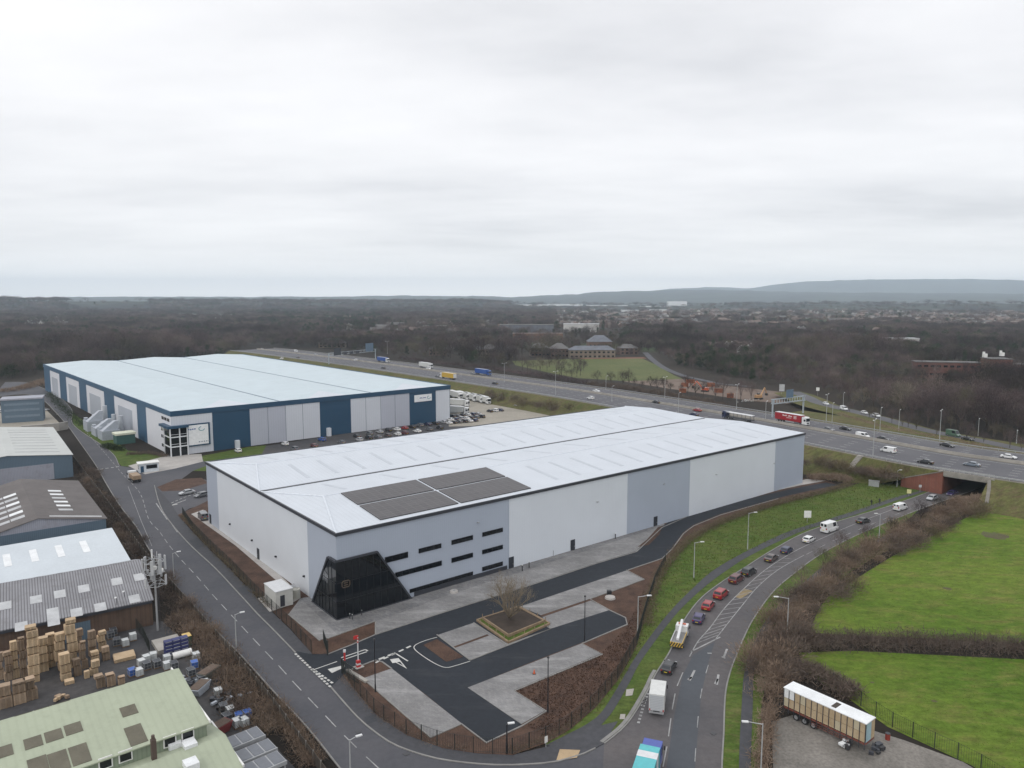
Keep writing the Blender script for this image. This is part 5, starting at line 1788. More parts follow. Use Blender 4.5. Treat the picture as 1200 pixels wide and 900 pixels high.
K['blade'] = mat('rank_grass', (0.08, 0.118, 0.026), col2=(0.125, 0.135, 0.045), scale=0.2, rough=.95, spec=.05, fine=.15)
K['blade2'] = mat('field_grass', (0.10, 0.165, 0.025), col2=(0.16, 0.19, 0.05), scale=0.08, rough=.95, spec=.05, fine=.15)
tufts('rank_grass', smooth(SLOPE_TOP)[18:] + FW_L[2:-6][::-1], 9000, K['blade'], .5, .16, 31, .08)
tufts('field_grass', GL([(960, 740), (975, 705), (1020, 675), (1100, 630), (1150, 604), (1250, 610), (1300, 750), (1200, 750)]), 5000, K['blade2'], .2, .12, 32, .05)
tufts('field_grass', GL([(946, 772), (1200, 780), (1300, 800), (1200, 912), (1140, 895), (1044, 850), (990, 812)]), 6000, K['blade2'], .16, .08, 33, .05)
tufts('bark_chips', GL([(604, 812), (704, 768), (735, 735), (756, 690), (742, 755), (722, 796), (696, 828), (640, 868), (618, 852), (642, 836)]), 5000, K['mulch'], .25, .2, 34, .15)

# ---- single bushes and small trees along the road and the banks
BUSH = []
for k, (mm_, nm) in enumerate(((K['bramble'], 'a'), (K['darkbush'], 'b'), (K['hedge'], 'c'))):
    rs = np.random.RandomState(50 + k)
    n = 950
    P = rs.normal(size=(n, 3)) * np.array([.75, .75, .5]) + np.array([0, 0, 1.0])
    P[:, 2] = np.abs(P[:, 2])
    Dv = unit(P - np.array([0, 0, -.4]) + rs.normal(size=(n, 3)) * .6)
    BUSH.append(mesh_from_tris('bush_' + nm, slivers(P, Dv, rs.uniform(.2, .6, n), rs.uniform(.6, 1.3, n) * .06, rs), mm_))
rb = random.Random(8)
def bush(px, py, k, sc, label, group, z=0.0):
    o = bpy.data.objects.new('bush', BUSH[k])
    COL.objects.link(o)
    o.location = G(px, py, z) if not isinstance(px, Vector) else px
    o.rotation_euler = (0, 0, rb.uniform(0, 6.28))
    o.scale = (sc * rb.uniform(.85, 1.2), sc * rb.uniform(.85, 1.2), sc * rb.uniform(.8, 1.2))
    tag(o, label, 'bush', group)
def along(pxs, n, jit, ks, s0, s1, label, group, z=0.0):
    pp = smooth(GL(pxs, z), 6)
    s_ = arc(pp)
    for i in range(n):
        p, t_ = at_arc(pp, s_, s_[-1] * (i + rb.random()) / n)
        p = p + Vector((-t_.y, t_.x, 0)) * rb.uniform(-jit, jit)
        bush(p, 0, rb.choice(ks), rb.uniform(s0, s1), label, group)
along([(1150, 594), (1110, 610), (1060, 634), (1010, 661), (965, 693), (935, 722)], 46, 4.5, (0, 0, 1, 2), .9, 1.9, 'rounded leafless bush in the scrub between the link road and the upper pasture', 'bushes between the link road and the pasture')
along([(930, 730), (912, 760), (902, 800)], 20, 3.2, (0, 1), 1.0, 1.9, 'leafless bush crowding the footway opposite the field hedge end', 'bushes beside the lower footway')
along([(100, 555), (130, 604), (170, 662), (222, 730), (262, 786), (312, 850)], 44, 2.8, (0, 1, 1), .6, 1.2, 'leafless bramble bush between the estate road and the works yards', 'bushes between the estate road and the works')
along([(560, 467), (600, 473), (650, 482), (700, 489)], 22, 4, (1, 1, 2), 1.6, 2.8, 'dark bush on the motorway bank behind the lorry yard', 'bushes on the motorway bank behind the lorry yard', 1.0)
along([(946, 545), (980, 552), (1010, 556), (1050, 560)], 14, 3, (0, 1, 2), .8, 1.6, 'low bush on the motorway bank beside the underpass', 'bushes on the motorway bank beside the underpass', 3.0)
for px, py, sc in ((1078, 612, .42), (1015, 640, .4), (1045, 626, .36), (985, 652, .42), (1100, 600, .4), (940, 690, .45), (965, 668, .4)):
    plant('young_tree', 'slim bare young tree rising from the scrub beside the link road', 'tree', TREES[rb.randrange(5)], G(px, py), rb.uniform(0, 6), sc, 'young trees in the link road scrub')

# ---- woods
FLAT = {'hz': None}
def to_px(x, y, z=0.0):
    zz = z - HC
    c = y * math.cos(PITCH) - zz * math.sin(PITCH)
    u = y * math.sin(PITCH) + zz * math.cos(PITCH)
    return 600 + F * x / c, 450 - F * u / c
WB = [(-900, 452), (0, 445), (58, 438), (62, 432), (150, 425), (262, 419), (290, 408), (300, 404), (400, 411), (470, 418), (555, 427), (590, 432), (606, 421), (752, 418.5), (758, 413), (764, 415), (800, 431), (850, 441), (900, 450), (950, 458), (1000, 474), (1050, 489), (1100, 502), (1150, 509), (1200, 520), (1500, 560), (2200, 600)]
def density(px, py, x, y):
    yb = np.interp(px, [p[0] for p in WB], [p[1] for p in WB])
    if py > yb:
        return 0.0
    d = .95
    if 480 < px < 735 and 398 < py < 424:
        d = .4
    if 590 < px < 740 and 384 <= py <= 402:
        d = .22
    if px > 650 and 360.5 < py < 384:
        d = .10 + .13 * (math.sin(px * .05) * math.sin(py * .9) > 0)
    if 440 < px < 620 and 376 < py < 396:
        d = .45
    if 1078 < px < 1225 and 428 < py < 459:
        d = .06 if py < 447 else .35
    if 30 < px < 80 and 371 < py < 388:
        d = .35
    if 40 < px < 175 and 357 < py < 362.5:
        d = .08
    if 600 < px < 850 and 355 < py < 362.5:
        d = .12
    if (378 < px < 436 and 390 < py < 398) or (80 < px < 176 and 361 < py < 365.5) or (755 < px < 852 and 363.5 < py < 368) or (200 < px < 266 and 369 < py < 373) or (330 < px < 373 and 389.5 < py < 394.5) or (470 < px < 540 and 366 < py < 370) or (1000 < px < 1050 and 389.5 < py < 394.5) or (1168 < px < 1240 and 362.5 < py < 367):
        d = .04
    if 1040 < px < 1080 and 402 < py < 410:
        d = .25
    v = math.sin(x * .013 + 1.3) * math.sin(y * .011 + .4) + .6 * math.sin(x * .031 + y * .024)
    return d * (1.0 if v > -.75 else .6)
pts_w = []
rw = random.Random(77)
y = 250.0
bands = [(250, 700, 7.8, 1.12), (700, 1300, 10.0, 1.25), (1300, 2200, 15.0, 1.6), (2200, 3700, 26.0, 2.3), (3700, 5600, 48, 3.4)]
hv = bpy.data.objects['hills'].data.vertices
hco = np.empty(len(hv) * 3); hv.foreach_get('co', hco); hco = hco.reshape(193, len(HRAD), 3)
def hill_z(x, y):
    a = math.degrees(math.atan2(x, y)); r = math.hypot(x, y)
    i = int(round((a + 48) / 96 * 192))
    if i < 0 or i > 192 or r < 3600:
        return 0.0
    return max(0.0, float(np.interp(r, HRAD, hco[i, :, 2])))
for y0, y1, s_, scl in bands:
    y = y0
    while y < y1:
        xw = y * .76 + 30
        x = -xw
        while x < xw:
            xx, yy = x + rw.uniform(-.5, .5) * s_, y + rw.uniform(-.5, .5) * s_
            px, py = to_px(xx, yy)
            if rw.random() < density(px, py, xx, yy):
                z = hill_z(xx, yy) if yy > 3000 else 0.0
                pts_w.append((xx, yy, z, scl * rw.uniform(.55, 1.15) * (1.0 + .42 * max(-.6, math.sin(xx * .017 + 2 * math.sin(yy * .005)) * math.sin(yy * .013 + 1))), px, py))
            x += s_
        y += s_
pts_w.sort(key=lambda p: math.hypot(p[0], p[1]) / p[3])
near = [p for p in pts_w if p[3] < 2.2 and p[1] < 1300 and -30 < p[4] < 1230]
N_IND = 290
ind = near[:N_IND]
ids = set(id(p) for p in ind)
rest = [p for p in pts_w if id(p) not in ids]
for i, p in enumerate(ind):
    if p[4] < 300:
        lab, grp = 'leafless brown tree at the edge of the wood left of the blue warehouse', 'trees of the wood left of the blue warehouse'
    elif p[4] > 745:
        lab, grp = 'leafless brown tree in the front of the wood beyond the motorway slip road', 'trees of the wood beyond the slip road'
    else:
        lab, grp = 'leafless tree among the hipped roof buildings beyond the motorway', 'trees among the hipped roof buildings'
    k = rw.random()
    plant('bare_tree', lab, 'tree', TREES[rw.randrange(5)], (p[0], p[1], p[2]), rw.uniform(0, 6.28), (p[3] * rw.uniform(.85, 1.2), p[3] * rw.uniform(.85, 1.2), p[3] * rw.uniform(.8, 1.1)), grp)
# line of trees along the far side of the motorway
for i, (px, py, sc) in enumerate([(x, np.interp(x, [330, 470, 560, 640, 700, 780, 860], [408, 420, 428, 439, 450, 461, 472]) - rw.uniform(0, 4 if x < 596 or x > 690 else 13), rw.uniform(.4, .7) if x < 600 else rw.uniform(.35, 1.05)) for x in
                                  [338, 352, 366, 450, 462, 472, 486, 498, 512, 520, 560, 572, 586, 596, 604, 612, 618, 622, 625, 629, 633, 636, 641, 644, 646, 652, 655, 658, 661, 664, 667, 670, 673, 676, 680, 684, 700, 716, 730, 737, 744, 752, 762, 770, 778, 786, 798, 806, 815, 824, 838, 847, 856, 868, 880]]):
    plant('bare_tree', 'leafless tree in the thin row between the motorway and the meadow', 'tree', TREES[rw.randrange(5)], G(px, py), rw.uniform(0, 6.28), sc, 'trees in the row along the far motorway edge')
for i in range(22):
    x = 985 + i * 10 + rw.uniform(-4, 4)
    plant('bare_tree', 'small leafless tree on the rough ground along the slip road', 'tree', TREES[rw.randrange(5)], G(x, np.interp(x, [940, 1030, 1080, 1147, 1199], [462, 487, 500.5, 513, 524]) + rw.choice((-3.5, 6, 7)), 2.4), rw.uniform(0, 6.28), rw.uniform(.35, .6), 'small trees along the slip road')
evs = []
for px, py, sc, k in ((509, 395, 1.1, 0), (515, 395, 1.0, 0), (630, 374, 1.2, 0), (780, 383, 1.5, 0), (795, 386, 1.3, 0), (827, 372, 1.7, 0), (707, 386, 1.3, 1), (988, 377, 1.5, 0), (1054, 376, 1.6, 1), (1170, 443, .8, 0), (890, 418, .9, 1), (820, 428, .8, 0),
                      (850, 432, .9, 0), (1130, 428, 1.0, 1), (1088, 425, 1.0, 0), (1020, 414, 1.1, 0), (1042, 413, 1.2, 1), (872, 424, .9, 0), (840, 424, .8, 0), (862, 437, .7, 0), (902, 404, 1.1, 0), (1140, 436, .9, 0), (80, 398, 1.2, 0), (10, 396, 1.3, 0), (96, 390, 1.2, 0), (232, 390, 1.3, 0), (20, 420, 1.0, 0), (548, 408, .7, 1), (870, 381, 1.4, 0), (1005, 358, 3, 0), (960, 357, 3, 1)):
    plant('evergreen_tree', 'dark evergreen tree standing out among the leafless trees and roofs of the distance', 'tree', EVERS[k], G(px, py), rw.uniform(0, 6), sc, 'dark evergreens in the distance')

def woodland(points):
    me = bpy.data.meshes.new('woodland')
    me.from_pydata([(p[0], p[1], p[2]) for p in points], [], [])
    a = me.attributes.new('size', 'FLOAT_VECTOR', 'POINT')
    sv = []
    for p in points:
        s = p[3]
        wdt = s * (1.0 if s < 1.35 else 1.25) * rw.uniform(.9, 1.3)
        zz = min(s, 1.0 + (s - 1) * .22) * rw.uniform(.75, 1.05)
        sv += [wdt, wdt, zz]
    a.data.foreach_set('vector', sv)
    a = me.attributes.new('turn', 'FLOAT', 'POINT')
    a.data.foreach_set('value', [rw.uniform(0, 6.28) for _ in points])
    a = me.attributes.new('sort', 'INT', 'POINT')
    sort = []
    for p in points:
        v = .5 + .5 * math.sin(p[0] * .008) * math.sin(p[1] * .006 + 1)
        sort.append(rw.choice((5, 6)) if rw.random() < .07 + .13 * (v > .72) + .35 * (780 < p[4] < 905 and 415 < p[5] < 446) + .3 * (300 < p[4] < 445 and 366 < p[5] < 392) + .2 * (1080 < p[4] < 1200 and 395 < p[5] < 420) else rw.randrange(5))
    a.data.foreach_set('value', sort)
    o = bpy.data.objects.new('woodland', me)
    COL.objects.link(o)
    tag(o, None, None, None, 'stuff')
    ng = bpy.data.node_groups.new('woodland', 'GeometryNodeTree')
    ng.interface.new_socket('Geometry', in_out='INPUT', socket_type='NodeSocketGeometry')
    ng.interface.new_socket('Geometry', in_out='OUTPUT', socket_type='NodeSocketGeometry')
    gi, go = ng.nodes.new('NodeGroupInput'), ng.nodes.new('NodeGroupOutput')
    jn = ng.nodes.new('GeometryNodeJoinGeometry')
    srcs = [SRC[k] for k in range(7)]
    for s in reversed(srcs):
        oi = ng.nodes.new('GeometryNodeObjectInfo')
        oi.inputs['Object'].default_value = s
        oi.transform_space = 'ORIGINAL'
        gt = ng.nodes.new('GeometryNodeGeometryToInstance')
        ng.links.new(oi.outputs['Geometry'], gt.inputs[0])
        ng.links.new(gt.outputs[0], jn.inputs[0])
    ip = ng.nodes.new('GeometryNodeInstanceOnPoints')
    def attr(name, typ):
        n = ng.nodes.new('GeometryNodeInputNamedAttribute')
        n.data_type = typ
        n.inputs['Name'].default_value = name
        return n.outputs['Attribute']
    ng.links.new(gi.outputs[0], ip.inputs['Points'])
    ng.links.new(jn.outputs[0], ip.inputs['Instance'])
    ip.inputs['Pick Instance'].default_value = True
    ng.links.new(attr('sort', 'INT'), ip.inputs['Instance Index'])
    ng.links.new(attr('size', 'FLOAT_VECTOR'), ip.inputs['Scale'])
    cx = ng.nodes.new('ShaderNodeCombineXYZ')
    ng.links.new(attr('turn', 'FLOAT'), cx.inputs[2])
    ng.links.new(cx.outputs[0], ip.inputs['Rotation'])
    ng.links.new(ip.outputs[0], go.inputs[0])
    md = o.modifiers.new('trees', 'NODES')
    md.node_group = ng
SRC = {}
for o in COL.objects:
    if o.type == 'MESH' and o.name.startswith('crown'):
        for k, tm in enumerate(TREES + EVERS):
            if o.data == tm[1] and k not in SRC:
                SRC[k] = o
woodland(rest)
print('woodland', len(rest), 'individual', len(ind))
# ================================================================ vehicles
K['tyre'] = mat('tyre_rubber', (0.02, 0.02, 0.021), var=0.1, rough=0.9)
K['rim'] = paint('alloy_rim', (0.30, 0.31, 0.32), 0.35, metal=0.4)
K['cglass'] = paint('car_glass', (0.02, 0.024, 0.03), 0.08, 0.5)
K['plastic'] = paint('black_plastic', (0.03, 0.03, 0.033), 0.6)
K['headl'] = paint('headlamp_glass', (0.6, 0.62, 0.65), 0.15)
K['taill'] = paint('tail_lamp_red', (0.32, 0.015, 0.015), 0.25)
K['plate_y'] = paint('yellow_plate', (0.6, 0.48, 0.05), 0.5)
K['plate_w'] = paint('white_plate', (0.7, 0.7, 0.68), 0.5)
CARCOL = {}
for nm, c in (('black', (0.012, 0.013, 0.015)), ('navy', (0.014, 0.022, 0.065)), ('red', (0.27, 0.014, 0.018)), ('maroon', (0.09, 0.02, 0.022)), ('white', (0.66, 0.67, 0.67)),
              ('silver', (0.36, 0.37, 0.385)), ('grey', (0.11, 0.115, 0.125)), ('purple', (0.035, 0.025, 0.10)), ('brown', (0.075, 0.055, 0.05)), ('bluegrey', (0.15, 0.18, 0.22)),
              ('blue', (0.02, 0.075, 0.28)), ('yellow', (0.55, 0.36, 0.06)), ('teal', (0.055, 0.40, 0.43)), ('dkblue', (0.03, 0.06, 0.32)), ('lorryred', (0.30, 0.014, 0.022)), ('offwhite', (0.55, 0.56, 0.545)), ('orange', (0.55, 0.10, 0.03)), ('green', (0.06, 0.12, 0.08))):
    CARCOL[nm] = paint('car_paint_' + nm, c, 0.28, 0.5, coat=0.5)

def wheel(parent, x, y, r=.32, w_=.22):
    m_ = MB()
    m_.tube((0, -w_ / 2, 0), (0, w_ / 2, 0), r, n=14)
    o = m_.build('wheel', K['tyre'], parent)
    o.location = (x, y, r)
    q = MB()
    q.tube((0, -w_ / 2 - .012, 0), (0, w_ / 2 + .012, 0), r * .62, n=10)
    q.build('rim', K['rim'], o)
    return o

def quad_part(name, pts, m, parent, th=0.02):
    """a thin solid pane: the quad and a copy pushed inwards"""
    p = [Vector(q) for q in pts]
    n = (p[1] - p[0]).cross(p[2] - p[0]).normalized()
    m_ = MB()
    m_.loft([[q - n * th for q in p], [q + n * .008 for q in p]])
    return m_.build(name, m, parent)

def car_proto(name, L, W, H, hood, boot, zs, rake_f, rake_r, cat='car', van=False, wr=.32, gl_side=True, rear_windows=True):
    """x forward. hood/boot: length of nose and tail ahead of / behind the cabin; zs: shoulder height"""
    t = thing(name, 'car', cat, (0, 0, -200))
    hw = W / 2
    zb = .2
    secs = [(-L / 2, .86, .34, zs - .12), (-L / 2 + .12, .95, .24, zs - .03), (-L / 2 + .5, 1, zb, zs), (0, 1, zb, zs), (L / 2 - hood, 1, zb, zs - .02),
            (L / 2 - .45, .98, zb, zs - .17 if hood > .6 else zs - .1), (L / 2 - .12, .9, .24, zs - .28 if hood > .6 else zs - .25), (L / 2, .76, .32, zs - .4)]
    b = MB()
    rings = []
    for x, k, z0, z1 in secs:
        w_ = hw * k
        rings.append([(x, -w_ * .92, z0), (x, w_ * .92, z0), (x, w_, z0 + .14), (x, w_, z1 - .16), (x, w_ * .93, z1), (x, -w_ * .93, z1), (x, -w_, z1 - .16), (x, -w_, z0 + .14)])
    b.loft(rings)
    xr0, xf0 = -L / 2 + boot, L / 2 - hood
    xr1, xf1 = xr0 + rake_r, xf0 - rake_f
    wb, wt = hw * .93, hw * (.78 if not van else .86)
    base = [(xr0, -wb, zs - .02), (xf0, -wb, zs - .02), (xf0, wb, zs - .02), (xr0, wb, zs - .02)]
    mid = [(xr1 - .06, -wt - .03, H - .09), (xf1 + .08, -wt - .03, H - .09), (xf1 + .08, wt + .03, H - .09), (xr1 - .06, wt + .03, H - .09)]
    top = [(xr1 + .14, -wt + .1, H), (xf1 - .12, -wt + .1, H), (xf1 - .12, wt - .1, H), (xr1 + .14, wt - .1, H)]
    b.loft([base, mid, top])
    body = b.build('body', [CARCOL['black']], t)
    def lerp(a, c, k):
        return Vector(a).lerp(Vector(c), k)
    def pane(name, b0, b1, t0, t1, s0, s1, u0, u1):
        p00, p10 = lerp(b0, b1, s0), lerp(b0, b1, s1)
        p01, p11 = lerp(t0, t1, s0), lerp(t0, t1, s1)
        quad_part(name, [lerp(p00, p01, u0), lerp(p10, p11, u0), lerp(p10, p11, u1), lerp(p00, p01, u1)], K['cglass'], t)
    pane('windscreen', base[1], base[2], mid[1], mid[2], .06, .94, .08, .97)
    if rear_windows:
        if van:
            pane('rear_window', base[3], base[0], mid[3], mid[0], .08, .42, .4, .9)
            pane('rear_window', base[3], base[0], mid[3], mid[0], .58, .92, .4, .9)
        else:
            pane('rear_window', base[3], base[0], mid[3], mid[0], .08, .92, .18, .95)
    s0 = .62 if van else .06
    pane('side_window', base[0], base[1], mid[0], mid[1], s0, .93, .12, .93)
    pane('side_window', base[2], base[3], mid[2], mid[3], .07, 1 - s0, .12, .93)
    for x in (-L / 2 + L * .19, L / 2 - L * .19):
        for s in (-1, 1):
            wheel(t, x, s * (hw - .1), wr)
    for s in (-1, 1):
        m_ = MB(); m_.box((L / 2 - .1, s * hw * .66, zs - .37), (.22, hw * .4, .15)); m_.build('headlight', K['headl'], t)
        m_ = MB(); m_.box((-L / 2 + .05, s * hw * .76, zs - .2 if not van else zs), (.14, hw * .26, .2 if not van else .4)); m_.build('tail_light', K['taill'], t)
        m_ = MB(); m_.box((L / 2 - hood - .25, s * (hw + .09), zs + .06), (.14, .2, .14)); m_.build('door_mirror', K['plastic'], t)
    m_ = MB(); m_.box((-L / 2 - .0, 0, zs - .42), (.05, .52, .12)); m_.build('number_plate', K['plate_y'], t)
    m_ = MB(); m_.box((0, 0, .2), (L * .97, W * .9, .16)); m_.build('sill', K['plastic'], t)
    return t

PROTO = {
    'hatch': car_proto('car', 4.1, 1.78, 1.47, .95, .12, .93, .75, .45),
    'saloon': car_proto('car', 4.65, 1.82, 1.43, 1.1, .55, .92, .8, .75),
    'suv': car_proto('car', 4.5, 1.86, 1.68, 1.05, .10, 1.05, .65, .4, wr=.36),
    'van': car_proto('van', 5.1, 1.95, 2.0, .75, .05, 1.12, .75, .08, 'van', True, .33),
    'highvan': car_proto('van', 5.8, 2.05, 2.65, .7, .05, 1.25, .8, .08, 'van', True, .35),
}
# lorries -------------------------------------------------------
def cab(t, x0, W, H, m, L=2.2):
    c = MB()
    hw = W / 2
    c.loft([[(x0, -hw, .55), (x0, hw, .55), (x0, hw, H), (x0, -hw, H)], [(x0 + L * .75, -hw, .5), (x0 + L * .75, hw, .5), (x0 + L * .75, hw, H - .02), (x0 + L * .75, -hw, H - .02)],
            [(x0 + L, -hw * .92, .5), (x0 + L, hw * .92, .5), (x0 + L * .88, hw * .9, H - .35), (x0 + L * .88, -hw * .9, H - .35)]])
    o = c.build('cab', m, t)
    quad_part('windscreen', [(x0 + L * .975, -hw * .84, H * .50), (x0 + L * .975, hw * .84, H * .50), (x0 + L * .91, hw * .82, H - .55), (x0 + L * .91, -hw * .82, H - .55)], K['cglass'], t, .1)
    for s in (-1, 1):
        m_ = MB(); m_.box((x0 + L * .62, s * (hw + .0), H * .62), (L * .4, .04, H * .22)); m_.build('side_window', K['cglass'], t)
        m_ = MB(); m_.box((x0 + L * .85, s * (hw + .18), H * .66), (.1, .16, .55)); m_.build('mirror', K['plastic'], t)
        m_ = MB(); m_.box((x0 + L - .02, s * hw * .7, .75), (.08, .35, .22)); m_.build('headlight', K['headl'], t)
    m_ = MB(); m_.box((x0 + L + .0, 0, 1.05), (.06, W * .55, .5)); m_.build('grille', K['plastic'], t)
    return o

def wheels_at(t, xs, W, r=.5):
    for x in xs:
        for s in (-1, 1):
            wheel(t, x, s * (W / 2 - .17), r, .32)

def artic(label, loc, rz, cabm, sidem, roofm, emblem=None, group=None, trailer_h=4.1, cat='lorry'):
    t = thing('articulated_lorry', label, cat, loc, rz, group)
    W = 2.5
    cab(t, 5.9, W, 3.6, cabm)
    m_ = MB(); m_.box((-1.2, 0, 2.55), (13.2, W, 2.9)); bx_ = m_.build('trailer', sidem, t)
    m_ = MB(); m_.box((-1.2, 0, 4.04), (13.25, W + .04, .1)); m_.build('trailer_roof', roofm, bx_)
    m_ = MB(); m_.box((0, 0, .95), (12.5, 1.0, .3)); m_.build('chassis', K['plastic'], t)
    for s in (-1, 1):
        m_ = MB(); m_.box((-.2, s * 1.2, .75), (4.5, .06, .55)); m_.build('side_guard', K['galv'], t)
    m_ = MB(); m_.box((-7.82, 0, 2.5), (.06, 2.3, 2.6)); m_.build('rear_door', K['offw'], bx_)
    wheels_at(t, (-6.3, -5.0, -3.7, 4.6, 7.1), W)
    if emblem:
        for s in (-1, 1):
            e = MB()
            for k in range(9):
                if k != 4:
                    e.box((-3.6 + k * .55, s * 1.265, 3.05 + (.1 if k % 3 == 0 else 0)), (.4, .03, .62 if k % 3 == 0 else .42))
            for k in range(6):
                e.box((-1.6 + k * .42, s * 1.265, 2.3), (.3, .03, .26))
            e.build('lettering', emblem, bx_)
            e = MB()
            for dx, dz, w_, h_ in ((0, .55, 1.3, .16), (0, -.55, 1.3, .16), (-.58, 0, .16, 1.2), (.58, 0, .16, 1.2), (0, 0, .5, .5)):
                e.box((2.5 + dx, s * 1.265, 2.85 + dz), (w_, .03, h_))
            e.build('emblem', emblem, bx_)
    return t
K['offw'] = paint('off_white_paint', (0.6, 0.61, 0.62), 0.4)

index_kids()
def heading(p, q):
    d = Vector(q) - Vector(p)
    return math.atan2(d.y, d.x)
def paint_car(made, colour):
    for o in made.get('body', []):
        o.material_slots[0].link = 'OBJECT'
        o.material_slots[0].material = CARCOL[colour]
USED = set()
def put_car(kind, colour, loc, rz, label, group=None):
    src = PROTO[kind]
    index = src.name
    r, made = copy_thing(src, loc, rz, label, group)
    r['category'] = 'van' if 'van' in kind else 'car'
    paint_car(made, colour)
    return r

# queue on the link road: all drive away from the viewer, following the kerb
def link_dir(p):
    i = min(range(len(sLNK_L) - 1), key=lambda k: (sLNK_L[k] - p).length)
    d = sLNK_L[min(i + 1, len(sLNK_L) - 1)] - sLNK_L[max(i - 1, 0)]
    return math.atan2(d.y, d.x)
GQ = 'cars queuing on the link road'
for kind, col, px, py, lab in (
        ('hatch', 'black', 784, 781, 'black hatchback on the link road between the white box van and the recovery truck'),
        ('hatch', 'purple', 819, 724, 'dark purple hatchback in the queue ahead of the recovery truck'),
        ('hatch', 'red', 830, 709, 'red hatchback in the queue right in front of the purple hatchback'),
        ('suv', 'red', 845, 696, 'red tall car in the queue right behind the maroon one'),
        ('suv', 'maroon', 863, 678.5, 'dark maroon tall car in the queue between a red and a black car'),
        ('suv', 'black', 877.5, 670, 'black tall car in the queue right in front of the maroon one'),
        ('saloon', 'brown', 904, 653.5, 'brown grey saloon in the queue behind the navy hatchback'),
        ('hatch', 'navy', 922, 644.5, 'navy hatchback in the queue behind the white hatchback'),
        ('hatch', 'white', 948, 632, 'white hatchback in the queue behind the tall white van'),
        ('highvan', 'white', 972, 620, 'tall white van with two rear windows on the link road'),
        ('saloon', 'black', 1011.5, 610, 'black car on the link road ahead of the tall white van'),
        ('van', 'white', 1055, 595, 'white van nearing the motorway underpass')):
    p = G(px, py, .6); p.z = .05
    put_car(kind, col, p, link_dir(p), lab, GQ)
p = G(1092, 583.5, .6); p.z = .05
put_car('hatch', 'silver', p, link_dir(p) + math.pi, 'silver hatchback coming out of the motorway underpass', None)
p = G(1116, 578, .6); p.z = .05
put_car('saloon', 'purple', p, link_dir(p) + math.pi, 'dark blue car under the motorway bridge', None)

# teal curtain lorry, blue cab
p = G(759, 914, 0); p.z = .05
hd = heading(G(756, 920), G(768, 880))
t = thing('curtain_lorry', 'teal lorry with white band and blue cab at the bottom of the link road', 'lorry', p, hd)
cab(t, 2.0, 2.4, 3.1, CARCOL['dkblue'], 2.5)
m_ = MB(); m_.box((-2.4, 0, 2.35), (7.6, 2.5, 2.7)); bx_ = m_.build('load_box', CARCOL['teal'], t)
m_ = MB(); m_.box((-.55, 0, 2.35), (1.3, 2.53, 2.73)); m_.build('white_band', K['offw'], bx_)
m_ = MB(); m_.box((-2.2, 0, .85), (8.0, 1.0, .3)); m_.build('chassis', K['plastic'], t)
m_ = MB(); m_.box((-6.22, 0, 2.45), (.06, 2.3, 2.7)); m_.build('rear_door', CARCOL['teal'], bx_)
wheels_at(t, (-4.6, -3.4, 2.5), 2.4)
# white box van
p = G(771, 826, 0); p.z = .05
hd = heading(G(769, 838), G(774, 802))
t = thing('box_van', 'white box van with grey rear shutter behind the black hatchback', 'van', p, hd)
cab(t, 1.0, 2.0, 2.3, CARCOL['white'], 2.0)
m_ = MB(); m_.box((-1.1, 0, 2.05), (4.2, 2.2, 2.5)); bx_ = m_.build('load_box', CARCOL['offwhite'], t)
m_ = MB(); m_.box((-3.22, 0, 2.0), (.06, 1.95, 2.25)); sh = m_.build('rear_shutter', ribbed('grey_shutter', (0.42, 0.44, 0.46), 0.25, 'Z', 0.5, 0.3, 0.05, 0.8), bx_)
m_ = MB(); m_.box((-3.3, 0, .62), (.25, 2.1, .25)); m_.build('bumper', K['galv'], t)
for s in (-1, 1):
    m_ = MB(); m_.box((-3.26, s * .95, .95), (.06, .16, .3)); m_.build('tail_light', K['taill'], t)
m_ = MB(); m_.box((-.8, 0, .7), (5.2, .9, .25)); m_.build('chassis', K['plastic'], t)
wheels_at(t, (-2.0, 1.9), 2.0, .37)
# recovery truck with chevron tailboard
K['plant2'] = paint('grey_deck', (.2, .2, .2), .6)
p = G(797, 751, 0); p.z = .05
hd = heading(G(793, 762), G(803, 738))
t = thing('recovery_truck', 'pale recovery truck with yellow chevron tailboard and raised boom', 'truck', p, hd)
cab(t, 1.0, 2.05, 2.25, CARCOL['white'], 2.1)
m_ = MB(); m_.box((-1.4, 0, 1.0), (4.7, 2.1, .35)); bed = m_.build('bed', K['plant2'], t)
for s in (-1, 1):
    m_ = MB(); m_.box((-1.4, s * 1.0, 1.32), (4.6, .1, .32)); m_.build('side_board', K['offw'] if s > 0 else CARCOL['yellow'], bed)
m_ = MB(); m_.box((-3.8, 0, .95), (.08, 2.15, .8)); tb = m_.build('tailboard', CARCOL['yellow'], t)
for k in range(5):
    m_ = MB(); m_.box((0, 0, 0), (.03, .2, .85)); o = m_.build('chevron', K['plastic'], tb); o.location = (-3.85, -.9 + .45 * k, .95); o.rotation_euler = (R(30), 0, 0)
m_ = MB(); m_.loft([[(-2.6, -.22, 1.2), (-2.6, .22, 1.2), (-2.6, .22, 1.6), (-2.6, -.22, 1.6)], [(1.6, -.2, 2.9), (1.6, .2, 2.9), (1.6, .2, 3.3), (1.6, -.2, 3.3)]]); m_.build('boom', K['offw'], t)
m_ = MB(); m_.box((1.9, 0, 2.36), (.3, 1.3, .16)); m_.build('beacon_bar', CARCOL['orange'], t)
wheels_at(t, (-2.3, 2.0), 2.05, .38)
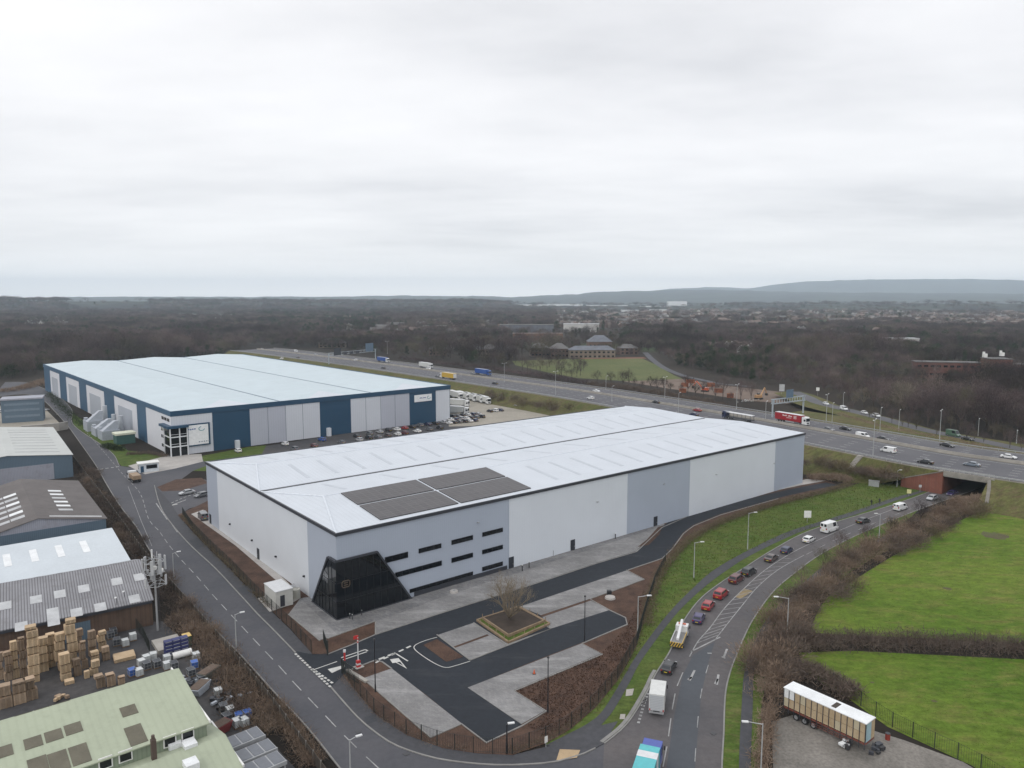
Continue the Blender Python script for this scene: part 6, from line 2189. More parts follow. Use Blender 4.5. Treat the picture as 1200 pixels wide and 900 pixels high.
# tipper lorry on the estate road
p = G(157, 563, 0); p.z = .05
hd = heading(G(164, 567), G(150, 557))
t = thing('tipper_lorry', 'white cabbed tipper lorry with tan load bed turning at the blue warehouse entrance', 'lorry', p, hd)
cab(t, 1.3, 2.4, 2.9, CARCOL['white'], 2.1)
m_ = MB(); m_.box((-1.7, 0, 1.75), (5.6, 2.45, 1.3)); m_.build('tipper_body', paint('sandy_steel', (0.28, 0.20, 0.13), 0.6), t)
m_ = MB(); m_.box((-1.0, 0, .85), (6.6, 1.0, .3)); m_.build('chassis', K['plastic'], t)
wheels_at(t, (-3.4, -2.1, 2.4), 2.4, .5)

# motorway traffic ------------------------------------------------
def mway_pose(px, py, lift=.6):
    p = G(px, py, MZ + lift)
    p.z = MZ + .03
    i = min(range(1, len(sN) - 1), key=lambda k: (sN[k] - p).length)
    d = sN[i + 1] - sN[i - 1]
    nrm = Vector((d.y, -d.x, 0)).normalized()
    off_ = (p - sN[i]).dot(nrm)
    a = math.atan2(d.y, d.x)
    return p, (a if off_ < 30 else a + math.pi)
MW = (('saloon', 'grey', 971, 503, 'dark grey car just in front of the red articulated lorry'), ('saloon', 'black', 991, 502, 'black car second in front of the red articulated lorry, in the outer lane'),
      ('van', 'white', 1011, 511, 'white van on the far carriageway beside two black cars'), ('saloon', 'black', 1035.5, 514, 'black car just in front of the white van on the far carriageway'),
      ('van', 'white', 1041, 528, 'white van on the near carriageway past the light column'), ('saloon', 'black', 1084.5, 541, 'black car on the near carriageway right above the underpass wall'),
      ('saloon', 'bluegrey', 1139, 544, 'blue grey car on the near carriageway right over the underpass'), ('saloon', 'black', 1110, 521.5, 'black car on the far carriageway above the underpass'),
      ('saloon', 'white', 1182, 535, 'white car at the right edge of the motorway view'),
      ('saloon', 'white', 699, 458, 'white car on the far carriageway near the lone white estate'), ('suv', 'white', 692, 466.5, 'white estate just past the end of the lorry yard bank'),
      ('saloon', 'black', 769, 471, 'black car alone on the motorway behind the white roof peak'), ('saloon', 'red', 817, 480.5, 'red car on the motorway behind the blue car transporter'),
      ('saloon', 'navy', 813, 485.5, 'navy car half hidden by the white warehouse roof'),
      ('saloon', 'black', 580, 449, 'black car alone ahead of the blue lorry on the near carriageway'), ('hatch', 'grey', 554, 438, 'grey car tailing the blue lorry on the far carriageway'),
      ('suv', 'white', 502, 432, 'white car beside the white lorry'), ('saloon', 'black', 449, 431, 'black car below the blue and white lorry'), ('suv', 'white', 417, 422, 'white car passing under the long sign gantry'),
      ('van', 'white', 347, 411.5, 'white van on the most distant stretch of the motorway'), ('saloon', 'white', 330, 420, 'white car at the edge of the pale blue roof'), ('saloon', 'white', 307, 409, 'white car at the far left end of the motorway'),
      ('suv', 'silver', 370, 416, 'silver car ahead of the gantry on the distant motorway'), ('saloon', 'grey', 349, 418.5, 'grey car on the distant motorway below the white van'),
      ('saloon', 'grey', 513, 441, 'grey car behind the yellow lorry'))
for kind, col, px, py, lab in MW:
    p, a = mway_pose(px, py)
    put_car(kind, col, p, a, lab, 'motorway traffic')
red = paint('cream_lettering', (0.7, 0.62, 0.6), 0.5)
p, a = mway_pose(928, 490.5, 2.0)
artic('red articulated lorry with white cab and pale lettering on the motorway', p, a, CARCOL['white'], CARCOL['lorryred'], K['offw'], red)
p, a = mway_pose(566, 436, 2)
artic('all blue articulated lorry on the far carriageway by the meadow', p, a, CARCOL['blue'], CARCOL['blue'], CARCOL['blue'])
p, a = mway_pose(499, 428, 2)
artic('white articulated lorry on the far carriageway beyond the yellow lorry', p, a, CARCOL['white'], CARCOL['offwhite'], K['offw'])
p, a = mway_pose(525, 440.5, 2)
artic('yellow articulated lorry with white cab on the near carriageway', p, a, CARCOL['white'], CARCOL['yellow'], CARCOL['yellow'])
p, a = mway_pose(449, 421.5, 2)
artic('blue articulated lorry with white cab beyond the long sign gantry', p, a, CARCOL['white'], CARCOL['blue'], CARCOL['blue'])
# car transporter
p, a = mway_pose(865, 488.5, 1.5)
t = thing('car_transporter', 'blue car transporter lorry half hidden behind the white warehouse roof', 'lorry', p, a)
cab(t, 6.0, 2.5, 3.3, CARCOL['navy'])
m_ = MB(); m_.box((-1, 0, 1.0), (14, 2.4, .3)); m_.build('lower_deck', K['plastic'], t)
m_ = MB(); m_.box((-1, 0, 3.0), (14, 2.4, .14)); m_.build('upper_deck', K['offw'], t)
for x in (-7.5, -3, 1.5, 5.6):
    for s in (-1, 1):
        m_ = MB(); m_.tube((x, s * 1.15, 1), (x, s * 1.15, 3.05), .09, n=5); m_.build('post', CARCOL['navy'], t)
wheels_at(t, (-5.5, -4.3, 4.2, 7.0), 2.5)

# cars on the slip road, at the entrances, in the car parks
for i, (k, c, px, py) in enumerate((('hatch', 'white', 968, 473), ('van', 'white', 989, 479), ('hatch', 'white', 1013, 483.5), ('suv', 'white', 1027, 487))):
    p = G(px, py, 3.6); p.z = 3.03
    put_car(k, c, p, heading(G(940, 463, 3), G(1040, 492, 3)), ('white hatchback at the head of the slip road line', 'white van second in the slip road line', 'white hatchback between two taller vehicles on the slip road', 'white tall car last in the slip road line')[i], 'vehicles standing on the slip road')
p = G(1117, 509.5, 3.6); p.z = 3.03
put_car('highvan', 'green', p, heading(G(1080, 503, 3), G(1147, 516, 3)), 'green and white van on the slip road behind the bare trees')
p = G(1134, 514, 3.6); p.z = 3.03
put_car('saloon', 'black', p, heading(G(1080, 503, 3), G(1147, 516, 3)), 'black car on the slip road following the green van')
p = G(219, 577, .6); p.z = .06
put_car('saloon', 'silver', p, heading(G(230, 576), G(208, 580)), 'silver car waiting in the side entrance of the new warehouse')
p = G(236, 580, .6); p.z = .06
put_car('hatch', 'grey', p, heading(G(244, 578), G(226, 582)), 'grey car half hidden by the corner of the new warehouse')
p = G(238, 606, .6); p.z = .2
put_car('van', 'grey', p, heading(G(244, 614), G(233, 602)), 'dark van parked on the path at the foot of the pale side wall')
for i, (k, c, px, py) in enumerate((('hatch', 'navy', 36, 473), ('hatch', 'maroon', 37, 477), ('suv', 'silver', 44, 474.5), ('hatch', 'black', 2, 474), ('suv', 'white', 3, 482), ('saloon', 'white', 52, 480))):
    p = G(px, py, .6); p.z = .04
    put_car(k, c, p, R(20 + 7 * i), ('navy', 'maroon', 'silver', 'black', 'white', 'long white')[i] + ' car parked by the small blue grey block at the far left', 'cars by the small blue grey block')
LOT = [('white', 279, 528), ('white', 334, 520), ('blue', 377, 515), ('black', 418, 511), ('grey', 433, 508), ('silver', 445, 506), ('black', 455, 504), ('white', 465, 503), ('red', 474, 501.5), ('black', 483, 500), ('grey', 492, 498.5), ('navy', 501, 497), ('black', 510, 496), ('silver', 520, 494.5),
       ('grey', 345, 526), ('maroon', 368, 522), ('grey', 400, 518), ('silver', 421, 515), ('black', 432, 513), ('grey', 443, 512), ('brown', 454, 510), ('white', 466, 508.5), ('maroon', 474, 507.5), ('white', 489, 505), ('grey', 503, 503), ('black', 515, 501)]
for j, (y0, xs) in enumerate(((488.0, range(530, 566, 6)), (491.5, range(528, 570, 6)), (495.0, range(526, 562, 6)), (486, (574, 580, 586)), (483.8, (604, 610)))):
    for i, x in enumerate(xs):
        LOT.append((('black', 'silver', 'white', 'grey', 'white', 'navy', 'black')[(i * 3 + j * 2) % 7], x, y0 - (x - 530) * .1))
GRP = 'cars parked along the front of the blue warehouse'
for i, (c, px, py) in enumerate(LOT):
    p = G(px, py, .6); p.z = .05
    uniq = {'red': 'bright red car parked among dark cars in front of the blue warehouse', 'blue': 'blue car parked alone below a pale wall panel of the blue warehouse'}
    put_car(('hatch', 'saloon', 'suv', 'hatch')[(i * 7) % 4], c, p, R(130 + (i % 3) * 2), uniq.get(c, c + ' car parked in the rows in front of the blue warehouse'), GRP)
for i, (px, py) in enumerate(((534, 463.5), (543, 464.5), (551, 466), (559, 467.5), (566, 469))):
    p = G(px, py, 1.5); p.z = .05
    artic('white articulated lorry backed against the bank in the lorry yard row', p, R(-62), CARCOL['white'], CARCOL['offwhite'], K['offw'], None, 'white lorries parked in the lorry yard')
p = G(534, 473, 1.5); p.z = .05
artic('white articulated lorry standing apart in the lorry yard, in front of the row', p, R(-20), CARCOL['white'], CARCOL['offwhite'], K['offw'])
p = G(532, 481.5, 1.5); p.z = .05
artic('white articulated lorry in the lorry yard closest to the parked cars', p, R(-16), CARCOL['white'], CARCOL['offwhite'], K['offw'])

# remove the prototypes: they only served as patterns
for t in PROTO.values():
    for o in KIDS.get(t.name, []):
        for c in KIDS.get(o.name, []):
            bpy.data.objects.remove(c)
        bpy.data.objects.remove(o)
    bpy.data.objects.remove(t)
# ================================================================ street furniture, yard goods, far buildings
K['steel_lt'] = paint('column_grey', (0.34, 0.35, 0.35), 0.5)
K['lamp'] = paint('lantern_pale', (0.62, 0.63, 0.63), 0.4)
def light_column(base, h, m, arm=None, label='', group=None, r=.09, ln=.8):
    t = thing('light_column', label, 'street light', base, 0, group)
    m_ = MB(); m_.tube((0, 0, 0), (0, 0, 1.4), r * 1.5, r * 1.5, n=8); m_.tube((0, 0, 1.4), (0, 0, h), r * 1.1, r * .75, n=8); m_.build('pole', m, t)
    for a in (arm or []):
        d = Vector((a[0], a[1], 0))
        e = d * a[2]
        m_ = MB(); m_.tube((0, 0, h - .1), (e.x, e.y, h + .15), r * .7, r * .6, n=6); m_.build('arm', m, t)
        q = MB()
        q.box((0, 0, 0), (ln, .32, .14), 0)
        o = q.build('lantern', K['lamp'], t)
        o.location = (e.x + d.x * ln * .4, e.y + d.y * ln * .4, h + .15)
        o.rotation_euler = (0, 0, math.atan2(d.y, d.x))
    if not arm:
        m_ = MB(); m_.tube((0, 0, h - .02), (0, 0, h + .2), .2, .14, n=8); m_.build('lantern', K['plastic'], t)
    return t
RT = (1, 0)
for px, py, lab in ((277, 759, 'pale street light on the estate road verge beside the brown scrub'), (411, 920, 'pale street light at the bottom of the estate road'), (204, 680, 'pale street light on the estate road just behind the telecom mast')):
    light_column(G(px, py), 6.0, K['steel_lt'], [(.85, .5, .9)], lab, 'street lights of the estate road')
for px, py, h, lab in ((685, 753, 8.4, 'dark car park light column at the end of the middle aisle'), (642, 836, 8.5, 'dark car park light column rising from the bark bed'), (440, 812, 8.5, 'dark car park light column beside the barrier')):
    light_column(G(px, py), h, K['mull'], None, lab, 'car park light columns', .08)
light_column(G(594, 884), 4.2, K['mull'], [(1, .2, .2)], 'short dark light column with white head at the car park corner', None, .1, .9)
for px, py, h, arm, lab in ((747, 750, 8.0, (1, .05, 1.6), 'grey street light with a long arm behind the car park bark bed'), (813, 678, 8.0, (1, .05, 1.3), 'grey street light on the grass bank below the warehouse drive'), (876, 644, 9.0, (1, .1, 1.3), 'grey street light beside the footway where the bank is widest'),
                            (891, 919, 8.0, (-1, .1, 1.8), 'grey street light by the lay-by with its arm over the footway'), (922, 752, 8.0, (-1, .1, 1.8), 'grey street light in the scrub leaning its arm over the link road'), (1051, 571, 5.5, (1, 0, .6), 'pale hooked lamp post by the underpass wing wall'), (1030, 632, 6.5, (-1, 0, .8), 'dark lamp post in the scrub opposite the black car')):
    light_column(G(px, py), h, K['steel_lt'], [arm], lab, 'street lights of the link road')
for px, py, zb, h in ((968, 495, MZ, 12), (975, 496, 4, 9), (1101, 515, MZ, 11), (1023, 533, MZ, 12), (1031, 506, 4, 10), (1053, 505, 3, 9), (1146, 511, 3, 7), (1191, 520, 3, 5), (988, 476, 3, 7), (651, 463, MZ, 13), (717, 471, MZ, 8), (710, 457, MZ, 8), (779, 466, MZ, 11), (795, 483, MZ, 9), (863, 480, MZ, 12), (897, 492, MZ, 8), (591, 448, MZ, 12), (454, 415, MZ, 12)):
    light_column(G(px, py, zb), h, K['steel_lt'], [(.6, .8, 1.6), (-.6, -.8, 1.6)] if h > 10 else [(.6, .8, 1.2)], 'tall grey light column standing along the motorway', 'light columns along the motorway', .11, 1.0)

# ---- fences
def mesh_fence(label, pts_px, h, z, m, step=2.6, wire=.24, ww=.03, name='mesh_fence', cat='fence', rails=(0.1, 1.0)):
    pp = resample(GL(pts_px), step)
    mid = pp[len(pp) // 2]
    t = thing(name, label, cat, Vector((mid.x, mid.y, z)))
    if len(pp) > 100:
        pp = pp[:100]
    for p in pp:
        m_ = MB(); m_.box((p.x, p.y, z + h / 2), (.09, .09, h), R(39)); m_.build('post', m, t, world=True)
    m_ = MB()
    full = resample(GL(pts_px), wire)
    for p in full:
        d = .5
        m_.face([(p.x - ww / 2, p.y, z + .08), (p.x + ww / 2, p.y + .001, z + .08), (p.x + ww / 2, p.y + .001, z + h - .05), (p.x - ww / 2, p.y, z + h - .05)])
    for k in rails:
        for a, b_ in zip(pp, pp[1:]):
            m_.tube((a.x, a.y, z + k * (h - .1)), (b_.x, b_.y, z + k * (h - .1)), .02, n=3, cap=False)
    m_.build('mesh_panel', m, t, world=True)
    return t
K['fence_dk'] = paint('fence_dark_green', (0.016, 0.02, 0.018), 0.6)
mesh_fence('dark mesh fence between the estate road footway and the long pale side wall', [(214, 604), (226, 622), (246, 643), (270, 666), (300, 698), (320, 718), (340, 737), (366, 767)], 2.3, .15, K['fence_dk'])
mesh_fence('dark mesh fence curving round the car park and its bark beds', [(403, 791), (418, 812), (440, 838), (476, 862), (520, 878), (560, 884), (600, 885), (640, 871), (668, 855), (698, 829), (724, 797), (746, 757), (758, 715), (768, 684), (780, 661)], 2.3, .15, K['fence_dk'], 2.6)
mesh_fence('green mesh fence between the gravel lay-by and the lower pasture', [(976, 805), (992, 816), (1040, 850), (1088, 874), (1140, 898), (1200, 935)], 2.3, .05, K['fence_dk'], 2.9, .3)
mesh_fence('low rail fence on the grass edge between the hedge and the motorway bank', [(944, 552), (970, 556), (1000, 561), (1040, 566)], 1.5, 1.0, K['bark'], 2.5, .6, .05)
mesh_fence('dark railing between the works yard and the grey plinth by the telecom mast', [(160, 738), (168, 748), (176, 766)], 2.2, .03, K['fence_dk'], 2, .2)
# panel fence on the works side of the estate road
FP = smooth(GL([(86, 540), (112, 574), (140, 612), (172, 656), (212, 702), (264, 762), (312, 820), (352, 874), (398, 936)]), 5)
t = thing('panel_fence', 'long brown panel fence with pale posts along the works side of the estate road', 'fence', FP[len(FP) // 2])
K['fpanel'] = mat('weathered_fence_panel', (0.05, 0.042, 0.036), col2=(0.115, 0.095, 0.078), scale=.4, fine=.2)
K['fpost'] = mat('fence_post_concrete', (0.20, 0.185, 0.165), var=.2, scale=.5)
pp = resample(FP, 2.6)
for i, p in enumerate(pp[:99]):
    m_ = MB(); m_.box((p.x, p.y, .95), (.16, .16, 1.9), R(39)); m_.build('post', K['fpost'], t, world=True)
    if i + 1 < len(pp):
        q = pp[i + 1]
        d = (q - p).normalized()
        m_ = MB(); m_.wall([p + d * .09, q - d * .09], .06, .05, 1.75); m_.build('panel', K['fpanel'], t, world=True)
# steel palisade round the blue warehouse gate
# ---- car park barrier, gate leaf, small fittings
bz = .17
p = G(420, 783); 
t = thing('barrier_gate', 'raised red and white barrier arm with its cabinet at the car park entrance', 'barrier', Vector((p.x, p.y, bz)), R(39))
m_ = MB(); m_.box((0, 0, .05), (1.6, 1.1, .1)); m_.build('plinth', K['path'], t)
m_ = MB(); m_.box((0, 0, .65), (.6, .5, 1.1)); cb = m_.build('cabinet', paint('barrier_red', (0.45, 0.03, 0.03), .4), t)
m_ = MB(); m_.box((0, 0, .6), (.63, .53, .28)); m_.build('cabinet_band', K['offw'], cb)
m_ = MB(); m_.box((0, .02, 3.2), (.16, .1, 4.4)); am = m_.build('arm', K['offw'], t)
for k in range(3):
    m_ = MB(); m_.box((0, .02, 4.3 + k * .5), (.19, .13, .26)); m_.build('stripe', bpy.data.materials['barrier_red'], am)
m_ = MB(); m_.box((-.4, 0, 5.2), (.65, .12, .55)); m_.build('warning_board', bpy.data.materials['barrier_red'], am)
p = G(404, 775)
t = thing('height_post', 'short red warning post opposite the barrier cabinet', 'post', Vector((p.x, p.y, bz)), 0)
m_ = MB(); m_.box((0, 0, .8), (.25, .25, 1.6)); m_.build('post', bpy.data.materials['barrier_red'], t)
m_ = MB(); m_.box((0, 0, 1.65), (.4, .3, .4)); m_.build('cap', K['offw'], t)
for (a, b_), lab in ((((384, 768), (379, 753)), 'dark swung back gate leaf on the warehouse side of the entrance'), (((401, 790), (420, 803)), 'dark swung back gate leaf beside the pale gate track')):
    A_, B_ = G(*a), G(*b_)
    t = thing('gate', lab, 'gate', Vector((A_.x, A_.y, .17)))
    d = (B_ - A_)
    m_ = MB()
    for k in range(15):
        p = A_ + d * (k / 14)
        m_.box((p.x, p.y, 1.35), (.05, .05, 2.2))
    m_.build('bars', K['fence_dk'], t, world=True)
    m_ = MB(); m_.wall([A_, B_], .07, .3, .42); m_.wall([A_, B_], .07, 2.3, 2.42); m_.build('rail', K['fence_dk'], t, world=True)
    m_ = MB(); m_.box((A_.x, A_.y, 1.4), (.22, .22, 2.5)); m_.build('post', K['fence_dk'], t, world=True)
b = MB(); b.wall(GL([(407, 787), (430, 801)]), .6, .15, .45)
tag(b.build('gate_track', K['conc']), 'pale concrete gate track beside the entrance', 'gate track')
for i, (px, py) in enumerate(((410, 726), (413, 727), (424, 722), (462, 708), (480, 703))):
    p = G(px, py)
    b = MB(); b.tube((0, 0, 0), (0, 0, 1.0), .07, n=8)
    t = thing('bollard', 'slim dark bollard on the forecourt before the black glass entrance', 'bollard', Vector((p.x, p.y, .195)), 0, 'bollards before the glass entrance')
    b.build('shaft', K['mull'], t)
    b = MB(); b.tube((0, 0, .86), (0, 0, 1.03), .08, n=8); b.build('cap', K['lamp'] if i < 2 else K['galv'], t)
for i, (px, py) in enumerate(((612, 670), (648, 652), (654, 650), (620, 666), (721, 632))):
    p = G(px, py)
    t = thing('charging_post', 'dark waist high post on the paving along the pale front wall', 'post', Vector((p.x, p.y, .19)), 0, 'posts along the pale front wall')
    b = MB(); b.box((0, 0, .65), (.22, .22, 1.3)); b.build('body', K['mull'], t)
    b = MB(); b.box((0, 0, 1.32), (.26, .26, .1)); b.build('cap', K['lamp'], t)
p = G(532, 695)
t = thing('concrete_block', 'pale round concrete base on the forecourt below the long window', 'block', Vector((p.x, p.y, .2)))
b = MB(); b.tube((0, 0, 0), (0, 0, .35), .9, .8, n=12); b.build('base', K['path'], t)
b = MB(); b.tube((0, 0, .35), (0, 0, .55), .25, .2, n=8); b.build('socket', K['galv'], t)
p = G(715, 702)
t = thing('concrete_block', 'pale manhole collar with dark hatch in the bark bed', 'manhole', Vector((p.x, p.y, .16)))
b = MB(); b.tube((0, 0, 0), (0, 0, .35), 1.1, 1.0, n=12); b.build('collar', K['path'], t)
b = MB(); b.box((0, 1.6, .5), (.9, .8, 1.0)); b.build('hatch', K['mull'], t)
p = G(626, 791)
t = thing('traffic_cone', 'small rusty orange cone on the grey parking bay', 'cone', Vector((p.x, p.y, .2)))
b = MB(); b.tube((0, 0, .04), (0, 0, .75), .2, .04, n=10); b.build('cone', CARCOL['orange'], t)
b = MB(); b.box((0, 0, .03), (.5, .5, .06)); b.build('foot', K['plastic'], t)
# generator cabin and plant at the warehouse corner
p = G(327, 707)
t = thing('plant_cabin', 'pale steel plant cabin against the corner of the new warehouse', 'cabin', Vector((p.x, p.y, .17)), R(39))
m_ = MB(); m_.box((0, 0, 1.75), (3.4, 5.8, 3.3)); m_.build('shell', paint('cabin_cream', (0.52, 0.52, 0.49), .5), t)
m_ = MB(); m_.box((0, 0, 3.45), (3.6, 6.0, .14)); m_.build('roof', K['offw'], t)
m_ = MB(); m_.box((-.4, -2.93, 1.4), (.9, .05, 2.2)); m_.build('door', K['trim'], t)
p = G(345, 700)
t = thing('tank_unit', 'round cream tank unit between the plant cabin and the wall', 'tank', Vector((p.x, p.y, .17)), R(39))
m_ = MB(); m_.tube((0, -.9, 0), (0, -.9, 1.9), .85, n=14); m_.build('tank', paint('tank_cream', (0.42, 0.41, 0.36), .5), t)
m_ = MB(); m_.box((0, 1.2, .9), (1.4, 1.6, 1.8)); m_.build('pump_box', K['galv'], t)
m_ = MB(); m_.tube((.3, -.9, 1.9), (.3, 1.0, 2.3), .12, n=6); m_.build('pipe', K['galv'], t)

# ---- telecom mast
K['ant'] = paint('antenna_grey', (.42, .43, .44), .5)
mt = thing('telecom_mast', 'grey telecom mast crowded with panel antennas beside the estate road', 'mast', G(185, 739))
m_ = MB(); m_.tube((0, 0, 0), (0, 0, 13.6), .2, .15, n=10); m_.build('pole', K['galv'], mt)
m_ = MB(); m_.tube((.4, 0, .5), (.4, 0, 13), .05, n=5); m_.tube((.55, .1, .5), (.55, .1, 13), .04, n=5); m_.build('cable_run', K['plastic'], mt)
for z, r_ in ((8.8, 1.9), (11.0, 1.7), (13.0, 1.8)):
    m_ = MB()
    P_ = [Vector((math.cos(R(k * 60 + 12)) * r_, math.sin(R(k * 60 + 12)) * r_, z)) for k in range(6)]
    for a, c in zip(P_, P_[1:] + P_[:1]):
        m_.tube(a, c, .05, n=5)
        m_.tube(a, c * .55 + Vector((0, 0, z * .45 + .9)), .04, n=4)
    for a in P_[::2]:
        m_.tube((0, 0, z), a, .07, n=5)
    m_.build('head_frame', K['galv'], mt)
for k in range(9):
    a = R(k * 40 + 5)
    r_ = 1.9
    z = 12.4 if k % 3 else 9.6
    m_ = MB(); m_.box((0, 0, 0), (.22, .5, 2.6 if k % 3 else 1.8)); o = m_.build('antenna_panel', K['ant'], mt)
    o.location = (math.cos(a) * r_, math.sin(a) * r_, z); o.rotation_euler = (0, 0, a)
for k in range(6):
    a = R(k * 60 + 30)
    m_ = MB(); m_.box((math.cos(a) * 1.1, math.sin(a) * 1.1, 10.4 + (k % 2) * .9), (.35, .45, .7), a); m_.build('radio_unit', K['galv'], mt)
for k, a in enumerate((R(-60), R(20))):
    m_ = MB(); c = Vector((math.cos(a) * 1.2, math.sin(a) * 1.2, 12.2 - k)); m_.tube(c, c + Vector((math.cos(a), math.sin(a), 0)) * .25, .42, .36, n=12); m_.build('dish', K['frame_w'], mt)
m_ = MB(); m_.tube((-.3, 0, 13.6), (-.3, 0, 15.2), .15, n=6); m_.tube((.5, .2, 13.2), (.5, .2, 14.8), .04, n=5); m_.build('whip_antenna', K['lamp'], mt)
p = G(197, 757)
t = thing('cabinet_plinth', 'pale concrete plinth with yellow topped cabinet below the telecom mast', 'plinth', p, R(38))
m_ = MB(); m_.box((0, 0, .35), (4.2, 5.0, .7)); m_.build('plinth', K['conc'], t)
m_ = MB(); m_.box((2.8, -1.2, .8), (1.2, 1.6, 1.6)); m_.build('cabinet', paint('cabinet_green', (.05, .09, .06), .5), t)
m_ = MB(); m_.box((2.8, -1.2, 1.64), (1.3, 1.7, .08)); m_.build('lid', CARCOL['yellow'], t)

# ---- the works yard: pallets and drums
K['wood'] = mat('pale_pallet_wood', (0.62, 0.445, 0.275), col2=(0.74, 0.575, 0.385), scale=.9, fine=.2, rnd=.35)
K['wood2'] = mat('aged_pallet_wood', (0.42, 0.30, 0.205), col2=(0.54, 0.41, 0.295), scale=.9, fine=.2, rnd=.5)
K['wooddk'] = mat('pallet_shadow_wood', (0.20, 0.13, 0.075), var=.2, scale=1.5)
PM = {}
def pallet_stack(px, pyb, wpx, pyt, m, label, group='stacks of wooden pallets in the works yard', rz=None, depth=None):
    base = G(px, pyb)
    s_ = (pyb - 349) / HC
    w_ = wpx / s_ * .74
    # height from the photo: top seen at pyt over the same ground point
    hgt = max(.6, (pyb - pyt - w_ * .55 * s_ * .3) / (s_ * .97))
    n = max(3, int(hgt / .15))
    rnd = random.Random(int(px * 7 + pyb))
    t = thing('pallet_stack', label, 'pallet stack', Vector((base.x, base.y, .03)), rz if rz is not None else R(38) + rnd.uniform(-.06, .06), group)
    dd = depth or w_ * .85
    # bundles of about 12 pallets are the parts
    k0 = 0
    gap = -.16
    while k0 < n:
        gap += .16
        k1 = min(n, k0 + rnd.randint(7, 11))
        jx, jy = rnd.uniform(-.2, .2), rnd.uniform(-.2, .2)
        m_ = MB()
        for k in range(k0, k1):
            z = k * .15 + gap
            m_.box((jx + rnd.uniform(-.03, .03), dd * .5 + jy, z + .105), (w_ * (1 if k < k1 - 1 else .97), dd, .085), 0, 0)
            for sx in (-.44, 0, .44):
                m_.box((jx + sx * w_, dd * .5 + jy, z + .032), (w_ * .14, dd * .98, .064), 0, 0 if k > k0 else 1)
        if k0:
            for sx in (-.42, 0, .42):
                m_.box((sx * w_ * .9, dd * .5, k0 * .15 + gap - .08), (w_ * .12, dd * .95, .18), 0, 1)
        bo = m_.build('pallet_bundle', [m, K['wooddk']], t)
        bo.rotation_euler = (0, 0, rnd.uniform(-.07, .07))
        k0 = k1
ST = [(2, 797, 8, 766, 'wood2'), (12, 798, 10, 766, 'wood2'), (20, 795, 9, 753, 'wood'), (29, 794, 9, 750, 'wood2'), (41, 800, 15, 739, 'wood'), (53, 788, 13, 749, 'wood'), (62, 782, 12, 745, 'wood'),
      (73, 785, 13, 744, 'wood'), (79, 797, 14, 767, 'wood'), (86, 783, 14, 729, 'wood'), (91, 793, 10, 772, 'wood2'), (94, 765, 9, 738, 'wood2'), (99, 784, 8, 754, 'wood2'), (109, 770, 10, 740, 'wood2'), (112, 779, 11, 764, 'wood'),
      (121, 764, 10, 740, 'wood'), (124, 775, 10, 758, 'wood2'), (112, 791, 11, 774, 'wood'), (101, 796, 7, 786, 'wood'), (82, 803, 13, 797, 'wood')]
SL = {(41, 800): 'tallest pale pallet stack towards the left of the works yard', (86, 783): 'tallest pallet stack at the middle of the works yard', (82, 803): 'single low pile of pallets at the foot of the tall stacks', (101, 796): 'small short pallet stack in front of the tall ones',
      (2, 797): 'pallet stack cut by the picture edge', (124, 775): 'short pallet stack at the railing end of the yard row', (121, 764): 'tall pale pallet stack at the railing end of the yard row'}
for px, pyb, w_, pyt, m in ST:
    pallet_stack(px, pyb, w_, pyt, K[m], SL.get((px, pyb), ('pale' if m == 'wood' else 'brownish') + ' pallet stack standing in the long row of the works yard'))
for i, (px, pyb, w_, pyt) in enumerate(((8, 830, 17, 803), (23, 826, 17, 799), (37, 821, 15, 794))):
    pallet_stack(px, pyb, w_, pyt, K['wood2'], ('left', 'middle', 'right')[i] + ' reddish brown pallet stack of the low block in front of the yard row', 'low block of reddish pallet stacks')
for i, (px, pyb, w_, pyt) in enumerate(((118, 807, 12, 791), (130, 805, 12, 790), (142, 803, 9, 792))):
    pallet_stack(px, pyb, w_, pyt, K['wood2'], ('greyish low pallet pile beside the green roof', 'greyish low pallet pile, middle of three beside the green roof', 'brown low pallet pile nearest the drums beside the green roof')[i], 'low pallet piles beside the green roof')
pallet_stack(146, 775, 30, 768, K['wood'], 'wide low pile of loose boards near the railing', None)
def goods(name, label, cat, px, py, build, rz=R(38), group=None, z=.03):
    p = G(px, py)
    t = thing(name, label, cat, Vector((p.x, p.y, z)), rz, group)
    build(t)
    return t
K['crateblue'] = paint('crate_navy', (0.025, 0.03, 0.12), .5)
def crates(t):
    for i in range(3):
        for k in range(5):
            m_ = MB(); m_.box((i * 1.25 - 1.25, 0, k * .6 + .29), (1.18, 1.1, .5)); c = m_.build('crate', K['crateblue'], t)
            m_ = MB(); m_.box((i * 1.25 - 1.25, -.56, k * .6 + .45), (1.0, .04, .1)); m_.build('rim', K['galv'], c)
goods('crate_stack', 'navy plastic crates stacked beside the telecom mast scrub', 'crates', 207, 768, crates)
def roll(t):
    m_ = MB(); m_.tube((-.75, 0, .6), (.75, 0, .6), .6, n=16); m_.build('roll', K['frame_w'], t)
    m_ = MB(); m_.tube((-.8, 0, .6), (.8, 0, .6), .15, n=8); m_.build('core', K['plastic'], t)
goods('plastic_roll', 'white wrapped roll in front of the navy crates, the one nearer the pallets', 'roll', 208, 772, roll)
goods('plastic_roll', 'white wrapped roll in front of the navy crates, the one nearer the road', 'roll', 219, 769, roll)
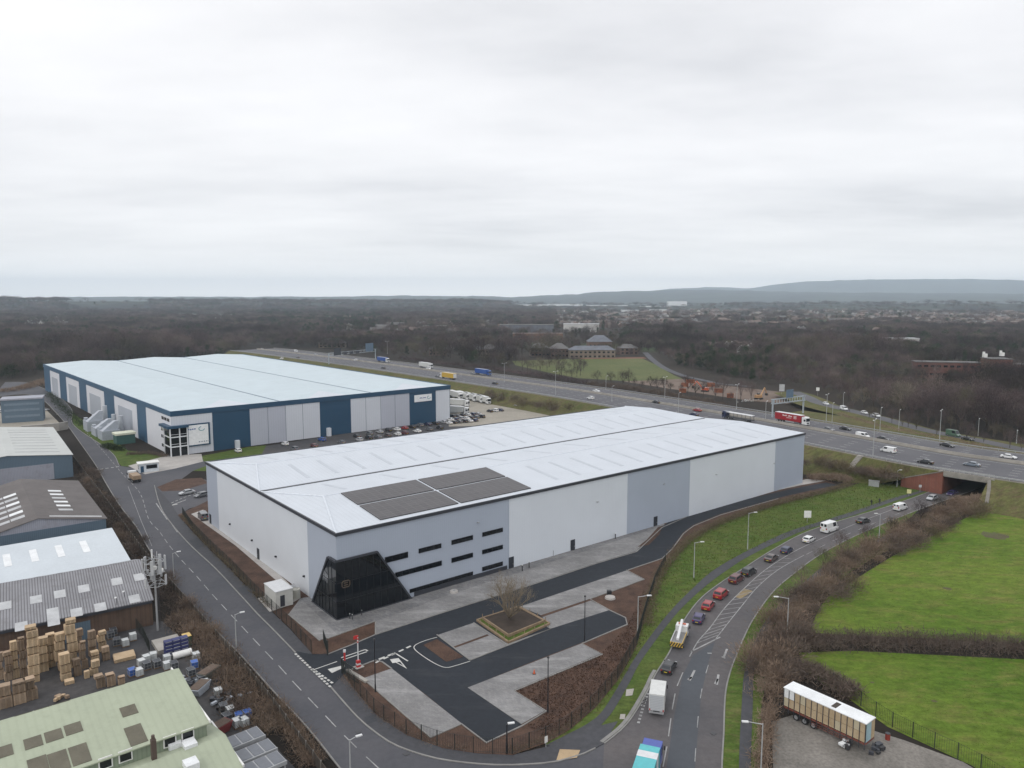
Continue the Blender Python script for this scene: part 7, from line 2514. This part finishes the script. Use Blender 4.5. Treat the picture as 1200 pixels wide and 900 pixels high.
def ibc(mbox):
    def f(t):
        m_ = MB(); m_.box((0, 0, .68), (1.0, 1.2, 1.0)); m_.build('tank', mbox, t)
        m_ = MB()
        for s in (-1, 1):
            for q in (-.5, 0, .5):
                m_.tube((s * .53, q * 1.2, .15), (s * .53, q * 1.2, 1.25), .025, n=4)
                m_.tube((q * 1.0, s * .63, .15), (q * 1.0, s * .63, 1.25), .025, n=4)
        for z in (.25, .7, 1.2):
            for s in (-1, 1):
                m_.tube((s * .53, -.62, z), (s * .53, .62, z), .02, n=4)
                m_.tube((-.53, s * .63, z), (.53, s * .63, z), .02, n=4)
        m_.build('cage', K['galv'], t)
        m_ = MB(); m_.box((0, 0, .09), (1.1, 1.25, .16)); m_.build('pallet', K['wooddk'], t)
    return f
K['ibcw'] = paint('tank_white', (0.5, 0.52, 0.52), .4)
K['ibcd'] = paint('tank_dark', (0.05, 0.055, 0.065), .5)
K['ibcb'] = paint('tank_blue', (0.03, 0.10, 0.36), .4)
GD = [(172, 776, 'ibcw'), (180, 773, 'ibcw'), (172, 784, 'ibcd'), (184, 782, 'ibcd'), (130, 748, 'ibcd'), (137, 756, 'ibcd'), (147, 757, 'ibcw'), (156, 750, 'ibcw'), (133, 744, 'ibcd'), (196, 776, 'ibcw'), (196, 784, 'ibcw'), (166, 781, 'ibcw'), (163, 792, 'ibcw'),
      (155, 792, 'ibcb'), (228, 783, 'ibcb'), (230, 773, 'ibcw'), (204, 784, 'ibcd'), (224, 792, 'ibcd'), (236, 800, 'ibcd'), (262, 834, 'ibcd'), (270, 838, 'ibcw'), (280, 845, 'ibcb'), (290, 842, 'ibcb'), (278, 852, 'ibcw'), (286, 851, 'ibcw'), (266, 846, 'ibcd'), (256, 816, 'ibcw'), (240, 806, 'ibcw')]
NM = {'ibcw': 'whitish', 'ibcd': 'dark', 'ibcb': 'bright blue'}
for px, py, m in GD:
    where = 'between the railing and the navy crates' if px > 160 and py < 790 and px < 215 else ('behind the end of the pallet row' if px < 160 and py < 770 else ('among the clutter behind the canopies' if px > 238 else 'beside the gable of the green roof'))
    goods('liquid_tank', NM[m] + ' caged liquid tank ' + where, 'tank', px, py, ibc(K[m]), R(38 + (px * 13 % 20) - 10), 'caged tanks in the works yard')
def skip_(mm):
    def f(t):
        m_ = MB(); m_.loft([[(-1.2, -.8, .1), (1.2, -.8, .1), (1.2, .8, .1), (-1.2, .8, .1)], [(-1.8, -.9, 1.3), (1.8, -.9, 1.3), (1.8, .9, 1.3), (-1.8, .9, 1.3)]], cap=True); m_.build('shell', mm, t)
        m_ = MB(); m_.box((0, 0, 1.34), (3.2, 1.6, .1)); m_.build('load', K['darkbush'], t)
    return f
goods('skip', 'grey open skip behind the green roof gable', 'skip', 234, 812, skip_(K['plant']), R(80))
goods('skip', 'dull red skip close to the rear canopy', 'skip', 256, 860, skip_(paint('skip_red', (.16, .03, .03), .6)), R(60))
goods('skip', 'olive grey skip by the scrub above the canopies', 'skip', 245, 794, skip_(paint('skip_olive', (.10, .10, .085), .6)), R(70))
def scraps(seed, m, n, sp):
    def f(t):
        rs = np.random.RandomState(seed)
        for k in range(n):
            m_ = MB(); m_.box((rs.normal() * sp, rs.normal() * sp * .6, .2 + rs.uniform(0, .35)), (rs.uniform(.4, 1.0), rs.uniform(.3, .7), rs.uniform(.2, .6)), rs.uniform(0, 3)); m_.build('scrap_piece', m[k % len(m)], t)
    return f
goods('scrap_heap', 'dark jumble of scrap between the scrub and the skips', 'scrap heap', 262, 822, scraps(11, [K['plastic'], K['ibcd'], K['plant'], K['trim']], 26, 1.7))
goods('scrap_heap', 'grey jumble of scrap at the back corner of the green gable', 'scrap heap', 226, 800, scraps(12, [K['plant'], K['ibcd'], K['galv'], K['trim']], 20, 1.2))
goods('scrap_heap', 'little heap of broken pallets alone on the yard', 'scrap heap', 72, 820, scraps(13, [K['wood2'], K['wood']], 7, .5))
def yardlamp(px, py, lab):
    light_column(G(px, py), 6.5, K['mull'], [(.3, -1, .5)], lab, None, .06, .5)
yardlamp(139, 740, 'thin dark yard lamp against the brick workshop wall')
yardlamp(148, 732, 'thin dark yard lamp by the workshop door')

# ---- old trailer in the lay-by
pa, pb = G(917, 838), G(1013, 884)
ax = (pb - pa); Lt = ax.length; ang = math.atan2(ax.y, ax.x)
nrm = Vector((-ax.y, ax.x, 0)).normalized()
t = thing('old_trailer', 'derelict lorry trailer with white roof and tan boarded sides on the gravel', 'trailer', (pa + pb) / 2 + nrm * 1.3 + Vector((0, 0, .06)), ang)
K['tan'] = mat('tan_board', (0.40, 0.30, 0.18), col2=(0.50, 0.40, 0.27), scale=.8, fine=.15)
m_ = MB(); m_.box((0, 0, 1.28), (Lt, 2.5, .22)); m_.build('bed', paint('trailer_rust', (.16, .05, .035), .7), t)
m_ = MB(); m_.box((0, 0, 4.15), (Lt + .1, 2.6, .12)); rf_ = m_.build('roof', K['lt_w'], t)
m_ = MB(); m_.box((Lt * .1, 0, 4.22), (.7, 1.6, .03)); m_.build('roof_tear', K['fpanel'], rf_)
nb = 14
for k in range(nb):
    for row, (z0, z1) in enumerate(((1.5, 2.75), (2.8, 4.05))):
        mm = K['tan'] if (k * 5 + row * 3) % 9 else paint('pale_green_board', (.42, .37, .26), .6) if 'pale_green_board' not in bpy.data.materials else bpy.data.materials['pale_green_board']
        if k < 2 and row == 1:
            mm = K['lt_w']
        m_ = MB(); m_.box((-Lt / 2 + Lt * (k + .5) / nb, -1.2, (z0 + z1) / 2), (Lt / nb - .1, .06, z1 - z0)); m_.build('side_board', mm, t)
m_ = MB(); m_.box((0, 1.2, 2.75), (Lt, .06, 2.7)); m_.build('far_side', K['tan'], t)
m_ = MB(); m_.box((Lt / 2 - .05, -.35, 2.75), (.06, 1.3, 2.6)); m_.build('rear_door', paint('faded_blue_door', (.28, .40, .44), .6), t)
m_ = MB(); m_.box((Lt / 2 - .05, .75, 2.75), (.06, .8, 2.6)); m_.build('rear_door', K['tan'], t)
m_ = MB(); m_.box((-Lt / 2 + .04, 0, 2.75), (.08, 2.4, 2.7)); m_.build('headboard', K['lt'], t)
for k in range(nb + 1):
    x = -Lt / 2 + Lt * k / nb
    m_ = MB(); m_.box((min(max(x, -Lt / 2 + .06), Lt / 2 - .06), -1.27, 2.3), (.07, .07, 3.6)); m_.build('stanchion', K['trim'], t)
for z in (.55, .85):
    m_ = MB(); m_.box((1.0, -1.2, z), (Lt * .45, .05, .08)); m_.build('side_rail', bpy.data.materials['trailer_rust'], t)
wheels_at(t, (-Lt / 2 + 2.0, -Lt / 2 + 3.3, -Lt / 2 + 4.6), 2.4, .48)
for s in (-1, 1):
    m_ = MB(); m_.tube((Lt / 2 - 2.2, s * .8, 0), (Lt / 2 - 2.2, s * .8, 1.2), .09, n=6); m_.build('landing_leg', K['trim'], t)
goods('scrap_heap', 'small heap of silver and black scrap beside the derelict trailer', 'scrap heap', 988, 877, scraps(4, [K['lt_w'], K['plastic'], K['galv']], 9, .6))
goods('scrap_heap', 'dark scrap behind the tail of the derelict trailer', 'scrap heap', 1028, 880, scraps(5, [K['plastic'], K['trim'], K['ibcd']], 10, .8))
def drum(t):
    m_ = MB(); m_.tube((0, 0, 0), (0, 0, .9), .32, n=12); m_.build('shell', paint('drum_red', (.22, .03, .02), .6), t)
    m_ = MB(); m_.tube((0, 0, .9), (0, 0, .95), .33, n=12); m_.build('lid', K['trim'], t)
goods('oil_drum', 'rusty red drum on the gravel near the pasture fence', 'drum', 1040, 867, drum)
# ---- signs
def sign(label, px, py, z, h, w_, hh, m, rz, name='road_sign'):
    p = G(px, py, z)
    t = thing(name, label, 'sign', p, rz)
    m_ = MB(); m_.tube((0, .06, 0), (0, .06, h), .05, n=6); m_.build('post', K['galv'], t)
    m_ = MB(); m_.box((0, 0, h - hh / 2), (w_, .04, hh)); m_.build('plate', m, t)
    return t
sign('white square sign board on a pole on the grass bank', 946, 613, 0, 3.4, 1.9, 1.9, K['frame_w'], 0, 'notice_board')
sign('small white street name sign at the junction corner fence', 640, 876, .1, 1.6, .5, .9, K['frame_w'], .6, 'street_sign')
sign('yellow warning sign beside the footway by the underpass', 1065, 582, 0, 2.2, 1.2, 1.2, paint('sign_yellow', (.62, .6, .3), .4), -.3)
sign('little round white sign on the left of the underpass mouth', 1099, 574, 0, 3.0, .9, .9, K['frame_w'], -.3)
sign('pale disc sign against the red wing wall', 1078, 577, 0, 2.4, .8, .8, K['lt'], -.3)
sign('white sign among the trees beyond the gantry', 916, 462, 3, 6, 3.0, 4.2, K['lt'], -.4)
sign('round white sign by the slip road start', 958, 464, 3, 5, 1.8, 2.0, K['frame_w'], -.4)
def gantry(label, a, b_, z, top, depth, boards):
    A_, B_ = G(*a, z), G(*b_, z)
    d = (B_ - A_); Lg = d.length; rz = math.atan2(d.y, d.x)
    t = thing('sign_gantry', label, 'gantry', A_, rz)
    gm = paint('gantry_grey', (.33, .37, .40), .5) if 'gantry_grey' not in bpy.data.materials else bpy.data.materials['gantry_grey']
    for x in (0, Lg):
        m_ = MB(); m_.box((x, 0, top / 2), (.55, .55, top)); m_.build('leg', gm, t)
    m_ = MB()
    for z_ in (top - 2.0, top):
        for s in (-.6, .6):
            m_.box((Lg / 2, s, z_), (Lg + 1, .22, .22))
    n = 12
    for k in range(n + 1):
        for s in (-.6, .6):
            m_.box((Lg * k / n, s, top - 1), (.16, .16, 2))
    m_.build('truss', gm, t)
    for (x, w_, h_, mm, dz) in boards:
        m_ = MB(); m_.box((Lg * x, -.85, top + dz), (w_, .16, h_)); m_.build('sign_board', mm, t)
    return t
mb_ = paint('motorway_blue', (.10, .155, .22), .5)
gantry('long grey sign gantry with dark matrix signs over the distant motorway', (385.5, 427), (440, 421), MZ, 9.0, 1, [(.16, 8, 5.5, K['trim'], .5), (.85, 10, 7, mb_, 2.0), (.45, 4, 2, K['trim'], -1), (.32, 4, 2, K['trim'], -1), (.58, 4, 2, K['trim'], -1)])
gantry('short grey lattice gantry with blue sign above the red lorry', (905, 489), (941, 484), MZ, 8.0, 1, [(.48, 5.0, 3.6, mb_, 2.0)])
# steps and cabinet on the motorway bank
b = MB()
for k in range(14):
    p = G(1008, 535, MZ).lerp(G(991, 556, 1.6), k / 13)
    b.box((p.x, p.y, p.z + .15), (1.8, 1.2, .35), R(-50))
tag(b.build('access_steps', K['conc']), 'pale concrete steps climbing the motorway bank', 'steps')
p = G(1024, 570)
t = thing('control_cabinet', 'pale grey control cabinet at the foot of the motorway bank', 'cabinet', p + Vector((0, 0, 0)), R(-30))
m_ = MB(); m_.box((0, 0, 0.9), (3.0, 1.3, 1.8)); m_.build('body', K['galv'], t)
m_ = MB(); m_.box((0, 0, 1.85), (3.2, 1.5, .1)); m_.build('roof', K['galv'], t)
# two people with bicycles? dark figures on the footway: motorbikes
def person(px, py, top, label, rz=0.0):
    p = G(px, py)
    t = bpy.data.objects.new('tmp', None)
    me = bpy.data.meshes.new('person')
    J = [(0, 0, .95), (0, .0, 1.25), (0, .02, 1.45), (0, .03, 1.55), (0, .05, 1.68), (.1, 0, .9), (.12, .06, .5), (.12, -.02, .08), (.13, .14, .04), (-.1, 0, .9), (-.12, .18, .5), (-.12, .1, .08), (-.13, .26, .04),
         (.2, .02, 1.4), (.27, .02, 1.12), (.26, .16, .9), (-.2, .02, 1.4), (-.27, -.02, 1.12), (-.26, .1, .9)]
    E_ = [(0, 1), (1, 2), (2, 3), (3, 4), (0, 5), (5, 6), (6, 7), (7, 8), (0, 9), (9, 10), (10, 11), (11, 12), (2, 13), (13, 14), (14, 15), (2, 16), (16, 17), (17, 18)]
    rad = [.16, .17, .15, .07, .115, .1, .075, .05, .05, .1, .075, .05, .05, .08, .05, .035, .08, .05, .035]
    me.from_pydata(J, E_, [])
    o = bpy.data.objects.new('person', me)
    COL.objects.link(o)
    o.location = (p.x, p.y, .134)
    o.rotation_euler = (0, 0, rz)
    sk = o.modifiers.new('skin', 'SKIN')
    for v, r_ in zip(me.skin_vertices[0].data, rad):
        v.radius = (r_, r_)
    me.skin_vertices[0].data[0].use_root = True
    sub = o.modifiers.new('sub', 'SUBSURF'); sub.levels = 1; sub.render_levels = 1
    me.materials.append(top)
    tag(o, label, 'person')
    return o
person(1021, 592.5, paint('dark_clothes', (.02, .022, .026), .8), 'person in dark clothes walking on the footway opposite the black car, the one nearer it', -.9)
person(1030.5, 591, paint('grey_clothes', (.045, .045, .05), .8), 'person in dark clothes on the footway, the one nearer the underpass', -.9)

# ================================================================ far buildings
K['tile_gr'] = mat('grey_tiles', (0.135, 0.13, 0.128), var=.15, scale=.2)
K['tile_br'] = mat('brown_tiles', (0.20, 0.15, 0.13), var=.15, scale=.2, rnd=.3)
K['house_br'] = mat('far_brick', (0.17, 0.115, 0.092), var=.15, scale=.2, rnd=.35)
K['house_rd'] = mat('dull_red_brick', (0.15, 0.068, 0.055), var=.2, scale=.15)
K['house_bf'] = mat('buff_brick', (0.20, 0.165, 0.13), var=.15, scale=.2)
K['render_w'] = mat('white_render', (0.55, 0.54, 0.52), var=.08, scale=.2)
K['slate'] = mat('blue_slate', (0.145, 0.155, 0.18), var=.15, scale=.2)
def hip_house(label, px, py, L, D, h, rise, wm, rm, rz=R(5), nwin=5, group=None, storeys=2, cat='building'):
    h *= 1.15
    p = G(px, py)
    t = thing('hipped_building', label, cat, p, rz, group)
    m_ = MB(); m_.box((0, 0, h / 2), (L, D, h)); m_.build('wall', wm, t)
    m_ = MB(); hip_span(m_, -L / 2 - .6, L / 2 + .6, -D / 2 - .6, D / 2 + .6, h + .02, h + rise, min(L, D) * .48)
    m_.face([(-L / 2 - .6, -D / 2 - .6, h), (-L / 2 - .6, D / 2 + .6, h), (L / 2 + .6, D / 2 + .6, h), (L / 2 + .6, -D / 2 - .6, h)])
    m_.build('roof', rm, t)
    for s_ in range(storeys):
        z = 1.7 + s_ * h / storeys
        for k in range(nwin):
            m_ = MB(); fpanel(m_, -L / 2 + L * (k + .25) / nwin, -L / 2 + L * (k + .75) / nwin, z - .7, z + .9, -D / 2 - .01, .12); m_.build('window', K['dglass'], t)
    return t
hip_house('hipped grey roof block, leftmost and smallest by the motorway trees', 513, 416, 18, 14, 6, 5, K['house_br'], K['tile_gr'])
hip_house('hipped grey roof block, second of the left cluster', 557, 418, 17, 14, 7, 5, K['house_bf'], K['tile_gr'])
hip_house('hipped grey roof block joined to its larger neighbour', 574, 418, 16, 14, 7, 5, K['house_bf'], K['tile_gr'])
hip_house('hipped grey roof block with a steep gable like peak', 590, 419, 18, 15, 7.5, 6.5, K['house_bf'], K['tile_gr'])
hip_house('hipped brown grey block standing behind the meadow trees', 632, 417, 19, 15, 7.5, 5, K['house_br'], K['tile_gr'])
hip_house('hipped block next to the long blue grey range', 655, 418, 18, 15, 7.5, 5.5, K['house_br'], K['tile_gr'])
hip_house('long two storey block with blue grey roof and pale columns at the meadow edge', 693, 419, 46, 14, 7.0, 4, K['house_bf'], K['slate'], R(3), 10)
hip_house('taller hipped blue grey block behind the long range', 702, 412, 26, 18, 10, 7, K['house_br'], K['slate'], R(3), 6)
hip_house('low grey hipped building at the bend of the motorway', 390, 407, 32, 18, 5, 5, K['house_bf'], K['tile_gr'], R(10), 6)
hip_house('grey hipped building among trees right of the long range', 735, 415, 20, 14, 6, 4, K['house_br'], K['tile_gr'], R(10), 4)
def flat_block(label, px, py, L, D, h, wm, rm, rz=0.0, rows=2, n=8, group=None, name='flat_roofed_building'):
    p = G(px, py)
    t = thing(name, label, 'building', p, rz, group)
    m_ = MB(); m_.box((0, 0, h / 2), (L, D, h)); m_.build('wall', wm, t)
    m_ = MB(); m_.box((0, 0, h + .25), (L + .8, D + .8, .5)); m_.build('roof', rm, t)
    for r_ in range(rows):
        z = h * (r_ + .55) / max(rows, 1)
        for k in range(n):
            m_ = MB(); fpanel(m_, -L / 2 + L * (k + .2) / n, -L / 2 + L * (k + .8) / n, z - .7, z + .8, -D / 2 - .01, .12); m_.build('window', K['dglass'], t)
    return t
flat_block('long low red brick block half hidden in the wood', 1108, 443, 44, 12, 12, K['house_rd'], K['tile_gr'], R(-14), 2, 10)
flat_block('red brick tower block with white fittings on its roof', 1166, 446, 15, 14, 16, K['house_rd'], K['tile_gr'], R(-8), 0, 1)
flat_block('low red brick wing at the right edge of the wood', 1194, 446, 20, 12, 12, K['house_rd'], K['tile_gr'], R(-8), 2, 4)
for i, (px, py) in enumerate(((1152, 446), (1172, 444))):
    b = MB(); p = G(px, py); b.box((p.x, p.y, 18.4), (2.4, 2.4, 2.6)); b.box((p.x + 1, p.y + 3, 19.2), (1.2, 1.2, 3.4))
    tag(b.build('roof_plant', K['frame_w']), ('white roof plant at the left end of the brick tower', 'white roof plant at the right end of the brick tower')[i], 'roof plant')
flat_block('long low blue grey school like building far beyond the hipped roofs', 617, 391, 90, 25, 15, K['slate'], K['tile_gr'], 0, 0, 1)
flat_block('white roofed shed beyond the hipped roofs', 681, 389, 62, 30, 14, K['render_w'], K['lt'], R(-5), 0, 1)
flat_block('orange brown brick range in front of the blue grey school', 630, 399, 70, 18, 10, mat('orange_brick', (.2, .115, .075), var=.15, scale=.1), K['tile_br'], 0, 1, 9)
flat_block('white flat roofed building in the wood above the brick block', 1055, 407, 36, 18, 11, K['render_w'], K['lt'], R(-6), 0, 1)
flat_block('white building in the trees of the middle distance', 509, 389, 42, 20, 11, K['render_w'], K['lt_w'], 0, 0, 1)
flat_block('big white tower like factory on the far plain', 793, 361.2, 105, 60, 40, K['lt_w'], K['lt'], 0, 0, 1)
for i, (px, py, L) in enumerate(((622, 361.4, 190), (662, 361.2, 200), (711, 361.4, 230), (768, 362, 160), (952, 358.2, 170), (1066, 358.6, 140), (332, 357.5, 160), (740, 366.5, 80), (772, 365.8, 70))):
    flat_block(('white warehouse of the far industrial park, the one below the hill foot', 'white warehouse of the far industrial park, second from its left end', 'longest white warehouse of the far industrial park', 'low white shed at the foot of the white factory', 'pale shed on the hill side above the right hand wood', 'pale shed on the far right hill side', 'white shed on the left horizon', 'small white shed before the far industrial park', 'small white shed close to the white factory')[i], px, py, L, 60, (22, 24, 18, 16, 18, 16, 16, 11, 11)[i], K['lt_w'], K['lt'], 0, 0, 1)
# houses: shared meshes, each one an object of its own
HM = []
for k, (wm, rm, L, rise) in enumerate(((K['house_br'], K['tile_br'], 15, 3.2), (K['render_w'], K['tile_gr'], 14, 3.0), (K['house_br'], K['tile_gr'], 26, 3.2), (K['house_bf'], K['tile_br'], 18, 3.4))):
    b = MB()
    D, h = 8.5, 5.4
    b.loft([[(-L / 2, -D / 2, 0), (-L / 2, D / 2, 0), (-L / 2, D / 2, h), (-L / 2, 0, h + rise), (-L / 2, -D / 2, h)], [(L / 2, -D / 2, 0), (L / 2, D / 2, 0), (L / 2, D / 2, h), (L / 2, 0, h + rise), (L / 2, -D / 2, h)]], 0)
    for s in (-1, 1):
        b.face([(-L / 2 - .3, s * (D / 2 + .4), h - .2), (L / 2 + .3, s * (D / 2 + .4), h - .2), (L / 2 + .3, 0, h + rise + .1), (-L / 2 - .3, 0, h + rise + .1)], 1)
    for s in (-.3, .35):
        b.box((L * s, .6, h + rise), (.9, .7, 2.0), 0, 0)
    for q in (-.32, 0, .32):
        for z in (1.4, 4.0):
            b.box((L * q, -D / 2 - .02, z), (1.8, .1, 1.2), 0, 2)
    HM.append(b.mesh('house', [wm, rm, K['dglass']]))
rh = random.Random(19)
def houses(n, x0, x1, y0, y1, label, group, rz0=0.0, sc=(1, 1.4), kinds=(0, 1, 2, 3)):
    rows = {}
    for i in range(n):
        py = y0 + (y1 - y0) * rh.random() ** .8
        px = rh.uniform(x0, x1)
        o = bpy.data.objects.new('house', HM[rh.choice(kinds)])
        COL.objects.link(o)
        o.location = G(px, py)
        o.rotation_euler = (0, 0, rz0 + rh.choice((0, 0, math.pi / 2, .5)) + rh.uniform(-.15, .15))
        s = rh.uniform(*sc)
        o.scale = (s, s, s)
        tag(o, label, 'house', group)
houses(88, 650, 900, 362.5, 384, 'small house of the suburb beyond the hipped roofs, left half', 'houses of the suburb, left half')
houses(88, 880, 1210, 362, 381, 'small house of the suburb above the right hand wood', 'houses of the suburb, right half')
houses(32, 445, 600, 379, 394, 'small house among the trees behind the motorway gantry', 'houses behind the gantry')
houses(16, 30, 82, 373, 388, 'white fronted house in the clearing of the left wood', 'houses in the left clearing', .4, (1, 1.3), (1, 1, 3))
houses(18, 36, 80, 356.5, 360.5, 'house on the left horizon field edge', 'houses on the left horizon', 0, (1.6, 2.4), (1, 1, 3))
houses(16, 100, 280, 371, 384, 'lone house showing through the left woods', 'houses in the left woods', 0, (1, 1.4))
houses(14, 300, 470, 371, 388, 'lone roof among the trees of the plain beyond the blue warehouse', 'houses among the trees beyond the blue warehouse', 0, (1, 1.4))
houses(10, 905, 1060, 384, 402, 'lone roof in the trees above the big right hand wood', 'houses in the big right hand wood', 0, (1, 1.3))
houses(14, 820, 900, 404, 420, 'house half hidden in the wood beyond the building site', 'houses beyond the building site', 0, (1, 1.1))
# the rest of the far suburb, past counting: roofs as one mass
def suburb():
    rs = random.Random(23)
    V, Fc, Mi = [], [], []
    mats = [K['house_br'], K['tile_br'], K['render_w'], K['tile_gr']]
    n = 0
    while n < 1500:
        py = 360.8 + 23.5 * rs.random() ** 1.5
        px = rs.uniform(640, 1230)
        p = G(px, py)
        if math.sin(p.x * .006 + 1) * math.sin(p.y * .004) < -.25:
            continue
        n += 1
        a = rs.choice((0, 0, .4, 1.57, 1.2)) + rs.uniform(-.1, .1)
        L, D, h, r_ = rs.uniform(12, 30), 8.5, rs.uniform(5, 6), 3.2
        ca, sa = math.cos(a), math.sin(a)
        k = len(V)
        wm, rm = rs.choice((0, 0, 2)), rs.choice((1, 1, 3))
        for x, y, z in ((-.5, -.5, 0), (.5, -.5, 0), (.5, .5, 0), (-.5, .5, 0), (-.5, -.5, h), (.5, -.5, h), (.5, .5, h), (-.5, .5, h), (-.5, 0, h + r_), (.5, 0, h + r_)):
            V.append((p.x + x * L * ca - y * D * sa, p.y + x * L * sa + y * D * ca, z))
        for q, m in (((0, 1, 5, 4), wm), ((2, 3, 7, 6), wm), ((1, 2, 6, 9, 5), wm), ((3, 0, 4, 8, 7), wm), ((4, 5, 9, 8), rm), ((6, 7, 8, 9), rm)):
            Fc.append(tuple(k + i for i in q)); Mi.append(m)
    me = bpy.data.meshes.new('distant_suburb')
    me.from_pydata(V, [], Fc)
    for m in mats:
        me.materials.append(m)
    me.polygons.foreach_set('material_index', Mi)
    o = bpy.data.objects.new('distant_suburb', me)
    COL.objects.link(o)
    tag(o, None, None, None, 'stuff')
suburb()
# building site plant beyond the motorway
def excavator(label, px, py, rz, m):
    p = G(px, py)
    t = thing('excavator', label, 'excavator', p, rz)
    for s in (-1, 1):
        m_ = MB(); m_.box((0, s * 1.3, .5), (4.4, .7, 1.0)); m_.build('track', K['plastic'], t)
    m_ = MB(); m_.box((-.4, 0, 1.9), (4.0, 2.8, 1.6)); m_.build('body', m, t)
    m_ = MB(); m_.box((.9, .8, 2.6), (1.6, 1.2, 1.9)); m_.build('cab', K['cglass'], t)
    m_ = MB(); m_.tube((1.4, -.3, 2.0), (5.6, -.3, 6.6), .42, .32, n=5); m_.build('boom', m, t)
    m_ = MB(); m_.tube((5.6, -.3, 6.6), (7.8, -.3, 3.0), .32, .22, n=5); m_.build('dipper', m, t)
    m_ = MB(); m_.box((7.8, -.3, 2.4), (1.2, 1.3, 1.3)); m_.build('bucket', K['plastic'], t)
excavator('tan excavator with raised arm beside the short gantry', 889, 468, R(40), paint('plant_tan', (.45, .26, .12), .5))
excavator('orange excavator on the churned site ground', 826, 459, R(150), CARCOL['orange'])
K['dull_orange'] = mat('scraped_orange_steel', (.20, .06, .03), col2=(.30, .12, .06), scale=.5)
def orange_bin(label, px, py, L):
    p = G(px, py)
    t = thing('site_container', label, 'container', p, R(rh.uniform(-30, 30)))
    m_ = MB(); m_.box((0, 0, 1.3), (L, 2.5, 2.6)); m_.build('shell', K['dull_orange'], t)
    m_ = MB(); m_.box((L / 2 + .03, 0, 1.3), (.06, 2.2, 2.3)); m_.build('door', paint('site_white', (.55, .55, .54), .5) if 'site_white' not in bpy.data.materials else bpy.data.materials['site_white'], t)
for i, (px, py, L) in enumerate(((803, 453, 5), (809, 449, 6), (833, 453, 5), (800, 460, 4), (842, 460, 5), (856, 466, 4))):
    orange_bin(('orange site container in the middle of the site', 'orange site container rearmost on the site', 'orange site container near the side road', 'small orange site container behind the motorway brush', 'orange site container beside the excavator', 'orange site container nearest the tan excavator')[i], px, py, L)
goods('spoil_heap', 'white rubble heap beside the tan excavator', 'rubble heap', 876, 470, scraps(8, [K['lt'], K['conc']], 24, 3.0))
